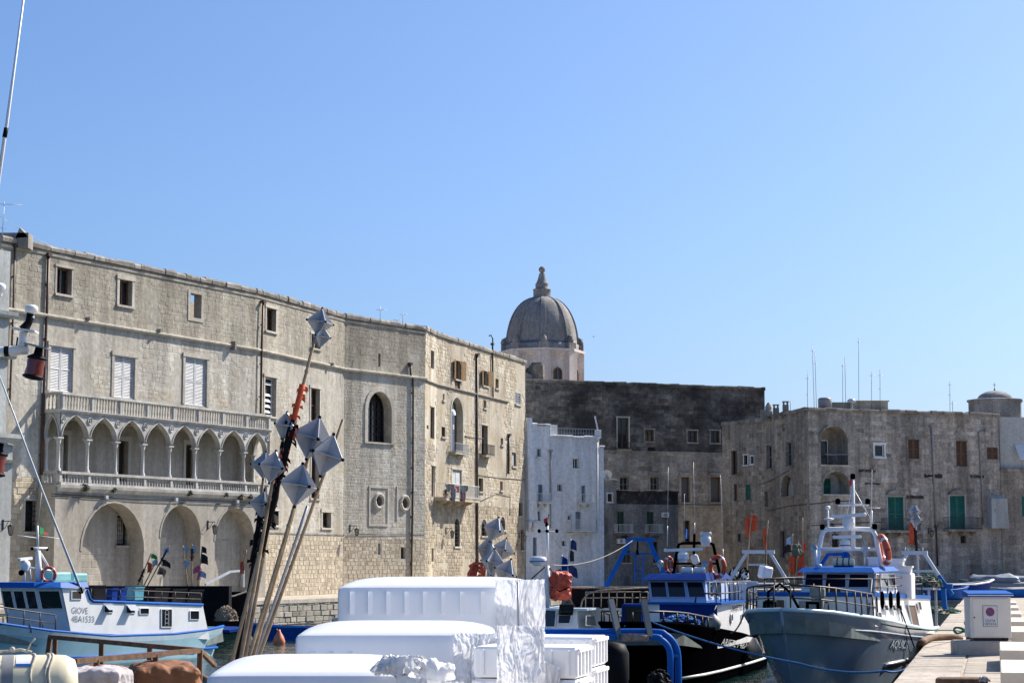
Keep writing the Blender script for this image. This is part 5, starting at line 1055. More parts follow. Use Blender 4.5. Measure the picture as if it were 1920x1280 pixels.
def spot(b, c, d, r=.13, name='floodlight'):
    d = Vector(d).normalized(); R = d.to_track_quat('Z', 'Y').to_matrix(); mb = MB(); mb.lathe([(.0001, -r*1.1), (r*.6, -r), (r, 0), (r*1.06, .02), (r*.9, .0), (.0001, -.01)], c, 12, R); mb.tube([Vector(c), Vector(c)-Vector((0, 0, r*2.2))], .025, 5); return b.part(name, mb, M_STEEL)
def rope(label, pts, sag, r, mat, name='mooring_rope', n=16, grp='mooring ropes'):
    P = []
    pts = [Vector(p) for p in pts]
    for a, b in zip(pts, pts[1:]): P += [a+(b-a)*i/n-Vector((0, 0, sag*4*(i/n)*(1-i/n))) for i in range(n)]
    P.append(pts[-1]); mb = MB(); mb.tube(P, r, 5); return tag(mb.build(name, mat), label, 'rope', grp)
def tub(label, c, w, d, h, mat, grp, rz=0, name='fish_tub', rim=None):
    t = thing(name, label, 'tub', c, rz, grp); mb = MB(); tp = .9; V = []
    for z, k in ((0, tp), (h, 1), (h, .93), (.04, tp*.93)): V += [Vector((sx*w/2*k, sy*d/2*k, z)) for sx, sy in ((-1, -1), (1, -1), (1, 1), (-1, 1))]
    mb.add(V, [(j*4+i, j*4+(i+1) % 4, j*4+4+(i+1) % 4, j*4+4+i) for j in range(3) for i in range(4)]+[(12, 13, 14, 15), (3, 2, 1, 0)]); mb.build('body', mat, t, world=False)
    mb = MB(); C = [Vector((sx*w/2*1.02, sy*d/2*1.02, h-.02)) for sx, sy in ((-1, -1), (1, -1), (1, 1), (-1, 1), (-1, -1))]
    for a, b in zip(C, C[1:]): mb.bar(a, b, .05, .05)
    mb.build('rim', rim or mat, t, world=False); return t
def heap(label, c, rx, ry, rz, mat, name='net_pile', cat='net', seed=1, grp=None, strands=60, sm=None):
    """pile of netting: lumpy mound with loose strands"""
    t = thing(name, label, cat, c, group=grp); mb = MB(); n, m = 22, 10; V = []
    for j in range(m+1):
        for i in range(n):
            a, e = 2*pi*i/n, j/m*pi/2; d = Vector((cos(a)*cos(e), sin(a)*cos(e), sin(e))); k = 1+.35*noise.noise(d*2.3+Vector((seed, 0, 0)))+.16*noise.noise(d*6+Vector((0, seed, 0))); V.append(Vector(c)+Vector((d.x*rx*k, d.y*ry*k, d.z*rz*k)))
    mb.add(V, [(j*n+i, j*n+(i+1) % n, (j+1)*n+(i+1) % n, (j+1)*n+i) for j in range(m) for i in range(n)]); mb.build('mound', mat, t); mb = MB(); rnd = random.Random(seed)
    for _ in range(strands):
        a, e = rnd.uniform(0, 6.28), rnd.uniform(0, 1.4); P = []
        for k in range(5): a += rnd.uniform(-.35, .35); e = min(max(e+rnd.uniform(-.3, .3), 0), 1.5); P.append(Vector(c)+Vector((cos(a)*cos(e)*rx, sin(a)*cos(e)*ry, sin(e)*rz))*rnd.uniform(1.02, 1.22))
        mb.tube(P, .018, 4)
    mb.build('strands', sm or mat, t); return t
def fender(label, c, r, l, mat, top, rm=None):
    t = thing('fender', label, 'fender', c, group='boat fenders'); c = Vector(c); mb = MB(); mb.lathe([(.0001, -l*.5), (r*.75, -l*.4), (r, -l*.12), (r*.9, l*.12), (r*.35, l*.42), (r*.16, l*.5), (.0001, l*.52)], c, 14); mb.build('bladder', mat, t)
    mb = MB(); mb.lathe([(r*.40, l*.38), (r*.2, l*.5), (.0001, l*.54)], c, 12); mb.build('eye', M_DBLUE, t); mb = MB(); mb.tube([c+Vector((0, 0, l*.5)), Vector(top)], .02, 5); mb.build('line', rm or M_RAILD, t)
def lashed_raft(label, c, d, L_, r, mat=None, name='life_raft'):
    """cylindrical raft canister lying along d with straps and cradle"""
    c = Vector(c); d = Vector(d).normalized(); R = d.to_track_quat('Z', 'Y').to_matrix(); t = thing(name, label, 'life raft', c-Vector((0, 0, r))); mb = MB()
    P = [(.0001, -L_/2), (r*.55, -L_/2+.01), (r*.85, -L_/2+r*.12), (r*.98, -L_/2+r*.38), (r, -L_/2+r*.6)]; P += [(a, -b) for a, b in P[::-1]]; mb.lathe(P, c, 28, R); mb.build('canister', mat or M_CREAM, t)
    return t, R
# ---- grey trawler against the pier
al = radians(20.3); f = Fr(6.49, 48., atan2(-cos(al), -sin(al)))
AQ = Boat('fishing_trawler', 'grey-hulled trawler with white and blue deckhouse moored bow-on beside the pier', f,
          [(0, -1.3, .03, 2.34, .02), (-.3, -1.55, .62, 2.31, .10), (-.9, -2.1, 1.08, 2.26, .30), (-2., -2.9, 1.42, 2.16, .65), (-3.8, -4.4, 1.60, 2.05, 1.05), (-6, -6.2, 1.66, 1.90, 1.32), (-9, -9, 1.66, 1.69, 1.45), (-13, -13, 1.6, 1.45, 1.4), (-16, -15.8, 1.45, 1.42, 1.2)])
capm = AQ.hull(M_GREYH, .86, M_GREYH); AQ.part('gunwale', capm, M_PALEH); mb = MB()
for sg in (1, -1):
    mb.tube([Vector((q[1]+(q[0]-q[1])*.84, sg*(q[4]+(q[2]-q[4])*.84**1.35+.01), q[3]*.84)) for q in sorted(AQ.st)], .03, 5); mb.tube([Vector((x, sg*(AQ.y(x, .75)+.02), .75)) for x in (-6, -8, -10, -12, -14)], .05, 6)
AQ.part('rub_rail', mb, M_GREYM)
mb = MB(); mb.tube([Vector((q[1]+(q[0]-q[1])*t+.03, 0, q[3]*t)) for q in (AQ.st[0],) for t in (-.2, 0, .3, .6, 1)], .04, 6); AQ.part('stem_bar', mb, M_GREYH)
z1 = f.X(1600, 1116, -4.0).z; zt = f.X(1600, 1072, -5.4).z
lwr = AQ.cabin([(-4.0, 1.85), (-4.0, z1-.03), (-4.15, z1), (-13.6, z1-.25), (-14.0, 1.30), (-9, 1.55), (-6, 1.75)], 1.60, 1.5, M_WHP, 'deckhouse'); mb = MB()
mb.box((-8.8, 0, z1-.09), (9.7, 3.12, .10), Matrix.Rotation(-.026, 3, 'Y')); AQ.part('blue_trim', mb, M_BLUE)
yw = max(abs(f.X(1507, 1090, -5.4).y), abs(f.X(1637, 1090, -5.4).y)); y0, y1 = f.X(1500, 1112, -5.2).y, f.X(1645, 1112, -5.2).y; ya, yb = f.X(1508, 1074, -5.4).y, f.X(1637, 1074, -5.4).y
mb = MB(); V = [Vector((-5.2, y0, z1)), Vector((-5.2, y1, z1)), Vector((-8.6, y1, z1-.1)), Vector((-8.6, y0, z1-.1)), Vector((-5.5, ya, zt)), Vector((-5.5, yb, zt)), Vector((-8.6, yb, zt-.05)), Vector((-8.6, ya, zt-.05))]; mb.add(V, [(0, 1, 5, 4), (1, 2, 6, 5), (2, 3, 7, 6), (3, 0, 4, 7), (4, 5, 6, 7)]); whh = AQ.part('wheelhouse', mb, M_WHP)
def fpt(px, py, xb=-5.2, xt=-5.5, zb=z1, ztt=zt):        # point on the raked wheelhouse front
    p = f.X(px, py, xb)
    for _ in range(4): k = (p.z-zb)/(ztt-zb); p = f.X(px, py, xb+(xt-xb)*k)
    return p
for x0, x1 in ((1510, 1543), (1548.5, 1585.5), (1592, 1628)): AQ.pane([fpt(x0-1, 1101), fpt(x1, 1101), fpt(x1, 1076.5), fpt(x0+2, 1076)], b=.03)
mb = MB(); zv = zt+.02; mb.add([Vector(v) for v in ((-5.0, ya-.12, zv-.02), (-5.0, yb+.12, zv-.02), (-8.9, yb+.12, zv), (-8.9, ya-.12, zv), (-5.2, ya, zv+.10), (-5.2, yb, zv+.10), (-8.7, yb, zv+.12), (-8.7, ya, zv+.12))], [(0, 1, 5, 4), (1, 2, 6, 5), (2, 3, 7, 6), (3, 0, 4, 7), (4, 5, 6, 7), (3, 2, 1, 0)]); AQ.part('roof_visor', mb, M_BLUE)
AQ.pane([f.Y(1651, 1101, y1), f.Y(1677, 1101, y1), f.Y(1676, 1076, (y1+yb)/2), f.Y(1652, 1076, (y1+yb)/2)], b=.03, name='side_window')
AQ.pane([f.Y(1640, 1108, y1), f.Y(1646, 1108, y1), f.Y(1646, 1077, (y1+yb)/2), f.Y(1641, 1077, (y1+yb)/2)], b=.03, name='side_window', mat=M_WOOD)
xf = -3.98
for (a, b, c, e), mt in (((1498, 1126, 1532, 1152), M_PIPEG), ((1434, 1124, 1452, 1150), M_DIM), ((1456, 1124, 1471, 1150), M_WOOD)): AQ.pane([f.X(a, e, xf), f.X(b if b < 1000 else c, e, xf), f.X(c, b if b > 1000 else e, xf), f.X(a, b, xf)] if False else [f.X(a, e, xf), f.X(c, e, xf), f.X(c, b, xf), f.X(a, b, xf)], mt, name='hatch', b=.03)
AQ.pane([fpt(1545, 1111), fpt(1577, 1111), fpt(1574, 1101.5), fpt(1546, 1101)], M_WOOD, name='hatch', b=.025); mb = MB(); c = f.X(1533, 1110, -3.6); mb.bbox(c+Vector((0, 0, 0)), (.25, .38, .26), .04); mb.box(c-Vector((0, 0, .3)), (.2, .3, .36)); AQ.part('deck_winch', mb, M_DECK)
ys = 1.57
for a, b, c, e in ((1656, 1134, 1662, 1143), (1671, 1134, 1676, 1143), (1684, 1134, 1688, 1143), (1702, 1134, 1714, 1173), (1719.5, 1128, 1724, 1142), (1645, 1148, 1650, 1161)): AQ.pane([f.Y(a+(e-b)*.22, e, ys+.005), f.Y(c+(e-b)*.22, e, ys+.005), f.Y(c, b, ys+.005), f.Y(a, b, ys+.005)], M_WOOD if e > 1160 else M_DIM, name='side_port', b=.02)
for x in (1652, 1668, 1682):
    p = f.Y(x, 1124, ys+.05); mb = MB(); n = 12; mb.tube([p+Vector((.13*cos(2*pi*i/n), .03, .2*sin(2*pi*i/n))) for i in range(n+1)], .035, 6, cap=False); AQ.part('fairlead', mb, M_BLACK)
AQ.rail(-.12, -4.4, .62, n=8, mid=1); mb = MB()
for xx in (-4.6, -13.4):
    pass
for i in range(8): x = -4.4-i*1.2; mb.tube([Vector((x, 1.42, z1-.3)), Vector((x, 1.42, z1+.42))], .02, 5); mb.tube([Vector((x, -1.42, z1-.3)), Vector((x, -1.42, z1+.42))], .02, 5)
for sg in (1, -1):
    for h in (.2, .42): mb.tube([Vector((-4.4, sg*1.42, z1+h)), Vector((-12.8, sg*1.42, z1+h))], .018, 5)
mb.tube([Vector((-4.4, -1.42, z1+.42)), Vector((-4.4, 1.42, z1+.42))], .018, 5); mb.tube([Vector((-4.4, 1.42, z1+.42)), Vector((-3.7, 1.42, z1-.7))], .022, 5); AQ.part('upper_railing', mb, M_RAILD)
mb = MB()
for y in (.35, -.05): mb.tube([Vector((-3.9, y, 1.7)), Vector((-4.1, y, z1+.3))], .02, 5)
for i in range(5): mb.tube([Vector((-3.95, .35, 1.85+i*.2)), Vector((-3.95, -.05, 1.85+i*.2))], .015, 5)
AQ.part('ladder', mb, M_RAILD)
mb = MB()                                               # anchor windlass and bitts on the foredeck
for sx, sy in ((-.9, -.5), (-1.0, .55)):
    mb = MB(); mb.tube([Vector((sx, sy-.12, 2.2)), Vector((sx, sy-.12, 2.5)), Vector((sx, sy+.14, 2.5)), Vector((sx, sy+.14, 2.2))], .05, 6); AQ.part('bitts', mb, M_BLACK)
mb = MB(); mb.tube([Vector((-1.9, -.75, 2.2)), Vector((-1.9, -.75, 2.75)), Vector((-1.9, -.45, 2.95)), Vector((-1.9, -.2, 2.75)), Vector((-1.9, .05, 2.3))], .035, 6); AQ.part('chain_guide', mb, M_BLACK)
xa = -7.0                                               # radar arch on the wheelhouse roof
def A(px, py, x=xa): return f.X(px, py, x)
mb = MB(); mb.tube([A(1531, 1064), A(1536, 1029), A(1541, 1003), A(1545, 995), A(1551, 992), A(1592, 990.5), A(1632, 992), A(1637, 995), A(1642, 1004), A(1648, 1036), A(1654, 1066)], .062, 8); mb.tube([A(1537, 1029), A(1646, 1029)], .045, 8); AQ.part('radar_arch', mb, M_WHP)
mb = MB(); mb.tube([A(1600, 1029), A(1599.5, 895)], [.06, .035], 8); mb.tube([A(1571, 946), A(1628, 946)], .035, 6); mb.tube([A(1600, 915), A(1640, 985)], .008, 4); mb.tube([A(1597, 915), A(1585, 985)], .006, 4); AQ.part('mast', mb, M_WHP)
for x, y in ((1571, 940), (1627, 940), (1542, 988), (1640, 987), (1599, 893)): mb = MB(); p = A(x, y); mb.lathe([(.05, -.07), (.07, -.05), (.07, .05), (.04, .08), (.0001, .09)], p, 10); AQ.part('navigation_light', mb, M_BLACK)
scanner(AQ, A(1591, 966, -6.8), .92, None, (0.12, 1, .05)); mb = MB(); c = A(1591, 980, -6.8); mb.bbox(c, (.26, .25, .24), .05); mb.box(c-Vector((0, 0, .15)), (.2, .2, .1)); AQ.part('scanner_motor', mb, M_WHP)
scanner(AQ, A(1588, 1006, -6.6), .70, None, (-.1, 1, .02), ped=False); dome_radar(AQ, A(1585, 1027, -6.6), .135, .24)
mb = MB(); mb.tube([A(1553, 992), A(1552, 953)], .03, 6); mb.lathe([(.0001, -.05), (.06, -.05), (.075, 0), (.05, .04), (.0001, .05)], A(1552, 951), 10); mb.lathe([(.0001, -.02), (.12, -.02), (.14, .01), (.1, .035), (.0001, .045)], A(1554, 973), 12); AQ.part('gps_mushroom', mb, M_WHP)
mb = MB(); mb.tube([A(1634, 992), A(1634, 957)], .03, 6); mb.tube([A(1634, 957), A(1635, 880)], [.012, .005], 5); mb.tube([A(1618, 951), A(1650, 952)], .008, 4); AQ.part('whip_aerial', mb, M_WHP)
spot(AQ, A(1621, 1029, -6.5), (1, .1, -.1), .10); spot(AQ, A(1526, 1027, -6.2), (1, -.3, -.1), .10); mb = MB(); mb.tube([A(1530, 1062, -6.2), A(1529, 1030, -6.2)], .045, 6); mb.tube([A(1621, 1062, -6.5), A(1621, 1032, -6.5)], .02, 6); mb.ball(A(1537, 1061, -6.2), .07, 8); AQ.part('light_post', mb, M_WHP)
rt, R = lashed_raft('cream life raft canister with dark straps on the grey trawler roof', f.w(A(1582, 1054, -6.3)), f.M.to_3x3() @ Vector((0, 1, 0)), .60, .12); cc = f.w(A(1582, 1054, -6.3)); ax = f.M.to_3x3() @ Vector((0, 1, 0)); mb = MB()
for k in (-.16, 0, .16): mb.lathe([(.124, -.015), (.126, .015)], cc+ax*k, 20, R)
mb.build('strap', M_BLACK, rt); mb = MB(); mb.box(cc-Vector((0, 0, .12)), (.5, .22, .08), Matrix.Rotation(f.h-pi/2, 3, 'Z')); mb.build('cradle', M_DBLUE, rt)
ringbuoy('faded orange lifebuoy hung on the right side of the grey trawler arch', f.w(A(1653, 1030)+Vector((0, .06, 0))), .36, Matrix.Rotation(radians(-84), 3, 'Z') @ Matrix.Rotation(radians(12), 3, 'X'))
mb = MB(); p = A(1575, 1040, -7.6); mb.bar(A(1538, 1062, -7.6), A(1552, 1040, -7.6), .09); mb.bar(A(1550, 1039, -7.6), A(1582, 1038, -7.6), .09); mb.tube([A(1584, 1040, -7.5), A(1584, 1040, -7.4)], .1, 12); mb.lathe([(.11, -.05), (.05, -.04), (.05, .04), (.11, .05)], A(1586, 1041, -7.4), 12, Matrix.Rotation(pi/2, 3, 'Y')); AQ.part('roof_davit', mb, M_BLUE)
fl = thing('flag', 'small green white and red flag at the grey trawler masthead', 'flag', f.w(A(1597, 905)))
for k, (m_, x0, x1) in enumerate(((M_FGRN, 1600, 1602.5), (M_WHP2, 1597.5, 1600), (M_FRED, 1593, 1597.5))): mb = MB(); mb.add([f.w(A(x0, 891+k*4)), f.w(A(x1, 888+k*3)), f.w(A(x1-.5, 903+k*3)), f.w(A(x0-.5, 907+k*3))], [(0, 1, 2, 3)]); mb.build('stripe', m_, fl)
for px_, py_, j in ((1665, 1073, 0), (1684, 1073, 0), (1699, 1074, 0), (1665, 1060, 1), (1684, 1060, 1), (1640, 1060, 2)):   # white crates
    p = f.w(f.X(px_, py_, -9.4 if j < 2 else -8.2)); h_ = .20 if j < 2 else .24
    tub({1665: 'left white fish crate', 1684: 'middle white fish crate', 1699: 'right white fish crate', 1640: 'lone white crate'}[px_]+[' in the lower row behind the grey trawler wheelhouse', ' in the upper row behind the grey trawler wheelhouse', ' on the grey trawler roof behind the arch'][j], p, .33, .3, h_, M_WHP, 'white crates on the grey trawler', f.h+pi/2, 'fish_crate')
a_, b_ = f.X(1657, 1074, -9.4), f.X(1708, 1074, -9.4); mb = MB(); mb.bbox((-9.45, (a_.y+b_.y)/2, (a_.z+z1-.2)/2), (.7, b_.y-a_.y+.1, a_.z-z1+.2), .03); AQ.part('fish_locker', mb, M_WHP)
a_ = f.X(1738, 1100, -14.6); mb = MB(); mb.box((-14.7, .3, a_.z-.04), (1.6, 2.6, .07))
for sx in (-15.4, -14.0):
    for sy in (-.9, 1.45): mb.bar((sx, sy, .8), (sx, sy, a_.z-.05), .07)
AQ.part('stern_platform', mb, M_GREYM)
xg = -15.2                                              # stern gantry
def G(px, py): return f.X(px, py, xg)
mb = MB(); mb.bar(G(1691, 1036), G(1739, 1036), .14, .12); mb.bar(G(1700, 1038), G(1686, 1070), .10); mb.bar(G(1734, 1038), G(1760, 1078), .10); mb.bar(G(1697, 1070), G(1752, 1070), .07); AQ.part('stern_gantry', mb, M_STEEL)
mb = MB(); mb.bar(G(1760, 1078), G(1786, 1114), .11); mb.bar(G(1720, 1098), G(1786, 1098), .14); mb.bar(G(1768, 1098), G(1772, 1142), .14); mb.bar(G(1686, 1070), G(1686, 1140), .12); AQ.part('gantry_leg', mb, M_BLUE)
for x in (1697, 1730): mb = MB(); mb.tube([G(x, 1036), G(x, 1026)], .018, 5); AQ.part('gantry_pin', mb, M_STEEL)
mb = MB()
for i in range(9): x = 1700+i*6; mb.bar(f.X(x, 1125, -14.2), f.X(x, 1092, -14.2), .02)
for y in (1090, 1105): mb.tube([f.X(1697, y, -14.2), f.X(1755, y, -14.2)], .02, 5)
AQ.part('stern_railing', mb, M_RAILD)
heap('pale net heaped under the grey trawler stern gantry', f.w(f.X(1738, 1099, -14.6)), .42, .4, .32, M_NETK, seed=3, sm=M_ROPEG); fender('green plastic fender hanging at the grey trawler quarter', f.w(f.X(1731, 1122, -13.9)), .12, .42, pm('green_fender', (.20, .42, .36), .4), f.w(f.X(1731, 1105, -13.9)))
p = AQ.on(1700, 1229); pw = f.w(p+Vector((0, .22, 0))); fender('white teardrop fender with blue tip between the grey trawler and the pier', pw, .19, .46, M_FENDER, f.w(f.Y(1682, 1124, 1.56)), M_BLACK)
q0 = AQ.on(1664, 1216); q1 = AQ.on(1698, 1217); q2 = AQ.on(1666, 1198)
def hullmap(b, a, c, t):
    """map lettering (0..1, 0..1) to the hull skin between bow end a and stern end c, height t"""
    def g(x, y): X_ = a.x+(c.x-a.x)*x; Z_ = a.z+(c.z-a.z)*x+t*y; return Vector((X_, b.y(X_, Z_)+.025, Z_))
    return g
g = hullmap(AQ, q0, q1, q2.z-q0.z); AQ.text('AQUILA', g, 1, 1, M_BLACK, .06)
g0 = hullmap(AQ, AQ.on(1665.5, 1216.6), AQ.on(1699, 1217.6), q2.z-q0.z); AQ.text('AQUILA', lambda x, y: g0(x, y)+Vector((0, .012, 0)), 1, 1, M_PALEH, .06, 'lettering_highlight')
mb = MB(); mb.tube([Vector((f.Y(1683, 1128, 1.6).x, 1.62, f.Y(1683, 1128, 1.6).z)), Vector((p.x, p.y+.1, p.z))], .012, 4); AQ.part('line', mb, M_BLACK)
# ---- black trawler
al = radians(17); f = Fr(at(1170, 1170, 52).x, 52., atan2(-cos(al), -sin(al))); zb = at(1170, 1170, 52).z
AR = Boat('fishing_trawler', 'black-hulled trawler with blue wheelhouse front moored beside the grey trawler', f,
          [(0, -1., .03, zb, .02), (-.35, -1.3, .55, zb, .10), (-1., -1.9, .95, zb-.02, .3), (-2.2, -3.0, 1.22, zb-.08, .65), (-4, -4.5, 1.32, zb-.22, .98), (-6.4, -6.6, 1.33, 1.50, 1.15), (-11, -11, 1.33, 1.17, 1.2), (-14, -14, 1.28, 1.15, 1.15), (-16.5, -16.3, 1.15, 1.25, .95)])
capm = AR.hull(M_BLACK); AR.part('gunwale', capm, M_BLACK); mb = MB(); mb.tube([Vector((x, AR.y(x, .32)+.015, .32)) for x in (-3, -5, -7, -9, -12, -15)], .045, 6); AR.part('boot_stripe', mb, M_WHP2)
xd, xw_ = -6.2, -6.9; zl1, zl0 = f.X(1290, 1132, xd).z, 1.0; zw = f.X(1270, 1087, xw_).z; yl, yr2 = f.X(1237, 1150, xd).y, f.X(1345, 1150, xd).y
mb = MB(); V = [Vector((xd, yl-.55, zl0)), Vector((xd, yr2, zl0)), Vector((-12.2, yr2+.1, zl0)), Vector((-12.2, yl-.55, zl0))]; V += [v+Vector((0, 0, zl1-zl0)) for v in V]; mb.add(V, [(0, 1, 5, 4), (1, 2, 6, 5), (2, 3, 7, 6), (3, 0, 4, 7), (4, 5, 6, 7)]); AR.part('deckhouse', mb, M_WHP)
mb = MB(); mb.add([Vector((xd+.012, yl, zl0)), Vector((xd+.012, yr2-.004, zl0)), Vector((xd+.012, yr2-.004, zl1)), Vector((xd+.012, yl, zl1)), Vector((xd-.05, yl, zl0)), Vector((xd-.05, yr2-.004, zl0)), Vector((xd-.05, yr2-.004, zl1)), Vector((xd-.05, yl, zl1))], [(0, 1, 2, 3), (0, 3, 7, 4), (3, 2, 6, 7)]); AR.part('front_panel', mb, M_DBLUE)
mb = MB(); mb.box(((xd-12.2)/2, (yl-.5+yr2)/2+.02, zl1+.02), (6.2, yr2-yl+.75, .06)); AR.part('deckhouse_trim', mb, M_BLUE)
ya, yb = f.X(1220, 1120, xw_+.15).y, f.X(1327, 1120, xw_+.15).y; yc, yd = f.X(1216, 1088, xw_).y, f.X(1322, 1088, xw_).y
mb = MB(); V = [Vector((xw_+.3, ya, zl1)), Vector((xw_+.3, yb, zl1)), Vector((-10.2, yb, zl1)), Vector((-10.2, ya, zl1)), Vector((xw_, yc, zw)), Vector((xw_, yd, zw)), Vector((-10.2, yd, zw)), Vector((-10.2, yc, zw))]; mb.add(V, [(0, 1, 5, 4), (1, 2, 6, 5), (2, 3, 7, 6), (3, 0, 4, 7), (4, 5, 6, 7)]); AR.part('wheelhouse', mb, pm('pale_blue_paint', (.42, .52, .72), .35, var=.06))
def fpa(px, py): 
    p = f.X(px, py, xw_)
    for _ in range(4): p = f.X(px, py, xw_+.3*(1-(p.z-zl1)/(zw-zl1)))
    return p
for x0, x1, x2, x3 in ((1223, 1251, 1247, 1219.5), (1255, 1286, 1282, 1251.5), (1293, 1323, 1317, 1287.5)): AR.pane([fpa(x0, 1119), fpa(x1, 1119), fpa(x2, 1091), fpa(x3, 1091)], b=.03, fm=MATS['pale_blue_paint'])
mb = MB(); zv = zw+.01; mb.add([Vector(v) for v in ((xw_+.3, yc-.15, zv), (xw_+.3, yd+.1, zv), (-10.6, yd+.1, zv), (-10.6, yc-.15, zv), (xw_, yc, zv+.17), (xw_, yd+.02, zv+.19), (-10.2, yd, zv+.19), (-10.2, yc, zv+.17))], [(0, 1, 5, 4), (1, 2, 6, 5), (2, 3, 7, 6), (3, 0, 4, 7), (4, 5, 6, 7), (3, 2, 1, 0)]); AR.part('roof_visor', mb, M_DBLUE)
for a, c in ((1330, 1336), (1341, 1349)): AR.pane([f.Y(a, 1118, yb), f.Y(c, 1118, yb), f.Y(c-1, 1092, (yb+yd)/2), f.Y(a-1, 1092, (yb+yd)/2)], b=.03, name='side_window')
for i, (a, c) in enumerate(((1357, 1366), (1368, 1378), (1380, 1390), (1391, 1399))):
    p, q = f.X(a, 1132, -10.4), f.X(c, 1092, -10.4); mb = MB(); mb.bbox(((p.x-.3), (p.y+q.y)/2, (p.z+q.z)/2), (.6, abs(q.y-p.y), q.z-p.z), .02); mb.ball(((p.x+.01), (p.y+q.y)/2, q.z-.1), .02, 6); AR.part('locker', mb, M_WHP)
mb = MB(); c = f.X(1403, 1092, -10.8); mb.lathe([(.26, -.5), (.28, -.02), (.31, 0), (.31, .05), (.27, .05), (.25, -.05)], c, 16); AR.part('rope_bin', mb, M_WHP)
for x, y in ((1371, 1158), (1389.5, 1157)):
    c = f.Y(x, y, yr2+.05); mb = MB(); n = 18; R = Matrix.Rotation(-pi/2, 3, 'X'); mb.lathe([(.0001, .012), (.125, .012)], c, n, R); pp = AR.part('porthole', mb, M_WGLASS); mb = MB(); mb.lathe([(.12, .0), (.125, .035), (.15, .03), (.155, 0)], c, n, R); AR.part('porthole_ring', mb, M_WHP, pp)
a, c = f.Y(1370, 1145, yr2+.04), f.Y(1405, 1146, yr2+.04); AR.text('ARIETE I 4BA', lambda x, y: Vector((a.x+(c.x-a.x)*x, yr2+.075, a.z+.16*y)), 1, 1, M_BLACK, 0)
q0, q1 = AR.on(1350, 1208), AR.on(1398, 1216); g = hullmap(AR, q0, q1, AR.on(1352, 1195).z-q0.z); AR.text('ARIETE I 4BA', g, 1, 1, M_WHP2, .05)
mb = MB(); c = f.X(1189, 1150, -2.6); mb.bbox(c, (.5, .60, .55), .04); hb = AR.part('hatch_house', mb, M_DBLUE); AR.pane([f.X(1173, 1166, -2.33), f.X(1202, 1166, -2.33), f.X(1203, 1137, -2.33), f.X(1172, 1137, -2.33)], M_DIM, M_DBLUE, 'hatch_opening', .03)
AR.rail(-.15, -5.6, .33, n=7, mid=0, r=.028); mb = MB()
for i in range(9): x = xd-.1-i*.7; mb.tube([Vector((x, yr2-.05, zl1)), Vector((x, yr2-.05, zl1+.62))], .02, 5)
for h in (.3, .62): mb.tube([Vector((xd-.1, yr2-.05, zl1+h)), Vector((-11.9, yr2-.05, zl1+h))], .018, 5)
mb.tube([Vector((xd-.1, yr2-.05, zl1+.3)), Vector((xd+.02, yr2-.6, zl1+.32)), Vector((xd+.02, yr2-.65, zl1))], .03, 6); AR.part('upper_railing', mb, M_RAILD)
xm = -8.2
def A(px, py, x=xm): return f.X(px, py, x)
mb = MB(); mb.tube([A(1262, 1078), A(1268, 1040), A(1273, 1020), A(1280, 1018), A(1330, 1017), A(1337, 1020), A(1343, 1045), A(1350, 1078)], .045, 6); mb.tube([A(1268, 1056), A(1346, 1056)], .035, 6); mb.tube([A(1300, 1078), A(1302, 1000)], .04, 6)
for x in (1283, 1296, 1310, 1322): mb.tube([A(x, 1078), A(x, 1060)], .02, 5)
mb.tube([A(1278, 1062), A(1324, 1062)], .02, 5); AR.part('mast_frame', mb, M_BLACK)
scanner(AR, A(1281, 1030, -8.0), 1.12, None, (.05, 1, .03)); mb = MB(); c = A(1281, 1043, -7.8); mb.bbox(c, (.25, .3, .24), .06); AR.part('scanner_motor', mb, M_WHP); mb = MB(); c = A(1303, 1048, -8.1); mb.bbox(c, (.2, .22, .3), .05, Matrix.Rotation(.3, 3, 'X')); AR.part('loudhailer', mb, M_WHP); spot(AR, A(1322, 1057, -7.8), (1, .2, -.1), .11); spot(AR, A(1238, 1057, -7.8), (1, -.2, -.1), .11)
scanner(AR, A(1323, 1000, -8.2), .26, None, (0, 1, 0)); mb = MB(); mb.tube([A(1319, 1018), A(1319, 1003)], .05, 6); AR.part('scanner_post', mb, M_GREYM)
for x0, y0, x1, y1 in ((1251, 1022, 1253, 875), (1284, 1018, 1283, 925), (1303, 1018, 1300, 865), (1357, 1075, 1351, 890)): mb = MB(); mb.tube([A(x0, y0), A(x1, y1)], [.009, .004], 5); mb.tube([A(x0, y0+3), A(x0+(x1-x0)*.25, y0+(y1-y0)*.25)], .012, 6); AR.part('whip_aerial', mb, M_GREYM)
ringbuoy('orange lifebuoy on the right side of the black trawler mast frame', f.w(A(1345, 1062, -8.0)), .30, Matrix.Rotation(radians(-52), 3, 'Z')); ringbuoy('orange lifebuoy on the left side of the black trawler mast frame', f.w(A(1254, 1058, -8.0)), .22, Matrix.Rotation(radians(58), 3, 'Z'))
for i, x in enumerate((1288, 1312)): p = f.w(A(x, 1069, -7.7)); t, R = lashed_raft('white life raft canister, %s of the pair on the black trawler roof' % ('left' if i == 0 else 'right'), p, f.M.to_3x3() @ Vector((0, 1, 0)), .36, .105, M_WHP)
fl = thing('flag', 'small blue and white pennant hanging above the black trawler', 'flag', f.w(A(1287, 1000)))
for k, m_ in enumerate((M_BLUE, M_WHP2, M_BLUE)): mb = MB(); mb.add([f.w(A(1284.5+k*2, 988+k*2)), f.w(A(1287+k*2, 990+k*2)), f.w(A(1286+k*2, 1010)), f.w(A(1283.5+k*2, 1007))], [(0, 1, 2, 3)]); mb.build('stripe', m_, fl)
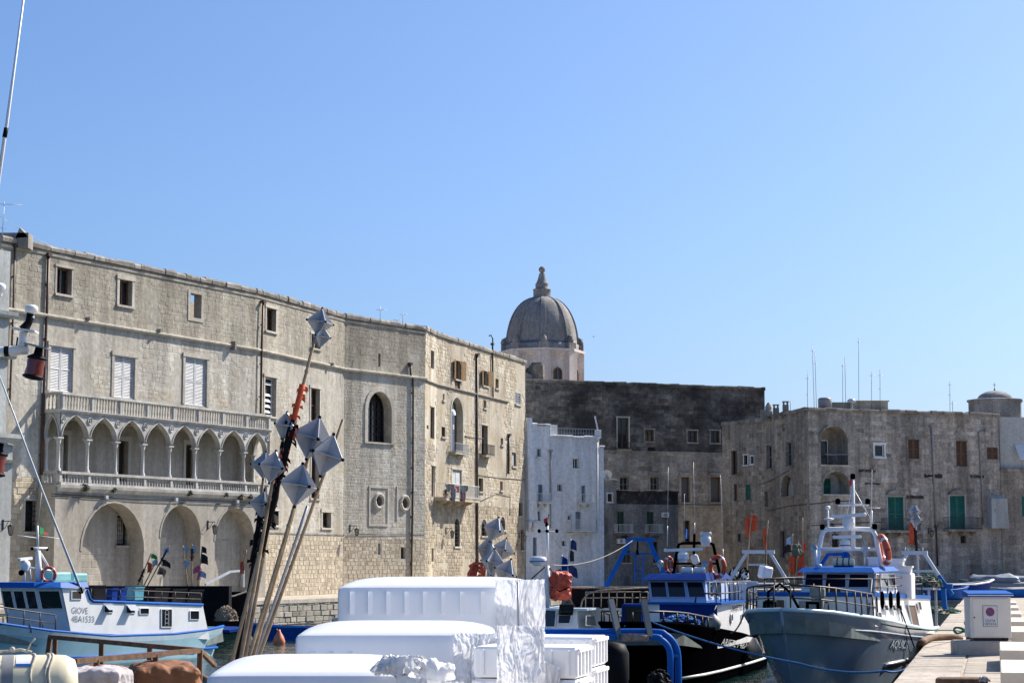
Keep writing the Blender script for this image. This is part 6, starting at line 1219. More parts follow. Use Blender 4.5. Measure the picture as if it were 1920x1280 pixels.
fender('round grey fender on the black trawler foredeck', f.w(f.X(1337, 1166, -5.6)), .24, .5, M_FENDER, f.w(f.X(1343, 1135, -5.9))); pw = f.w(AR.on(1392, 1220)+Vector((0, .30, 0))); fender('large dirty fender squeezed between the black and the grey trawler', f.w(f.Y(1416, 1214, AR.on(1395, 1214).y+.28)), .27, .7, M_FENDER, f.w(Vector((AR.on(1400, 1195).x, 1.3, 1.2))))
xg = -15.5
def G(px, py): return f.X(px, py, xg)
mb = MB(); mb.bar(G(1392, 1034), G(1452, 1034), .15, .12); mb.bar(G(1400, 1036), G(1366, 1092), .10); mb.bar(G(1444, 1036), G(1478, 1092), .10); mb.bar(G(1404, 1058), G(1438, 1058), .06); AR.part('stern_gantry', mb, M_STEEL)
mb = MB(); zs_ = f.I @ at(1430, 1092, 66.6); mb.box((zs_.x, .1, zs_.z-.05), (2.4, 2.7, .08))
for sx in (-1.1, 1.1):
    for sy in (-1.1, 1.3): mb.bar((zs_.x+sx, sy, .6), (zs_.x+sx, sy, zs_.z-.06), .07)
AR.part('stern_platform', mb, M_GREYM)
heap('blue rope heaped on the black trawler foredeck', f.w(f.X(1275, 1170, -3.6)), .5, .5, .22, M_DBLUE, 'rope_pile', 'rope', 5, None, 70, M_ROPEB)
ch_ = thing('scrap_bundle', 'dark bundle of floats and cord topping the orange net heap', 'net', at(1496, 1040, 66)); mb = MB()
for i in range(14): mb.ball(at(1496+random.uniform(-9, 9), 1030+random.uniform(-7, 12), 66+random.uniform(-.2, .2)), random.uniform(.05, .1), 8)
mb.tube([at(1494, 1085, 66), at(1496, 1012, 66)], .03, 6); mb.build('floats', M_NET, ch_)
bx = thing('foam_float', 'pale foam block hung beside the grey trawler, below orange flags', 'foam block', at(1435, 1085, 62)); mb = MB(); mb.bbox(at(1435, 1072.5, 62), (.37, .34, .40), .05, Matrix.Rotation(.2, 3, 'Y') @ Matrix.Rotation(.5, 3, 'Z')); mb.build('block', M_FOAM, bx); mb = MB(); mb.tube([at(1435, 1061, 62), at(1436, 1030, 62)], .012, 4); mb.build('line', M_BLACK, bx)
for i, x in enumerate((1377, 1396)): heap('%s of two foam blocks bundled in cord behind the black trawler' % ('left' if i == 0 else 'right'), at(x, 1085, 67), .17, .17, .33, M_FOAM, 'foam_bundle', 'foam block', 11+i, 'cord-bound foam bundles', 30, M_BLACK)
# ---- white boat behind the foam stacks
f = Fr(at(1045, 1180, 58).x, 58., atan2(-cos(radians(15)), -sin(radians(15))))
WB_ = Boat('fishing_boat', 'white fishing boat with slim mast and orange raft, left of the black trawler', f, [(0, -1, .03, 1.45, .02), (-.4, -1.3, .6, 1.43, .1), (-1.2, -2, 1.2, 1.4, .4), (-2.6, -3.1, 1.7, 1.35, 1.), (-5, -5, 1.9, 1.25, 1.6), (-9, -9, 1.9, 1.15, 1.7), (-14, -13.8, 1.7, 1.2, 1.4)])
WB_.part('gunwale', WB_.hull(M_WHP), M_BLUE); xf = -4.2; zt = f.X(1060, 1140, xf).z; yl, yr2 = f.X(1012, 1160, xf).y, f.X(1082, 1160, xf).y
mb = MB(); V = [Vector((xf+.25, yl-.1, .8)), Vector((xf+.25, yr2+.1, .8)), Vector((-11, yr2+.35, .8)), Vector((-11, yl-.1, .8)), Vector((xf, yl, zt)), Vector((xf, yr2, zt)), Vector((-11, yr2+.25, zt-.1)), Vector((-11, yl, zt-.1))]; mb.add(V, [(0, 1, 5, 4), (1, 2, 6, 5), (2, 3, 7, 6), (3, 0, 4, 7), (4, 5, 6, 7)]); WB_.part('deckhouse', mb, M_WHP)
mb = MB(); mb.box(((xf-11)/2, (yl+yr2)/2+.1, zt-.03), (7, yr2-yl+.5, .06)); WB_.part('deckhouse_trim', mb, pm('pale_trim', (.5, .62, .72), .4))
for a, b, c, e in ((1018, 1142, 1043, 1174), (1048, 1153, 1071, 1168)): WB_.pane([f.X(a-1, e, xf+.16), f.X(c-3, e, xf+.16), f.X(c, b, xf+.06), f.X(a, b, xf+.06)], M_WGLASS, name='front_window', b=.04)
mb = MB(); P = [f.X(1049, 1150, xf+.1), f.X(1072, 1150, xf+.1), f.X(1075, 1134, xf+.35), f.X(1051, 1134, xf+.35)]; WB_.pane(P, M_WGLASS, M_BLKP, 'open_hatch', .04)
for a, c in ((1098, 1117), (1124, 1138)): WB_.pane([f.Y(a, 1172, yr2+.25), f.Y(c, 1172, yr2+.25), f.Y(c-3, 1154, yr2+.22), f.Y(a, 1154, yr2+.22)], name='side_window', b=.03)
xm = -5.2
def A(px, py, x=xm): return f.X(px, py, x)
mb = MB(); mb.tube([A(1026, 1140), A(1026, 1060)], [.11, .085], 10); mb.tube([A(1026, 1060), A(1026.5, 985)], [.05, .03], 8); mb.tube([A(1010, 996), A(1046, 996)], .02, 5); mb.tube([A(1026, 1060), A(1000, 1058)], .03, 6); WB_.part('mast', mb, M_WHP)
mb = MB()
for x in (1011, 1026, 1044): mb.bbox(A(x, 995), (.1, .1, .12), .03)
mb.lathe([(.05, 0), (.06, .08), (.03, .15)], A(1025, 987), 8); WB_.part('mast_light', mb, M_BLACK)
mb = MB(); c = A(1009, 1057, -4.9); mb.lathe([(.0001, -.02), (.2, 0), (.26, .05), (.27, .17), (.22, .23), (.0001, .25)], c, 18); d_ = WB_.part('radar_dome', mb, M_WHP); mb = MB(); mb.lathe([(.275, .07), (.276, .10)], c, 18); WB_.part('stripe', mb, M_BLUE, d_)
mb = MB(); mb.tube([A(1030, 1062), A(1080, 1142)], .025, 6); mb.tube([A(1022, 1062), A(985, 1095)], .025, 6); mb.tube([A(1028, 996), A(1052, 1028)], .006, 4); WB_.part('stay', mb, M_RUST)
hp = thing('life_raft', 'crumpled orange-red life raft cover hung on the white boat mast', 'life raft', f.w(A(1048, 1125)))
mb = wrapped(f.w(A(1050, 1099)), (.29, .26, .42), .12, .35, 30, .05, .07, 4.4)
mb.build('cover', pm('red_orange_cover', (.52, .065, .025), .55, var=.2), hp); mb = MB(); mb.tube([f.w(A(1035, 1100, -4.9)), f.w(A(1050, 1108, -4.8)), f.w(A(1068, 1100, -4.9))], .02, 5); mb.build('strap', M_BLACK, hp)
for i, (x, y, ww) in enumerate(((1092, 1139, .72), (1132, 1139, .8), (1172, 1139, .8), (1208, 1139, .6))): tub(['black fish tub at the left end of the row behind the white boat cabin', 'second black fish tub from the left behind the white boat cabin', 'third black fish tub from the left, under the blue gantry', 'black fish tub at the right end of the row, touching the blue wheelhouse'][i], at(x, y, 64), ww, .7, .66, M_BLKP, 'black fish tubs on the white boat', .1*i, rim=M_NETK)
mb = MB(); a_, b_ = at(1084, 1139.5, 64), at(1217, 1139.5, 64); mb.box(((a_.x+b_.x)/2, 64.1, a_.z-.04), (b_.x-a_.x, 1.1, .06)); mb.box(((a_.x+b_.x)/2, 64.2, (a_.z+.9)/2), (b_.x-a_.x-.3, .7, a_.z-.9-.08)); mb.build('tub_platform', M_WHP, WB_.r)
mb = MB()
for y in (1109, 1120): mb.tube([at(1098, y, 62.6), at(1215, y, 62.6)], .02, 5)
for i in range(9): mb.tube([at(1098+i*14.6, 1138, 62.6), at(1098+i*14.6, 1109, 62.6)], .016, 5)
mb.tube([at(1089, 1138, 62.6), at(1092, 1125, 62.6), at(1103, 1112, 62.6), at(1125, 1106, 62.6), at(1215, 1101, 62.6)], .03, 6); mb.build('deck_railing', M_NETK, WB_.r)
mb = MB(); Y = 68
mb.bar(at(1176, 1011, Y), at(1228, 1011, Y), .16, .12); mb.bar(at(1180, 1014, Y), at(1122, 1127, Y), .15); mb.bar(at(1217, 1014, Y), at(1267, 1127, Y), .15); mb.bar(at(1169, 1037.5, Y), at(1226, 1037.5, Y), .06)
ga = mb.build('stern_gantry', M_BLUE, WB_.r); mb = MB()
for x in (1191, 1207): mb.bar(at(x, 1038, Y+.1), at(x-1, 1094, Y+.1), .05)
for i in range(5): mb.bar(at(1191, 1046+i*9.5, Y+.1), at(1207, 1046+i*9.5, Y+.1), .035)
mb.build('ladder', M_BLUE, ga); mb = MB(); mb.tube([at(1196, 1013, Y), at(1195, 1034, Y)], .03, 6); mb.lathe([(.09, -.04), (.05, 0), (.09, .04)], at(1195, 1036, Y), 10, Matrix.Rotation(pi/2, 3, 'Y')); mb.build('block', M_BLACK, ga); mb = MB(); mb.ball(at(1238, 1056, Y-.2), .12, 10); mb.build('gantry_lamp', M_STEEL, ga)
rope('pale rope running from the white boat mast up to the blue gantry', [f.w(A(1030, 1058)), at(1190, 1010, 68)], .3, .014, M_ROPEW, 'stay_rope', grp='boat ropes')
fl = thing('flag', 'red and green flag at the white boat masthead', 'flag', f.w(A(1025, 975)));
for m_, x0, x1, y0 in ((M_FRED, 1019, 1027, 969), (M_FGRN, 1027, 1029, 962)): mb = MB(); mb.add([f.w(A(x0, y0+4)), f.w(A(x1, y0)), f.w(A(x1, y0+9)), f.w(A(x0+1, y0+12))], [(0, 1, 2, 3)]); mb.build('stripe', m_, fl)
# ---- GIOVE: blue and white boat at the left quay
ph_ = radians(62); h_ = Vector((-cos(ph_), -sin(ph_))); prt = Vector((sin(ph_), -cos(ph_))); sp = gz(436, 1228, 0)
f = Fr(sp.x-prt.x*1.45, sp.y-prt.y*1.45, atan2(h_.y, h_.x))
GV = Boat('fishing_boat', 'blue and white fishing boat lettered GIOVE moored at the left, bow out of frame', f, [(0, .35, 1.05, 1.05, .8), (1.4, 1.5, 1.35, .95, 1.2), (3.5, 3.5, 1.48, .88, 1.4), (7, 7, 1.52, .93, 1.45), (10, 9.9, 1.5, 1.2, 1.25), (12.2, 11.8, 1.25, 1.5, .8), (13.8, 13, .8, 1.75, .35), (14.7, 13.7, .3, 1.9, .08), (15, 14, .03, 1.95, .02)])
capm = GV.hull(M_TEALH, .80, M_PALEH); GV.part('gunwale', capm, M_BLUE); mb = MB()
for sg in (1, -1): mb.tube([Vector((x, sg*(GV.y(x, .30)+.03), .30)) for x in (.3, 2, 4, 6, 8, 10)], .05, 6)
GV.part('rub_rail', mb, M_BLUE)
YS = 1.34                                               # port side of the deckhouse
P = [f.Y(x, y, YS) for x, y in ((133, 1184), (393, 1198), (380, 1133), (174, 1126.5), (168, 1121), (163, 1104), (116, 1101))]
mb = MB(); n = len(P); V = P+[Vector((p.x, -YS, p.z)) for p in P]; mb.add(V, [list(range(n)), list(range(n, 2*n))[::-1]]+[(i, n+i, n+(i+1) % n, (i+1) % n) for i in range(n)]); GV.part('deckhouse', mb, M_WHP)
mb = MB(); tr = [P[2], P[3], P[4], P[5]]
for sg in (1, -1): mb.tube([Vector((p.x, p.y*sg, p.z)) for p in tr], .05, 6)
GV.part('blue_trim', mb, M_BLUE)
xf0, xf1 = P[0].x+.02, P[6].x+.02; zf0, zf1 = P[0].z-.05, P[6].z       # raked front, bent in three planes
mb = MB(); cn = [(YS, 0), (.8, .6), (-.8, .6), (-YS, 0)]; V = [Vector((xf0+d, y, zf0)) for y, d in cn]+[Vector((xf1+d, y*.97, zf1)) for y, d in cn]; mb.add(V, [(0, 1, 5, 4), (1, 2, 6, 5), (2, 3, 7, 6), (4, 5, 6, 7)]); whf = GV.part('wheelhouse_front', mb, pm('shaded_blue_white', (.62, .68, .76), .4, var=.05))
def lerp3(a, b, t): return a+(b-a)*t
def frontpane(i, t0, t1, s0, s1):
    a, b, c, d = V[i], V[i+1], V[i+5], V[i+4]; g_ = lambda t, s: lerp3(lerp3(a, b, t), lerp3(d, c, t), s); GV.pane([g_(t0, s0), g_(t1, s0), g_(t1, s1), g_(t0, s1)], name='front_window', b=.03)
frontpane(0, .10, .92, .55, .93)
for k in range(3): frontpane(1, .04+.33*k, .30+.33*k, .55, .93)
frontpane(2, .10, .9, .55, .93)
mb = MB(); zr0 = zf1; pts = [(P[5].x, YS), (xf1, YS), (xf1+.7, .82), (xf1+.7, -.82), (xf1, -YS), (P[5].x, -YS)]; o_ = [Vector((x+(.12 if x > xf1-.1 else -.0), y*1.06, zr0)) for x, y in pts]; i_ = [Vector((x, y*.97, zr0+.17)) for x, y in pts]; mb.add(o_+i_, [(0, 5, 4, 3, 2, 1), (6, 7, 8, 9, 10, 11)]+[(i, (i+1) % 6, 6+(i+1) % 6, 6+i) for i in range(6)]); GV.part('roof_visor', mb, M_BLUE)
for (a, b, c, e), kk in (((134, 1108, 151, 1122), 0), ((195, 1134, 210, 1147), 1), ((236, 1134, 252, 1148), 1), ((262, 1140, 278, 1150), 0), ((302, 1142, 321, 1174), 2), ((356, 1145, 372, 1160), 0)):
    Q = [f.Y(a, e, YS), f.Y(c, e, YS), f.Y(c, b, YS), f.Y(a, b, YS)]; GV.pane(Q, M_DIM if kk == 2 else M_WGLASS, name='doorway' if kk == 2 else 'side_window', b=.04)
    if kk == 1: mb = MB(); O = Vector((0, .22, .08)); mb.add([Q[0]+O, Q[1]+O, Q[2]+Vector((0, .03, .02)), Q[3]+Vector((0, .03, .02))], [(0, 1, 2, 3)]); GV.part('open_flap', mb, pm('clear_flap', (.35, .38, .4), .15))
    if kk == 2:
        mb = MB(); x0, x1 = Q[0].x-.18, Q[1].x+.22
        for x in (x0, x1): mb.bar(Vector((x, YS+.03, Q[0].z+.05)), Vector((x, YS+.03, Q[2].z-.05)), .03)
        for i in range(4): mb.bar(Vector((x0, YS+.03, Q[0].z+.12+i*.15)), Vector((x1, YS+.03, Q[0].z+.12+i*.15)), .025)
        GV.part('inner_ladder', mb, M_GREYM)
M_LET = pm('grey_lettering', (.30, .31, .33), .5)
for s_, (a, b, c, e) in (('GIOVE', (134.5, 1137, 165, 1149)), ('4BA1533', (134.5, 1153, 177, 1165))):
    q0, q1, q2 = f.Y(a, e, YS+.012), f.Y(c, e+.8, YS+.012), f.Y(a, b, YS+.012); GV.text(s_, lambda x, y: q0+(q1-q0)*x+(q2-q0)*y, 1, 1, M_LET)
GV.rail(9.8, 14.6, .55, n=7, mid=1, r=.02); mb = MB(); zz0 = P[3].z
for i in range(9): x = P[3].x-(P[3].x-P[2].x)*i/8; zz1 = P[3].z+(P[2].z-P[3].z)*i/8; mb.tube([Vector((x, YS-.08, zz1)), Vector((x, YS-.08, zz1+.42))], .018, 5)
for h in (.2, .42): mb.tube([Vector((P[3].x, YS-.08, P[3].z+h)), Vector((P[2].x, YS-.08, P[2].z+h))], .016, 5)
GV.part('roof_railing', mb, M_RAILD); mb = MB()
for sg in (-.1, .5):
    mb.tube([Vector((10.4+sg, GV.y(10.4, 1.2)-.05, 1.2)), Vector((10.5+sg, GV.y(10.4, 1.2)-.05, 1.5))], .02, 5)
GV.part('cleat', mb, M_RAILD)
xm = xf1-.7
def A(px, py, y=0.): return f.Y(px, py, y)
mb = MB(); mb.tube([A(73, 1092), A(71, 1032)], [.12, .09], 8); mb.tube([A(71, 1032), A(70, 985)], .04, 6); mb.tube([A(59, 1027), A(88, 1027)], .04, 6); mb.tube([A(76, 1036), A(92, 1064)], .035, 6); mb.tube([A(32, 1003), A(70, 1008)], .012, 4); mb.tube([A(70, 1003), A(118, 1010)], .008, 4); mb.tube([A(71, 985), A(79, 915)], .012, 4); mb.tube([A(52, 1063), A(104, 1070)], .03, 6); GV.part('mast', mb, M_WHP)
scanner(GV, A(47, 1047), .68, None, (.95, .1, -.06)); mb = MB(); mb.bbox(A(48, 1059), (.3, .25, .2), .05); mb.tube([A(46, 1090), A(46, 1066)], .03, 6); mb.tube([A(58, 1088), A(56, 1066)], .025, 6); GV.part('scanner_motor', mb, M_WHP)
mb = MB(); mb.ball(A(40, 1073), .1, 8); mb.ball(A(60, 1028), .06, 8); mb.ball(A(88, 1029), .06, 8); GV.part('horn', mb, M_BLACK)
fl = thing('flag', 'small green and red flag on the GIOVE mast', 'flag', f.w(A(80, 995)))
for m_, x0, x1, y0, y1 in ((M_FGRN, 75, 82, 987, 1001), (M_FRED, 82, 90, 996, 1001)): mb = MB(); mb.add([f.w(A(x0, y0)), f.w(A(x1, y0+3)), f.w(A(x1+1, y1)), f.w(A(x0, y1))], [(0, 1, 2, 3)]); mb.build('stripe', m_, fl)
ringbuoy('bright orange lifebuoy on the GIOVE wheelhouse roof', f.w(A(91, 1077, .35)), .24, Matrix.Rotation(radians(-12), 3, 'Z'))
mb = MB(); mb.tube([A(154, 1111, YS+.05), A(150, 1100, YS+.05)], .05, 6); GV.part('aerial_base', mb, M_BLACK); mb = MB(); mb.tube([A(153, 1109, YS+.05), A(78, 916, YS-.1), A(-10, 680, YS-.3)], [.045, .035, .022], 6); GV.part('leaning_aerial', mb, M_WHP)
tp = thing('tarpaulin', 'pale aqua tarpaulin folded on the GIOVE roof behind the lifebuoy', 'tarpaulin', f.w(A(125, 1090, -.3))); mb = MB()
for x0, x1, y0, y1 in ((88, 125, 1072, 1090), (126, 156, 1074, 1091)):
    a, b = A(x0, y1, -.3), A(x1, y0, -.3); mb.bbox((a+b)/2, (abs(b.x-a.x), .5, b.z-a.z), .06)
mb.build('sheet', M_AQUA, tp, world=True) if False else None
o = MB(); o.v = [tuple(f.w(v)) for v in mb.v]; o.f, o.t, o.m, o.sm = mb.f, mb.t, mb.m, mb.sm; o.build('sheet', M_AQUA, tp)
for i, (x, y, ww, hh, c, l) in enumerate(((178, 1127, .6, .55, M_BLKP, 'square black tub by the GIOVE wheelhouse'), (207, 1125, .30, .42, M_DBLUE, 'left blue bin on the GIOVE deck'), (224, 1125, .34, .44, M_DBLUE, 'right blue bin on the GIOVE deck'), (253, 1124, .52, .46, pm('aqua_plastic', (.06, .26, .34), .5), 'aqua plastic crate on the GIOVE deck'))): tub(l, f.w(f.Y(x, y, .5)), ww, .4, hh, c, 'bins on the GIOVE deck', f.h)
for i, x in enumerate((285, 318, 350)): tub(['black fish tub next to the aqua crate on GIOVE', 'middle black fish tub on the GIOVE roof', 'black fish tub nearest the GIOVE stern'][i], f.w(f.Y(x, 1128+i*1.2, .1)), .85, .9, .50, M_BLKP, 'black tubs on GIOVE', f.h)
heap('brown net bundled on the quay edge behind the GIOVE stern', at(424, 1163, 86), .45, .4, .55, M_NETK, seed=21); mb = MB(); mb.bar(f.Y(398, 1182, 0), f.Y(440, 1176, 0), 1.6, .1); GV.part('stern_thwart', mb, M_DBLUE)
# dark boat lying between GIOVE and the quay
p0 = gz(300, 1160, .4); f2 = Fr(at(300, 1165, 92).x, 92., f.h+radians(6))
DB = Boat('fishing_boat', 'low black boat lying behind GIOVE against the stone quay', f2, [(-6, -5.7, 1.2, 1.95, 1.), (-4, -4, 1.6, 1.75, 1.4), (0, 0, 1.7, 1.65, 1.55), (3, 3, 1.5, 1.8, 1.3), (5, 4.6, .9, 2.0, .6), (6, 5.3, .05, 2.15, .03)]); DB.part('gunwale', DB.hull(M_BLACK), M_RAILD); mb = MB(); mb.bar(f2.Y(385, 1095, 0), f2.Y(432, 1071, 0), .1); mb.bar(f2.Y(432, 1071, 0), f2.Y(456, 1069, 0), .1); mb.bar(f2.Y(456, 1069, 0), f2.Y(456, 1100, 0), .1); DB.part('davit', mb, M_STEEL)
# small blue rowing boat
f3 = Fr(gz(545, 1198, 0).x, gz(545, 1198, 0).y, radians(172)); RB = Boat('rowing_boat', 'small bright blue rowing boat floating by the quay behind the foam stacks', f3, [(-2.2, -2., .55, .55, .4), (-1, -1, .75, .5, .6), (.4, .4, .72, .52, .55), (1.5, 1.3, .4, .62, .22), (2.1, 1.7, .03, .72, .02)]); RB.part('gunwale', RB.hull(pm('bright_blue_hull', (.01, .09, .40), .35), deckz=.3), M_BLUE); mb = MB(); mb.box((-1.2, 0, .42), (.25, 1.2, .05)); mb.box((.4, 0, .44), (.25, 1.2, .05)); RB.part('thwart', mb, M_WOOD); mb = MB(); mb.bbox((-2.1, .1, .8), (.4, .3, .35), .08); mb.box((-2.2, .1, .3), (.12, .1, .8)); RB.part('outboard_motor', mb, M_GREYM); mb = MB(); mb.tube([(.5, -.4, .6), (-.9, .3, .72), (-1.8, .6, .6)], .03, 5); RB.part('oar', mb, M_BAMBOO)
c = gz(523, 1202, .1); by = thing('mooring_buoy', 'small orange cone buoy floating beside the blue rowing boat', 'buoy', c); mb = MB(); mb.lathe([(.0001, -.3), (.2, -.2), (.27, 0), (.2, .2), (.07, .42), (.05, .5), (.0001, .5)], c, 14); mb.build('float', pm('faded_orange', (.70, .22, .10), .5), by)
rope('thin pale rope from the orange buoy up to the quay', [c+Vector((0, 0, .4)), at(508, 1140, 100)], .2, .012, M_ROPEW)
# fading wooden cart on the quay
ct = thing('hand_cart', 'small two-wheeled cart with blue hub parked on the far quay', 'cart', gz(522, 1112, ZQ)); c = gz(521, 1112, ZQ)+Vector((0, 0, .26)); mb = MB(); R = Matrix.Rotation(radians(65), 3, 'Z') @ Matrix.Rotation(pi/2, 3, 'X'); mb.lathe([(.15, -.08), (.26, -.08), (.28, 0), (.26, .08), (.15, .08)], c, 18, R); mb.build('tyre', M_BLKP, ct); mb = MB(); mb.lathe([(.0001, -.05), (.15, -.05), (.15, .05), (.0001, .05)], c, 14, R); mb.build('hub', M_BLUE, ct); mb = MB(); mb.bar(c, c+Vector((.75, .3, -.02)), .12); mb.box(c+Vector((.6, .25, -.05)), (.28, .2, .3)); mb.bar(c+Vector((-.2, .2, .1)), c+Vector((-1.2, 0, .8)), .05); mb.build('frame', M_RUST, ct)
# ------------------------------------------------------------------ marker poles
M_PLATE = pm('reflector_plate', (.44, .45, .48), .4, .0, var=.12, scale=8, dirt=.25, dcol=(.18, .17, .16))
def octa_reflector(part_parent, c, r, R, sub='radar_reflector'):
    r *= 1.2
    """octahedral corner reflector: three crossed square plates with black corner clips"""
    c = Vector(c); t = .006; V3 = [Vector(v) for v in ((1, 0, 0), (0, 1, 0), (0, 0, 1))]; first = None; E = [Vector((1, 0, 0)), Vector((0, 1, 0)), Vector((0, 0, 1))]
    for a, b, n in ((0, 1, 2), (1, 2, 0), (2, 0, 1)):
        mb = MB(); mb.prism([c+R @ (E[a]*r-E[n]*t/2), c+R @ (E[b]*r-E[n]*t/2), c+R @ (-E[a]*r-E[n]*t/2), c+R @ (-E[b]*r-E[n]*t/2)], R @ (E[n]*t))
        if first is None: first = mb.build(sub, M_PLATE, part_parent)
        else: mb.build('plate', M_PLATE, first)
    for e in E:
        for s in (-1, 1): mb = MB(); mb.ball(c+R @ (e*s*r*.985), r*.085, 8); mb.build('corner_clip', M_BLKP, first)
    return first
def ragflag(parent, p, d, w, h, mat, seed=0, name='flag'):
    mb = MB(); V = []; n, m = 6, 6; d = Vector(d).normalized()
    for j in range(m+1):
        for i in range(n+1):
            s, t = i/n, j/m; V.append(Vector(p)+d*w*s*(1-.25*t*noise.noise(Vector((seed, i*.7, 0))))+Vector((0, 0, -h*t*(1-.2*s)-w*.5*s*s))+Vector((-d.y, d.x, 0))*w*.16*sin(s*6+t*3+seed))
    mb.add(V, [(j*(n+1)+i, j*(n+1)+i+1, (j+1)*(n+1)+i+1, (j+1)*(n+1)+i) for j in range(m) for i in range(n)], smooth=True); mb.build(name, mat, parent)
def pole(label, b, t, r=(.022, .016), mat=None, items=(), grp='marker poles', name='marker_pole'):
    b, t = Vector(b), Vector(t); o = thing(name, label, 'marker pole', b, group=grp); mb = MB(); n = 9; P = []
    for i in range(n+1): k = i/n; P.append(b+(t-b)*k+Vector((sin(k*5+b.x*9)*.006, 0, 0)))
    mb.tube(P, [r[0]+(r[1]-r[0])*i/n for i in range(n+1)], 8)
    for i in range(2, n, 2): mb.lathe([(r[0]*.9, -.012), (r[0]*1.15, 0), (r[0]*.9, .012)], P[i], 8, (t-b).to_track_quat('Z', 'Y').to_matrix())
    mb.build('pole', mat or M_BAMBOO, o); ax = (t-b).normalized()
    for it in items:
        if it[0] == 'ref': _, px, py, rr, az, tl = it; Rm = Matrix.Rotation(tl, 3, 'Y') @ Matrix.Rotation(az, 3, 'Z'); octa_reflector(o, at(px, py, b.y-.03), rr, Rm)
        elif it[0] == 'wrap':
            _, k0, k1, rr, m_, sd = it; mb = MB(); Q = [b+(t-b)*(k0+(k1-k0)*i/12) for i in range(13)]; mb.tube(Q, [rr*(1+.45*noise.noise(Vector((i*.9, sd, 0)))) for i in range(13)], 10); rn = random.Random(sd)
            for _ in range(46): q = b+(t-b)*rn.uniform(k0, k1); a = rn.uniform(0, 6.28); d = Vector((cos(a), sin(a), rn.uniform(-.9, .1))); mb.add([q, q+d*rr*1.9+Vector((0, 0, .012)), q+d*rr*2.1-Vector((0, 0, .02))], [(0, 1, 2)])
            mb.build('wrapped_flag', m_, o)
        elif it[0] == 'flag': _, k, w, h, m_, d, sd = it; ragflag(o, b+(t-b)*k, d, w, h, m_, sd)
    return o
YP = 15.
def PP(px, py, dy=0): return at(px, py, YP+dy)
def footed(x0, y0, x1, y1, dy):                          # extend the visible pole down to the quay
    a, b = PP(x0, y0, dy), PP(x1, y1, dy); k = (a.z-ZQ)/(b.z-a.z); return a-(b-a)*k, b
for x0, x1, y1, dy, lab, items, mat in (
    (437, 602, 583, 0., 'tallest bamboo marker pole, with two reflectors on top and an orange-black flag', [('ref', 600, 604, .093, .5, .15), ('ref', 603, 632, .07, 1.1, .15), ('wrap', .56, .80, .03, M_BLKP, 3), ('wrap', .68, .865, .022, M_ORNET, 9)], None),
    (443, 497, 915, .12, 'dark taped pole with a small grey reflector, leftmost of the near bundle', [('ref', 493, 945, .088, .3, .12), ('wrap', .8, .97, .024, M_BLKP, 5)], M_BLKP),
    (450, 520, 850, -.1, 'pole with a mid-sized reflector and red cord level with the loggia rail', [('ref', 511, 875, .105, .75, .2), ('wrap', .955, .995, .02, M_ORNET, 11)], None),
    (447, 499, 862, .2, 'pole with the half-hidden reflector left of the red cord', [('ref', 496, 872, .09, .2, .1)], None),
    (458, 540, 772, .05, 'pole with a lone small reflector just right of the loggia top', [('ref', 533, 797, .088, .9, .2)], None),
    (465, 563, 905, -.15, 'pole carrying the large reflector lowest in the near bundle', [('ref', 560, 909, .138, .62, .18)], None),
    (473, 597, 782, .1, 'pole carrying the large shaded reflector, upper of three on the right', [('ref', 587, 821, .142, .35, .3)], None),
    (484, 642, 786, -.05, 'rightmost leaning pole of the near bundle with a big reflector below its tip', [('ref', 613, 853, .140, .95, .3)], None),
    (478, 575, 948, .25, 'plain grey pole without reflector in the near bundle', [], M_GREYM)):
    b, t = footed(x0, 1237, x1, y1, dy); pole(lab, b, t, (.0155, .012), mat, items, 'near bundle of marker poles')
b, t = footed(453, 1237, 474, 1105, .3); pole('pole with a bright blue sleeve low in the near bundle', b, at(481, 1060, YP+.3), (.022, .018), None, [('wrap', .62, .9, .024, M_BLUE, 4)], 'near bundle of marker poles')
YP = 22.
for x0, x1, y1, dy, lab, it in ((915, 922, 985, 0, 'pole with the topmost reflector of the middle bundle', [('ref', 927, 992, .12, .5, .35)]), (905, 912, 1020, .2, 'pole with the left reflector of the middle bundle', [('ref', 912, 1030, .125, .8, .2)]), (922, 938, 1015, .3, 'pole with the right upper reflector of the middle bundle', [('ref', 943, 1030, .115, .2, .3)]), (912, 924, 1040, -.1, 'pole with the central low reflector of the middle bundle', [('ref', 924, 1053, .125, 1.1, .15)]), (930, 944, 1058, -.2, 'pole with the lowest right reflector, just above the foam stack', [('ref', 948, 1072, .13, .6, .4)])):
    a, b = at(x0, 1100, YP+dy), at(x1, y1, YP+dy); k = (a.z-ZQ)/(b.z-a.z); pole(lab, a-(b-a)*k, b, (.024, .018), M_GREYM, it, 'middle bundle of marker poles'); 
rk = thing('net_rack', 'red-orange scalloped plastic rack standing beside the middle reflectors', 'rack', at(893, 1240, 22)); mb = MB(); c = at(893, 1087, 22)
for s in (0, .10):
    P = [at(880+s*40, 1092, 22+s), at(879+s*40, 1075, 22+s), at(884+s*40, 1066, 22+s), at(881+s*40, 1061, 22+s), at(890+s*40, 1056, 22+s), at(902+s*30, 1056, 22+s), at(905+s*30, 1066, 22+s), at(903+s*30, 1092, 22+s)]; mb.tube(P, .022, 6)
for y in (1064, 1071, 1079, 1087): mb.tube([at(883, y, 22), at(891, y-2.5, 22.02), at(903, y+1, 22.05)], .02, 6)
mb.tube([at(892, 1060, 22), at(892, 1240, 22)], .035, 6); mb.build('frame', pm('red_plastic', (.42, .07, .03), .5), rk)
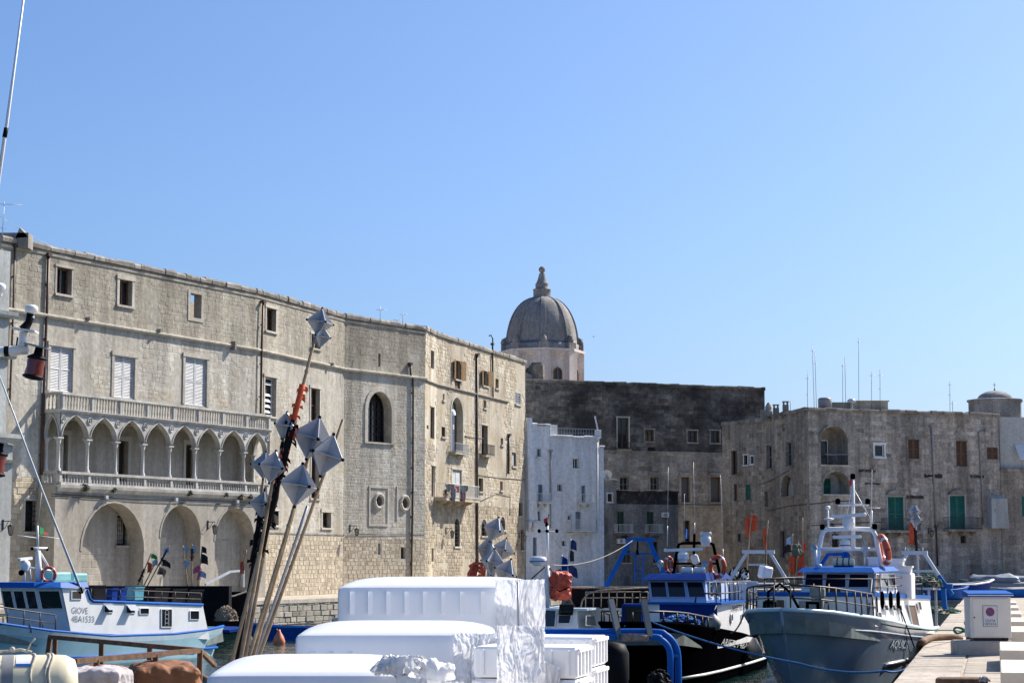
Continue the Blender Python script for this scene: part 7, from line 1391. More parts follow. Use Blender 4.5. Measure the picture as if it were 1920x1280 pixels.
# far flag poles: by GIOVE, by the white boat, by the trawlers
g1 = 'flag poles behind GIOVE'; M_NAVY = pm('navy_cloth', (.01, .02, .10), .8); M_BLKC = pm('black_cloth', (.012, .012, .014), .85); M_LBL = pm('pale_blue_cloth', (.35, .50, .70), .8); M_PINK = pm('pink_cloth', (.50, .12, .20), .8)
for a, b, l, it in (((258, 1096), (284, 1036), 'pole with a green flag above an orange one behind GIOVE', [('flag', .98, .28, .22, M_FGRN, (1, .2, 0), 1), ('flag', .72, .2, .5, M_ORNET, (1, 0, 0), 2), ('wrap', .1, .5, .05, M_BLKC, 1)]), ((268, 1100), (296, 1046), 'leaning pole with a pale blue rag left of the black flags', [('flag', .98, .25, .3, M_LBL, (-1, .2, 0), 3)]), ((276, 1098), (318, 1022), 'longest leaning pole with black and pale flags behind GIOVE', [('flag', .97, .3, .3, M_LBL, (-1, .3, 0), 4), ('flag', .5, .45, .4, M_BLKC, (.6, .9, 0), 5), ('flag', .66, .4, .3, M_BLKC, (1, -.1, 0), 6), ('wrap', .5, .9, .04, M_BLKC, 2)]),
                    ((352, 1100), (343, 1022), 'upright pole with two pale flags behind GIOVE', [('flag', .99, .25, .22, M_LBL, (1, .2, 0), 7), ('flag', .66, .22, .3, M_LBL, (1, 0, 0), 8)]), ((360, 1100), (360, 1020), 'upright pole wrapped in dark cloth behind GIOVE', [('flag', .98, .16, .3, M_LBL, (1, .2, 0), 9), ('wrap', .62, .9, .05, M_BLKC, 6)]), ((371, 1100), (379, 1022), 'right pole with pink and black flags behind GIOVE', [('flag', .98, .2, .3, M_BLKC, (1, .2, 0), 10), ('flag', .8, .3, .45, M_BLKC, (1, .1, 0), 11), ('flag', .52, .3, .3, M_PINK, (-1, 0, 0), 12), ('flag', .4, .3, .3, M_LBL, (1, 0, 0), 13), ('wrap', .2, .5, .05, M_PINK, 7)]), ((448, 1100), (462, 1030), 'short pole with a red rag behind the near bundle', [('flag', .7, .18, .6, M_FRED, (-1, 0, 0), 14)])):
    A_, B_ = at(*a, 90), at(*b, 90); pole(l, A_-Vector((0, 0, .0)), B_, (.03, .025), None, it, g1)
mb = MB(); q = at(315, 1098, 90); mb.box((q.x, 90.2, (q.z+.9)/2), (5.6, .9, q.z-.9)); mb.build('net_bin', M_BLKP, DB.r)
for a, b, l, it in (((1062, 1092), (1070, 1010), 'pole with dark blue pennants behind the orange raft', [('flag', .99, .2, .35, M_NAVY, (1, 0, 0), 1), ('flag', .75, .15, .4, M_BLKC, (1, .1, 0), 2), ('flag', .42, .3, .4, M_NAVY, (1, .1, 0), 3)]), ((1052, 1092), (1053, 1040), 'short pole with a blue rag behind the orange raft', [('flag', .95, .2, .5, M_DBLUE, (1, .1, 0), 5), ('flag', .5, .2, .4, M_BLKC, (-1, .1, 0), 6)])): pole(l, at(*a, 67), at(*b, 67), (.025, .02), M_GREYM, it, 'flag poles by the trawlers')
for a, b, l, it in (((1398, 1092), (1409, 962), 'tall pole with two bright orange flags left of the grey trawler', [('flag', .97, .22, .75, M_ORNET, (-1, .1, 0), 2), ('flag', .99, .2, .6, M_ORNET, (1, .1, 0), 5)]), ((1433, 1090), (1440, 975), 'pole with one narrow orange flag left of the grey trawler', [('flag', .88, .16, .75, M_ORNET, (-1, .2, 0), 8)]), ((1505, 1085), (1505, 970), 'bare pole rising from the orange net heap', [('flag', .6, .1, .3, M_FRED, (1, 0, 0), 3)]), ((1478, 1090), (1486, 1000), 'pole with a torn dark rag left of the orange net heap', [('flag', .8, .25, .3, M_BLKC, (-1, 0, 0), 4), ('flag', .95, .2, .3, M_LBL, (-1, 0, 0), 9)])): pole(l, at(*a, 67), at(*b, 67), (.03, .02), None, it, 'flag poles by the trawlers')
t = thing('fishing_net', 'orange net hanging in rags on a pole behind the grey trawler, left of its wheelhouse', 'net', at(1496, 1085, 66)); mb = MB(); mb.tube([at(1492, 1090, 66), at(1497, 1018, 66)], .03, 6); mb.build('pole', M_BAMBOO, t)
for i, (x, y, w_, h_) in enumerate(((1488, 1040, .2, .6), (1495, 1030, .22, .8), (1500, 1036, .18, .75), (1482, 1052, .16, .45), (1505, 1050, .16, .45), (1491, 1046, .2, .7))): ragflag(t, at(x, y, 66+.06*(i % 3)), (1 if i % 2 else -1, .3*i-.5, 0), w_, h_, M_ORNET, i*3.1, 'net_rag')
YP = 64.
pole('marker pole with diamond reflectors and an orange flag on the grey trawler stern', at(1722, 1098, 64), at(1715, 952, 64), (.045, .03), M_GREYM, [('ref', 1716, 975, .22, .7, .1), ('ref', 1715, 958, .2, .2, .1), ('flag', .83, .2, .8, M_ORNET, (-1, 0, 0), 3), ('wrap', .45, .72, .05, M_BLKC, 3)], 'flag poles by the trawlers')
# ------------------------------------------------------------------ foam box stacks in plastic film
M_FILM = pm('milky_film', (.86, .88, .92), .30, var=.04, scale=2, bump=.12, bscale=5, thin=.12); M_FILMT = pm('white_film', (.92, .92, .93), .45, var=.03, thin=.3); M_SLOT = pm('slot_light_white', (.88, .90, .93), .5, var=.02)
def crumple(fn, nu, nv, amp, seed, nrm):
    """crinkled film sheet: fn(s, t) base surface, ridged noise along nrm"""
    mb = MB(); V = []
    for j in range(nv+1):
        for i in range(nu+1):
            s, t = i/nu, j/nv; p = fn(s, t); q = Vector((s*9+seed+2*noise.noise(Vector((s*3, t*3, seed))), t*3.2+s*1.5, seed*.3)); d = 0
            for o_, a_ in ((1, 1), (2.1, .6), (4.3, .35), (8.5, .22), (17, .12)): d += a_*(1-2*abs(noise.noise(q*o_)))
            V.append(p+Vector(nrm)*amp*(d-.9)+Vector((amp*.6*noise.noise(q*3), 0, amp*.6*noise.noise(q*3+Vector((9, 9, 9))))))
    mb.add(V, [(j*(nu+1)+i, j*(nu+1)+i+1, (j+1)*(nu+1)+i+1, (j+1)*(nu+1)+i) for j in range(nv) for i in range(nu)], smooth=True); return mb
def foamstack(label, x0, x1, ytop, Y, depth, r=.06, dome=.02, taper=0., seed=0., slots=(), sy=(0, 0)):
    z1_ = at((x0+x1)/2, ytop, Y+.3).z-dome; a, b = at(x0, 1180, Y), at(x1, 1180, Y); cx = (a.x+b.x)/2; hx = (b.x-a.x)/2; hz = (z1_-ZQ-.15)/2; cz = ZQ+.15+hz
    t = thing('foam_box_stack', label, 'foam box stack', (cx, Y+depth/2, ZQ), group='film-wrapped stacks of white foam boxes'); wrapped((cx, Y+depth/2, cz), (hx, depth/2, hz), r, 0, 18, dome, .006, seed, taper).build('film_wrap', M_FILM, t)
    mb = MB()
    for i in range(3): mb.box((cx+(i-1)*(hx-.06), Y+depth/2, ZQ+.07), (.1, depth, .14))
    mb.build('pallet', M_BAMBOO, t)
    for x in slots:
        for q in (0,):
            mb = MB(); p0, p1 = at(x-4.5, sy[1], Y-.012), at(x+4.5, sy[0], Y-.012); mb.prism([(p0.x, Y, p0.z), (p0.x, Y-.026, p0.z), (p1.x, Y-.002, p0.z), (p1.x, Y, p0.z)], (0, 0, p1.z-p0.z)); mb.build('slot_light_wedge', M_SLOT, t)  # added wedge, angled to catch sun in place of light through the slot
    return t, cx, hx, z1_
t1, c1, h1, z1_ = foamstack('rearmost tall stack of foam boxes in film, with a row of white slots', 632, 1014, 1081, 11.5, 1.0, .035, .05, .012, 1., (660.5, 694.5, 729, 763, 797.5, 832, 867, 906), (1108, 1151))
t2, c2, h2, z2_ = foamstack('middle film-wrapped stack of foam boxes, below the row of white slots', 553, 926, 1165, 10.0, 1.0, .035, .05, .004, 4., (587, 622, 657), (1222, 1237))
t3, c3, h3, z3_ = foamstack('front film-wrapped stack of foam boxes at the bottom edge, left of the knotted film', 386, 760, 1230, 8.6, 1.0, .04, .06, .002, 7.)
# loose crinkled film at the ends of the stacks
def fs(xa, xb, ya, yb, Y, bulge=.06):
    def g(s, t): p = at(xa+(xb-xa)*s, ya+(yb-ya)*t, Y); return p+Vector((0, -bulge*sin(pi*s)*(.4+.6*t), 0))
    return g
crumple(fs(928, 1022, 1086, 1330, 11.46, .05), 90, 110, .013, 3.3, (0, -1, .15)).build('crinkled_film', M_FILMT, t1)
crumple(fs(932, 1021, 1172, 1345, 9.12, .04), 90, 100, .012, 33.1, (.1, -1, .1)).build('hanging_film', M_FILMT, t2)
mb = MB(); mb.tube([at(971, 1090, 11.36), at(972, 1170, 11.34), at(975, 1300, 11.34)], .006, 5); mb.build('strapping', M_GREYM, t1); mb = MB(); e = .06; a, b = at(1010, 1095, 11.5), at(1010, 1300, 11.5)
crumple(lambda s, t: Vector((c1+h1+.012, 11.5+s*1.0, z1_-.02-t*1.6)), 40, 70, .012, 8.1, (1, 0, 0)).build('crinkled_film', M_FILMT, t1)
crumple(fs(850, 932, 1187, 1330, 9.96, .05), 80, 90, .014, 5.7, (0, -1, .2)).build('crinkled_film', M_FILMT, t2); crumple(fs(930, 972, 1205, 1330, 10.3, .05), 40, 60, .014, 15.7, (.3, -1, .2)).build('crinkled_film', M_FILMT, t2)
kp = at(752, 1272, 8.52)
for k in range(13):                                      # bunched film: ribbons flaring from the knot
    a = 2*pi*k/13+.2; dk = Vector((cos(a), sin(a)*.6, 0)); pk = Vector((-sin(a), cos(a)*.6, 0)); ln_ = .07+.05*((k*7) % 5)/5; up = .10+.05*((k*3) % 4)/4
    crumple(lambda s, t, dk=dk, pk=pk, ln_=ln_, up=up: kp+dk*ln_*t+pk*(s-.5)*(.03+.13*t)+Vector((0, 0, up*sin(t*2.1)-.02-.05*t*t)), 22, 26, .012, 2.2+k, (dk.x*.5, -.5, .7)).build('knotted_film', M_FILMT, t3)
crumple(lambda s, t: kp+Vector((-.02+.34*s, -.05-.05*sin(pi*s), .02-.04*s-.35*t)), 60, 50, .018, 12.2, (0, -1, .2)).build('knotted_film', M_FILMT, t3)
def tail(s, t): p = at(800+52*t, 1258+6*t, 8.5); a = s*2*pi; rr = .055*(1-.75*abs(t-.35)**.8); return p+Vector((0, cos(a)*rr, sin(a)*rr+.01*sin(9*t)))
crumple(tail, 20, 22, .012, 6.1, (0, 0, 1)).build('film_tail', M_FILMT, t3)
# unwrapped foam fish boxes at the right, standing cornerwise to the sun
def foambox_mesh():
    mb = MB(); W_, D_, H_ = .50, .34, .15; mb.bbox((0, 0, H_/2), (W_, D_, H_-.006), .012)
    for s in (-1, 1):
        for k in range(4): mb.bbox((s*(W_/2+.004), (k-1.5)*.08, H_/2), (.012, .02, H_*.8), .004)
        for k in range(6): mb.bbox(((k-2.5)*.082, s*(D_/2+.004), H_/2), (.02, .012, H_*.8), .004)
        mb.bbox((s*(W_/2+.004), 0, H_-.018), (.014, D_-.02, .02), .004)
    return mb.mesh('foam_box', M_FOAM)
FBM = foambox_mesh(); rz = radians(-14)
for j, (px_, py_, Y, lab) in enumerate(((1082, 1212, 9.3, 'front stack of bare ribbed foam boxes at the right, beside crinkled film'), (1113, 1193, 9.75, 'rear stack of bare ribbed foam boxes, right of all the wrapped stacks'))):
    p = at(px_, py_, Y); t = thing('foam_box_stack', lab, 'foam box stack', (p.x, p.y, ZQ), 0, 'bare stacks of foam boxes'); n = int((p.z-ZQ)/.15); z = p.z-n*.15; Q = Matrix.Rotation(rz, 3, 'Z'); c = p+Q @ Vector((-.25, .17, 0))
    for k in range(n): inst('foam_box', FBM, t, (c.x+random.uniform(-.006, .006), c.y+random.uniform(-.006, .006), z+k*.15), (1, 1, 1), (Matrix.Rotation(rz+random.uniform(-.012, .012), 3, 'Z')).to_quaternion())
    mb = MB(); mb.box((c.x, c.y, ZQ+max(z-ZQ, .05)/2), (.5, .4, max(z-ZQ, .05)-.01), Q); mb.build('pallet', M_BAMBOO, t)
    if j == 0: crumple(lambda s, t_: p+Q @ Vector((-.24+s*.16, -.02-.03*sin(pi*s), 0))+Vector((0, 0, -.06*s-.03-t_*.55)), 40, 66, .013, 20, (0, -1, .1)).build('torn_film', M_FILMT, t)
# ------------------------------------------------------------------ near boat at the left: rusty rail, life raft, mast with lantern
ZRl = 2.57
cA, cB, cC = gz(94, 1193, ZRl), gz(375, 1218.5, ZRl), gz(140, 1239, ZRl)
nbx, nby = -5.6, 21.
fN = Fr(nbx, nby, radians(78)); NB = Boat('work_boat', 'near work boat with rusty pipe railing at the lower left, mostly below the frame', fN, [(-6, -5.8, 1.7, 1.5, 1.5), (-4, -4, 2.0, 1.45, 1.8), (0, 0, 2.1, 1.45, 1.9), (3.5, 3.5, 1.7, 1.6, 1.3), (5.5, 5, .9, 1.8, .5), (6.5, 5.6, .04, 1.95, .02)]); NB.part('gunwale', NB.hull(M_PALEH, deckz=.35), M_RUST)
mb = MB(); mb.bar(cA, cB, .055, .055); mb.bar(cB, cC, .055, .055)
for p, h in ((cA, 1.1), (cA+(cB-cA)*.04, 1.1), (cA+(cB-cA)*.38, 1.1), (cA+(cB-cA)*.7, 1.1), (cB, 1.1), (cB+(cC-cB)*.38, 1.1), (cB+(cC-cB)*.84, 1.1)): mb.bar(p, p-Vector((.12 if p is cA else 0, 0, h)), .055)
mb.bar(cB, gz(403, 1247, 2.35), .045); mb.build('railing', M_RUST, NB.r)
c = at(20, 1289, 18.2); c = c+Vector((-.15, 0, -.02)); ax = Vector((1, .22, 0)).normalized(); rt, R = lashed_raft('cream life raft canister with grey band and ropes at the lower left corner', c, ax, 1.5, .315, M_CREAM)
for k, w_, m_, rr in ((.12, .05, M_PIPEG, .319), (-.33, .035, M_ROPEW, .319)): mb = MB(); mb.lathe([(rr, k-w_), (rr, k+w_)], c, 30, R); mb.build('band', m_, rt)
for k in (.34, .47, .50, -.30): mb = MB(); n = 26; mb.tube([c+R @ Vector((.322*cos(2*pi*i/n), .322*sin(2*pi*i/n), k+.02*sin(i))) for i in range(n+1)], .012, 5, cap=False); mb.build('lashing', M_ROPEW, rt)
mb = MB(); aa = 0
q = [Vector((cos(a)*.318, sin(a)*.318, 0)) for a in [2*pi*i/64 for i in range(64)]]; best = [i for i in range(64) if (R @ q[i]).z > .10 and (R @ q[i]).y < .02]
best = sorted(best, key=lambda i: -(R @ q[i]).z)[:9]; best.sort(key=lambda i: (R @ q[i]).z)
for i0, i1 in zip(best, best[1:]): mb.quad(c+R @ (q[i0]+Vector((0, 0, .19))), c+R @ (q[i0]+Vector((0, 0, .32))), c+R @ (q[i1]+Vector((0, 0, .32))), c+R @ (q[i1]+Vector((0, 0, .19))))
lb = mb.build('paper_label', M_WHP, rt); mb = MB(); i0, i1 = best[0], best[1]
mb.quad(c+R @ (q[i0]*1.006+Vector((0, 0, .19))), c+R @ (q[i0]*1.006+Vector((0, 0, .32))), c+R @ (q[i1]*1.006+Vector((0, 0, .32))), c+R @ (q[i1]*1.006+Vector((0, 0, .19)))); mb.build('label_stripe', M_BLUE, lb)
mb = MB(); mb.tube([c+Vector((-.75, -.05, .335)), c+Vector((.12, .1, .345)), c+Vector((.2, .12, .36)), c+Vector((.3, .14, .335))], .016, 6); mb.tube([c+Vector((.26, .13, .34)), c+Vector((.29, .13, .42)), c+Vector((.33, .13, .46))], .008, 5); mb.ball(c+Vector((.13, .1, .36)), .03, 8); mb.build('tie_rope', M_ROPEW, rt); mb = MB()
for k in (-.3, .3): mb.box(c+ax*k-Vector((0, 0, .5)), (.08, .6, .45), Matrix.Rotation(.22, 3, 'Z'))
mb.build('cradle', M_RUST, rt)
M_TARP = pm('brown_tarpaulin', (.24, .095, .035), .75, var=.25, scale=3, bump=.3, bscale=6); M_CLOTH = pm('stained_white_cloth', (.52, .47, .47), .85, var=.2, scale=5, bump=.3, bscale=9, dirt=.35, dcol=(.30, .17, .10))
def cover(name, label, cat, c, hx, hy, hz, mat, seed, rz=0., sub='sheet'):
    t = thing(name, label, cat, (c[0], c[1], c[2]-hz)); wrapped(c, (hx, hy, hz), min(hx, hy, hz)*.35, rz, 44, .03, .031, seed).build(sub, mat, t); return t
p = at(305, 1262, 21.2); cover('tarpaulin_cover', 'brown tarpaulin cover over a box behind the rusty railing', 'tarpaulin', p-Vector((0, 0, .12)), .33, .55, .2, M_TARP, 3.1, .3); p = at(215, 1260, 22.6); cover('tarpaulin_cover', 'smaller rust-coloured tarpaulin fold left of the brown cover', 'tarpaulin', p-Vector((0, 0, .16)), .42, .5, .2, M_TARP, 9.2, .1); p = at(188, 1282, 19.6); cover('cloth_bundle', 'stained pale cloth bundle beside the life raft', 'cloth', p-Vector((0, 0, .02)), .27, .22, .15, M_CLOTH, 5.5, -.2)
mb = MB(); mb.box((nbx+.9, nby+.4, 1.75), (1.6, 2.6, .55), Matrix.Rotation(.2, 3, 'Z')); NB.part('hatch_box', mb, M_RUST) if False else mb.build('hatch_box', M_RUST, NB.r)
YM = 18.
def T(px, py, dy=0): return at(px, py, YM+dy)
mb = MB(); m0 = T(-34, 1000); mb.tube([Vector((m0.x, YM, 1.2)), T(-34, 500)], .07, 10); mb.tube([T(-34, 662), T(52, 655)], .045, 10); mb.tube([T(41, 656), T(44, 622)], .038, 8); mb.build('mast', M_WHP, NB.r)
mb = MB(); mb.tube([T(9, 658.5), T(18, 658)], .049, 10); mb.tube([T(44, 618), T(54, 604), T(58, 588)], [.05, .035, .04], 8); mb.tube([T(33, 632), T(31, 648), T(33, 662)], .008, 4); mb.build('mast_tape', M_BLKP, NB.r)
mb = MB(); a = T(24, 617); b = T(69, 624); mb.prism([a+Vector((0, -.08, 0)), b+Vector((0, -.08, 0)), b+Vector((0, .08, .0)), a+Vector((0, .08, 0))], (0, 0, .015)); mb.build('bracket_plate', M_WHP, NB.r)
mb = MB(); mb.lathe([(.03, -.05), (.035, -.005), (.05, 0), (.062, .03), (.06, .05), (.04, .068), (.0001, .075)], T(58.5, 586), 18); mb.build('gps_mushroom', M_WHP, NB.r); mb = MB(); mb.lathe([(.03, -.05), (.035, -.005), (.05, 0), (.062, .03), (.06, .05), (.04, .068), (.0001, .075)], T(-2, 545), 18); mb.build('gps_mushroom', M_WHP, NB.r)
M_LENS = pm('red_lantern_lens', (.16, .012, .01), .12, var=.1, spec=.6)
def lantern(px, py, s, label):
    c = T(px, py); t = thing('navigation_lantern', label, 'lantern', c, group='red mast lanterns'); R = Matrix.Rotation(radians(10), 3, 'Y'); mb = MB(); mb.lathe([(.0001, .18*s), (.035*s, .18*s), (.04*s, .12*s), (.075*s, .10*s), (.09*s, .09*s), (.09*s, .075*s), (.078*s, .07*s)], c, 18, R); mb.build('cap', M_BLKP, t); mb = MB(); mb.lathe([(.085*s, -.075*s), (.1*s, -.085*s), (.1*s, -.1*s), (.06*s, -.115*s), (.0001, -.12*s)], c, 18, R); mb.build('base', M_BLKP, t); mb = MB(); mb.lathe([(.078*s, .075*s), (.083*s, .05*s), (.078*s, .0), (.085*s, -.05*s), (.084*s, -.08*s)], c, 20, R); mb.build('lens', M_LENS, t)
    mb = MB(); mb.box(c+Vector((.02*s, 0, .19*s)), (.22*s, .18*s, .012), Matrix.Rotation(radians(14), 3, 'Y')); mb.build('mount_plate', M_GREYM, t)
lantern(66, 688, 1.0, 'dark red mast lantern hanging in front of the palazzo at the left'); lantern(-8, 868, 1.05, 'second dark red lantern cut by the left picture edge')
mb = MB(); mb.tube([T(-34, 560), T(8, 262), T(12, 238), T(52, -60)], [.02, .018, .016, .009], 8); mb.build('whip_aerial', M_WHP, NB.r); mb = MB(); mb.tube([T(8.4, 258), T(11.8, 240)], .022, 8); mb.build('aerial_joint', M_BLKP, NB.r)
# ------------------------------------------------------------------ near boat at the right: bent blue stern tubes and grey posts
YT = 30.
def S(px, py, dy=0): return at(px, py, YT+dy)
fS = Fr(1.2, 31.5, radians(100)); SB = Boat('work_boat', 'boat with bent blue pipe bulwark and grey posts just right of the foam boxes', fS, [(-3.0, -2.8, 1.1, .9, 1.), (-1.5, -1.5, 1.35, .85, 1.2), (1, 1, 1.4, .9, 1.2), (3, 2.8, .8, 1.1, .5), (3.8, 3.3, .03, 1.25, .02)]); SB.part('gunwale', SB.hull(M_DBLUE, deckz=.3), M_BLUE)
def curve(P): 
    out = []
    for i in range(len(P)-1):
        p0, p1, p2, p3 = P[max(i-1, 0)], P[i], P[i+1], P[min(i+2, len(P)-1)]
        for k in range(6):
            t = k/6; out.append(.5*((2*p1)+(p2-p0)*t+(2*p0-5*p1+4*p2-p3)*t*t+(3*p1-p0-3*p2+p3)*t**3))
    return out+[P[-1]]
dn = Vector((0, 0, -1.5))
mb = MB(); mb.tube(curve([S(960, 1184), S(1100, 1184), S(1225, 1184), S(1248, 1190), S(1264, 1206), S(1271, 1230), S(1272, 1290), S(1272, 1290)+dn*.3]), .052, 10); mb.build('outer_pipe', M_BLUE, SB.r)
mb = MB(); mb.tube(curve([S(960, 1193, -.1), S(1100, 1193, -.1), S(1220, 1193, -.1), S(1240, 1199, -.1), S(1253, 1213, -.1), S(1257, 1235, -.1), S(1257, 1290, -.1), S(1257, 1290, -.1)+dn*.3]), .05, 10); mb.build('inner_pipe', M_BLUE, SB.r); mb = MB(); mb.tube([S(1257, 1232, -.1), S(1271, 1226)], .035, 8); mb.build('pipe_link', M_BLUE, SB.r); mb = MB(); mb.tube([S(1025, 1193, -.1), S(1040, 1185)], .03, 8); mb.build('pipe_link', M_BLUE, SB.r)
mb = MB(); mb.bar(S(1145, 1124, .2), S(1162, 1200, -.15), .085, .06); mb.bar(S(1207, 1124, .2), S(1219, 1194, -.15), .085, .06); mb.build('grey_post', pm('slate_paint', (.055, .085, .11), .5, var=.2), SB.r)
mb = MB(); mb.tube([S(1163, 1194, -.12), S(1180, 1194, -.13), S(1200, 1194, -.13), S(1216, 1194, -.12)], [.056, .066, .062, .057], 10); mb.build('chafed_sleeve', pm('chafed_wrap', (.22, .20, .18), .8, var=.5, scale=12, dirt=.7, dcol=(.55, .12, .04)), SB.r)
heap('black bundle of gear at the bottom inside the blue pipes', at(1236, 1282, 29.5), .16, .16, .18, M_BLKP, 'gear_bundle', 'gear', 31, None, 26); fb = thing('fender', 'black barrel fender between the foam boxes and the blue pipes', 'fender', at(1148, 1240, 31), group='boat fenders'); mb = MB(); mb.lathe([(.0001, -.5), (.2, -.46), (.26, -.3), (.26, .1), (.2, .24), (.0001, .28)], at(1148, 1236, 31), 16); mb.build('bladder', M_BLKP, fb)
# ------------------------------------------------------------------ pier furniture
pr = bpy.data.objects['pier']; MW['pier'] = Matrix.Identity(4); PE = W((pier_edge(20), 20), (pier_edge(136), 136)); pn = PE.n if PE.n.x < 0 else -PE.n
def pq(v, Y_, z=ZQ): """point on the pier: v metres in from the edge, at depth Y_"""; return Vector((pier_edge(Y_)+v/cos(radians(13.7)), Y_, z))
dd, nn_ = Vector((sin(radians(13.7)), cos(radians(13.7)), 0)), Vector((cos(radians(13.7)), -sin(radians(13.7)), 0)); o_ = Vector((pier_edge(30), 30, ZQ))
unit = MB(); unit.bbox((0, 0, .5), (1, 1, 1), .02); UM = unit.mesh('paving_slab', M_PIER); Rq = Matrix.Rotation(-radians(13.7), 3, 'Z').to_quaternion()
def slab(u, v, lu, lv, name, h=.012): c = o_+dd*(u+lu/2)+nn_*(v+lv/2); inst(name, UM, pr, (c.x, c.y, ZQ-.03), (lv-.02, lu-.02, .03+h+random.uniform(0, .012)), Rq)
u = 0.
while u < 70: l = random.uniform(1.6, 2.6); slab(u, -.04, l, 1.15, 'kerb_stone', .02); u += l
u = 0.; k = 0
while u < 45:
    l = random.uniform(.8, 1.1); v = 1.16
    while v < 7.: w_ = random.uniform(1.1, 2.2); slab(u, v, l, w_, 'paving_slab'); v += w_
    u += l
M_CONC = pm('painted_concrete', (.84, .71, .53), .8, var=.1, scale=2, dirt=.35, dcol=(.40, .35, .28), bump=.1)
vb = 0
labs = ['nearest white concrete bench block at the right edge, cut by the frame', 'second white concrete bench block, just in front of the sign cabinet plinth', 'white concrete bench block hidden behind the sign cabinet, right side showing', 'fourth bench block of the row, beyond the cabinet', 'fifth bench block of the row along the pier', 'sixth bench block of the row along the pier', 'farthest bench block of the row along the pier']
for i, Y in enumerate((32.6, 40.4, 50.5, 58.5, 66.5, 74.5, 83)):
    c0 = Vector((8.07+(Y-33)*.2438, Y, ZQ+.012)); t = thing('bench_block', labs[i], 'bench', (c0.x, c0.y, ZQ), 0, 'white concrete bench blocks on the pier'); mb = MB(); c = c0+dd*2.1+nn_*.375; R = Matrix.Rotation(-radians(13.7), 3, 'Z'); mb.bbox(c+Vector((0, 0, .215)), (.75, 4.2, .43), .02, R); mb.build('block', M_CONC, t)
# sign cabinet
Yc = 47.; cb = thing('utility_cabinet', 'grey metal utility cabinet with blue lid and SOSTA VIETATA sign on the pier', 'cabinet', at(1858, 1226, Yc)); a, b = at(1820, 1195, Yc), at(1895, 1118, Yc); cx, w_ = (a.x+b.x)/2, b.x-a.x; z0, z1_ = a.z, b.z; M_CAB = pm('cabinet_paint', (.76, .71, .63), .5, var=.05, dirt=.15, dcol=(.30, .27, .22), streak=4)
mb = MB(); mb.bbox((cx, Yc+.3, (z0+z1_)/2), (w_, .6, z1_-z0), .012); mb.build('casing', M_CAB, cb); mb = MB(); mb.bbox((cx, Yc-.006, (z0+z1_)/2-.005), (w_-.12, .02, z1_-z0-.08), .006); dr_ = mb.build('door', M_CAB, cb); mb = MB(); p = at(1827, 1157, Yc-.02); mb.ball((p.x, Yc-.025, p.z), .018, 8); mb.build('handle', M_BLKP, dr_)
mb = MB(); mb.add([Vector(v) for v in ((cx-w_/2-.05, Yc-.06, z1_), (cx+w_/2+.05, Yc-.06, z1_), (cx+w_/2+.05, Yc+.66, z1_), (cx-w_/2-.05, Yc+.66, z1_), (cx-w_/2-.05, Yc-.06, z1_+.075), (cx+w_/2+.05, Yc-.06, z1_+.075), (cx+w_/2+.03, Yc+.6, z1_+.14), (cx-w_/2-.03, Yc+.6, z1_+.14))], [(0, 1, 5, 4), (1, 2, 6, 5), (2, 3, 7, 6), (3, 0, 4, 7), (4, 5, 6, 7), (3, 2, 1, 0)]); mb.build('lid', M_BLUE, cb); mb = MB(); mb.box((cx, Yc-.062, z1_+.035), (w_+.1, .012, .02)); mb.build('lid_stripe', M_WHP, cb)
mb = MB(); mb.box((cx+.02, Yc+.3, z0-.035), (w_*.82, .5, .07)); mb.build('foot', M_IRON, cb); mb = MB(); a, b = at(1797, 1226, Yc-.12), at(1902, 1203, Yc-.12); mb.bbox(((a.x+b.x)/2, Yc+.3, (ZQ+z0-.07)/2), (b.x-a.x, .84, z0-.07-ZQ), .03); mb.build('plinth', M_CONC if False else pm('plain_concrete', (.42, .38, .33), .9, var=.15, bump=.2), cb)
a, b = at(1843.5, 1174, Yc-.02), at(1869.5, 1134.5, Yc-.02); sx, sw, sz, sh = (a.x+b.x)/2, b.x-a.x, (a.z+b.z)/2, b.z-a.z; ys = Yc-.022
mb = MB(); mb.box((sx, ys, sz), (sw, .006, sh)); sg = mb.build('sign', M_BLACK, cb); mb = MB(); mb.box((sx, ys-.004, sz), (sw-.015, .006, sh-.015)); mb.build('sign_plate', pm('sign_white', (.62, .64, .66), .4, var=.03), sg)
def disc(r0, r1, cz, yy, mat, nm): mb = MB(); mb.lathe([(r0, 0), (r1, 0)], (sx, yy, cz), 28, Matrix.Rotation(pi/2, 3, 'X')); mb.build(nm, mat, sg)
cz = sz+sh*.20; disc(.0001, .105, cz, ys-.0085, M_RED, 'sign_ring'); disc(.0001, .078, cz, ys-.0105, pm('sign_blue', (.02, .07, .25), .4), 'sign_disc'); mb = MB(); mb.bar((sx-.055, ys-.0115, cz+.055), (sx+.055, ys-.0115, cz-.055), .004, .022); mb.build('sign_bar', M_RED, sg)
for s_, zz, ww in (('SOSTA', sz-sh*.27, .235), ('VIETATA', sz-sh*.43, .275)): mb = MB(); text_mesh(mb, s_, lambda x, y: Vector((sx-ww/2+x, ys-.0095, zz+y)), ww, .056); mb.build('sign_lettering', M_BLACK, sg)
def bollard(label, c, h, r): t = thing('mooring_bollard', label, 'bollard', c, group='rusty mooring bollards'); mb = MB(); mb.lathe([(r*1.25, 0), (r*1.25, .05), (r, .08), (r*.85, h*.6), (r*.95, h*.75), (r*1.35, h*.85), (r*1.35, h*.95), (r*.9, h), (.0001, h*1.02)], c, 16); mb.build('post', M_RUST, t); return t
bollard('slim rusty bollard beside the left side of the cabinet', gz(1818, 1207, ZQ+.015), .62, .10)
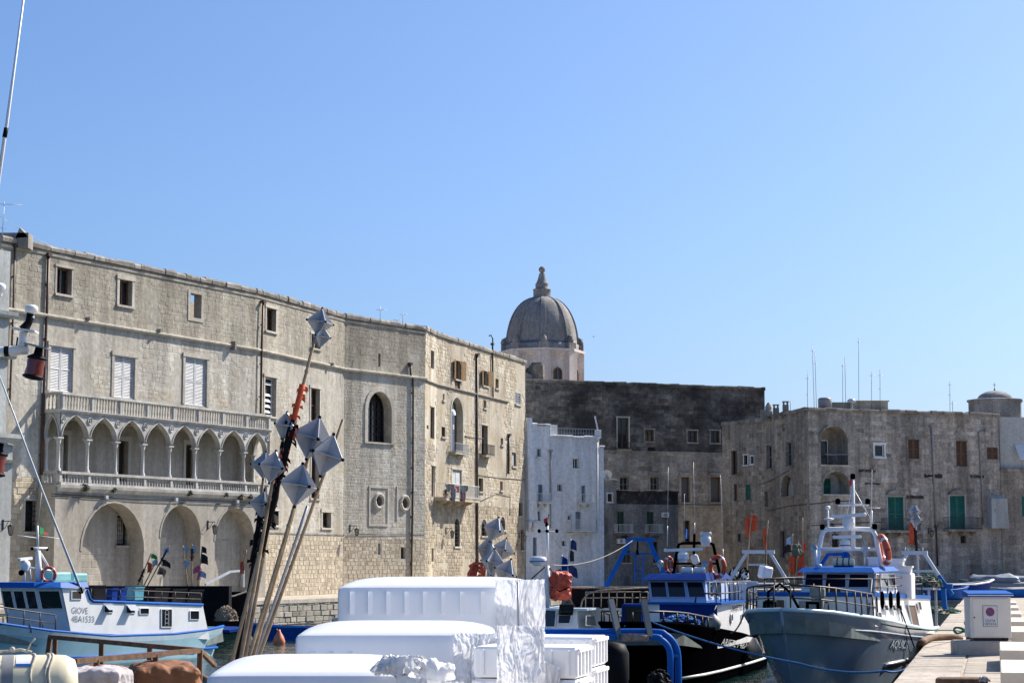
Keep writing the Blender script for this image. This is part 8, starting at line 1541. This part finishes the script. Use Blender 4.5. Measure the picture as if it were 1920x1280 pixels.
p = gz(1800, 1330, ZQ+.015); bt = thing('mooring_bollard', 'big rusty bollard head at the bottom edge of the pier', 'bollard', p, group='rusty mooring bollards'); mb = MB(); wrapped(at(1803, 1281, 34.5)-Vector((0, 0, .02)), (.43, .2, .12), .06, -.1, 12, .02, .02, 3.).build('head', M_RUST, bt); q = at(1803, 1290, 34.5); mb.lathe([(.25, ZQ-q.z+.0), (.2, ZQ-q.z+.2), (.18, -.1)], q, 14); mb.build('stem', M_RUST, bt); heap('small pale coil of net on the big rusty bollard', at(1845, 1276, 34.3), .09, .08, .07, M_CLOTH, seed=41, strands=20)
rw = thing('rope_roll', 'thick worn hawser lying curved over the pier edge', 'rope', gz(1728, 1213, ZQ)); mb = MB(); mb.tube(curve([gz(1722, 1219, ZQ-.3), gz(1726, 1206, ZQ+.10), gz(1742, 1196, ZQ+.12), gz(1765, 1193.5, ZQ+.12), gz(1790, 1194, ZQ+.1), gz(1800, 1196, ZQ+.06)]), .095, 10); mb.build('hawser', M_RUST, rw)
hp_ = curve([f_ for f_ in (AQ.fr.w(Vector((-2.4, 1.45, 2.2))), AQ.fr.w(Vector((-5, 1.72, 1.85))), gz(1735, 1180, ZQ+.5), gz(1790, 1181, ZQ+.35), gz(1815, 1186, ZQ+.2))]); mb = MB(); mb.tube(hp_, .022, 6); tag(mb.build('mooring_rope', M_ROPEG), 'taut dark green rope from the grey trawler bow to the bollard by the cabinet', 'rope', 'mooring ropes')
kn = thing('rope_knot', 'dark green rope knot tied left of the cabinet', 'rope', gz(1803, 1195, ZQ)); mb = MB(); n = 40; cc = at(1802, 1181, 48.5); mb.tube([cc+Vector((.17*sin(2*2*pi*i/n+.4), .05*cos(5*2*pi*i/n), .07*sin(3*2*pi*i/n))) for i in range(n+1)], .024, 6); mb.build('loops', M_ROPEG, kn)
rope('blue rope sagging across the black and grey bows to the pier', [AR.fr.w(Vector((-.6, .6, zb+.05))), at(1500, 1243, 45.8), at(1660, 1257, 43.5), gz(1715, 1240, ZQ+.02)], .10, .025, M_ROPEB, n=10)
rope('dark rope hanging from the grey bow down to the black hull', [AQ.fr.w(Vector((-1.8, -1.35, 2.2))), at(1370, 1186, 56)], .12, .022, M_RAILD); heap('tangle of green and tan ropes on the pier behind the grey trawler', gz(1758, 1148, ZQ+.02), .8, 1.6, .22, M_NETK, 'rope_pile', 'rope', 51, None, 90, M_ROPEG)
# boats hauled out at the head of the pier, in front of the shaded wall
class FrZ(Fr):
    def __init__(s, x, y, hd, z): super().__init__(x, y, hd); s.o.z = z; s.M = Matrix.Translation(s.o) @ Matrix.Rotation(hd, 4, 'Z'); s.I = s.M.inverted()
M_SHADEGREY = pm('shadow_darkened_boat_grey', (.13, .17, .23), .6, var=.15)  # pale grey made darker: the wall's shadow is put into the colour
for px_, Y, hd, k, m_, tm, lab in ((1800, 118, 20, 1.0, M_DBLUE, M_WHP, 'dark blue boat with white gunwale on the pier left of the cabinet'), (1865, 124, 175, .95, M_SHADEGREY, M_SHADEGREY, 'grey-blue boat with a raised cover hauled out behind the cabinet'), (1912, 114, 15, .7, M_BLUE, M_WHP, 'small blue and white boat on the pier right of the cabinet'), (1878, 146, 178, 1.0, M_RED, M_RED, 'dark red boat lying against the shaded wall'), (1770, 108, 25, .7, M_BLUE, M_BLUE, 'low bright blue boat behind the grey trawler stern gantry'), (1900, 132, 190, .8, M_SHADEGREY, M_WHP, 'pale grey boat partly hidden behind the covered one')):
    q = gz(px_, HOR+(EYE-ZQ)*F/Y, ZQ); b = Boat('rowing_boat', lab, FrZ(q.x, q.y, radians(hd), ZQ+.12), [(-2.3*k, -2.1*k, .65*k, .62*k, .5*k), (-1*k, -1*k, .85*k, .55*k, .7*k), (.6*k, .6*k, .8*k, .58*k, .6*k), (1.8*k, 1.5*k, .45*k, .7*k, .25*k), (2.4*k, 1.9*k, .03, .85*k, .02)]); b.part('gunwale', b.hull(m_, deckz=.3, draft=.12), tm); mb = MB(); mb.box((-.8*k, 0, .45*k), (.22, 1.4*k, .05)); mb.box((.6*k, 0, .48*k), (.22, 1.3*k, .05)); b.part('thwart', mb, M_WOOD); mb = MB()
    if m_ is M_SHADEGREY: mb = wrapped((0, 0, .65*k), (1.6*k, .6*k, .35*k), .2, 0, 8, .15, .1, px_); b.part('boat_cover', mb, M_SHADEGREY)
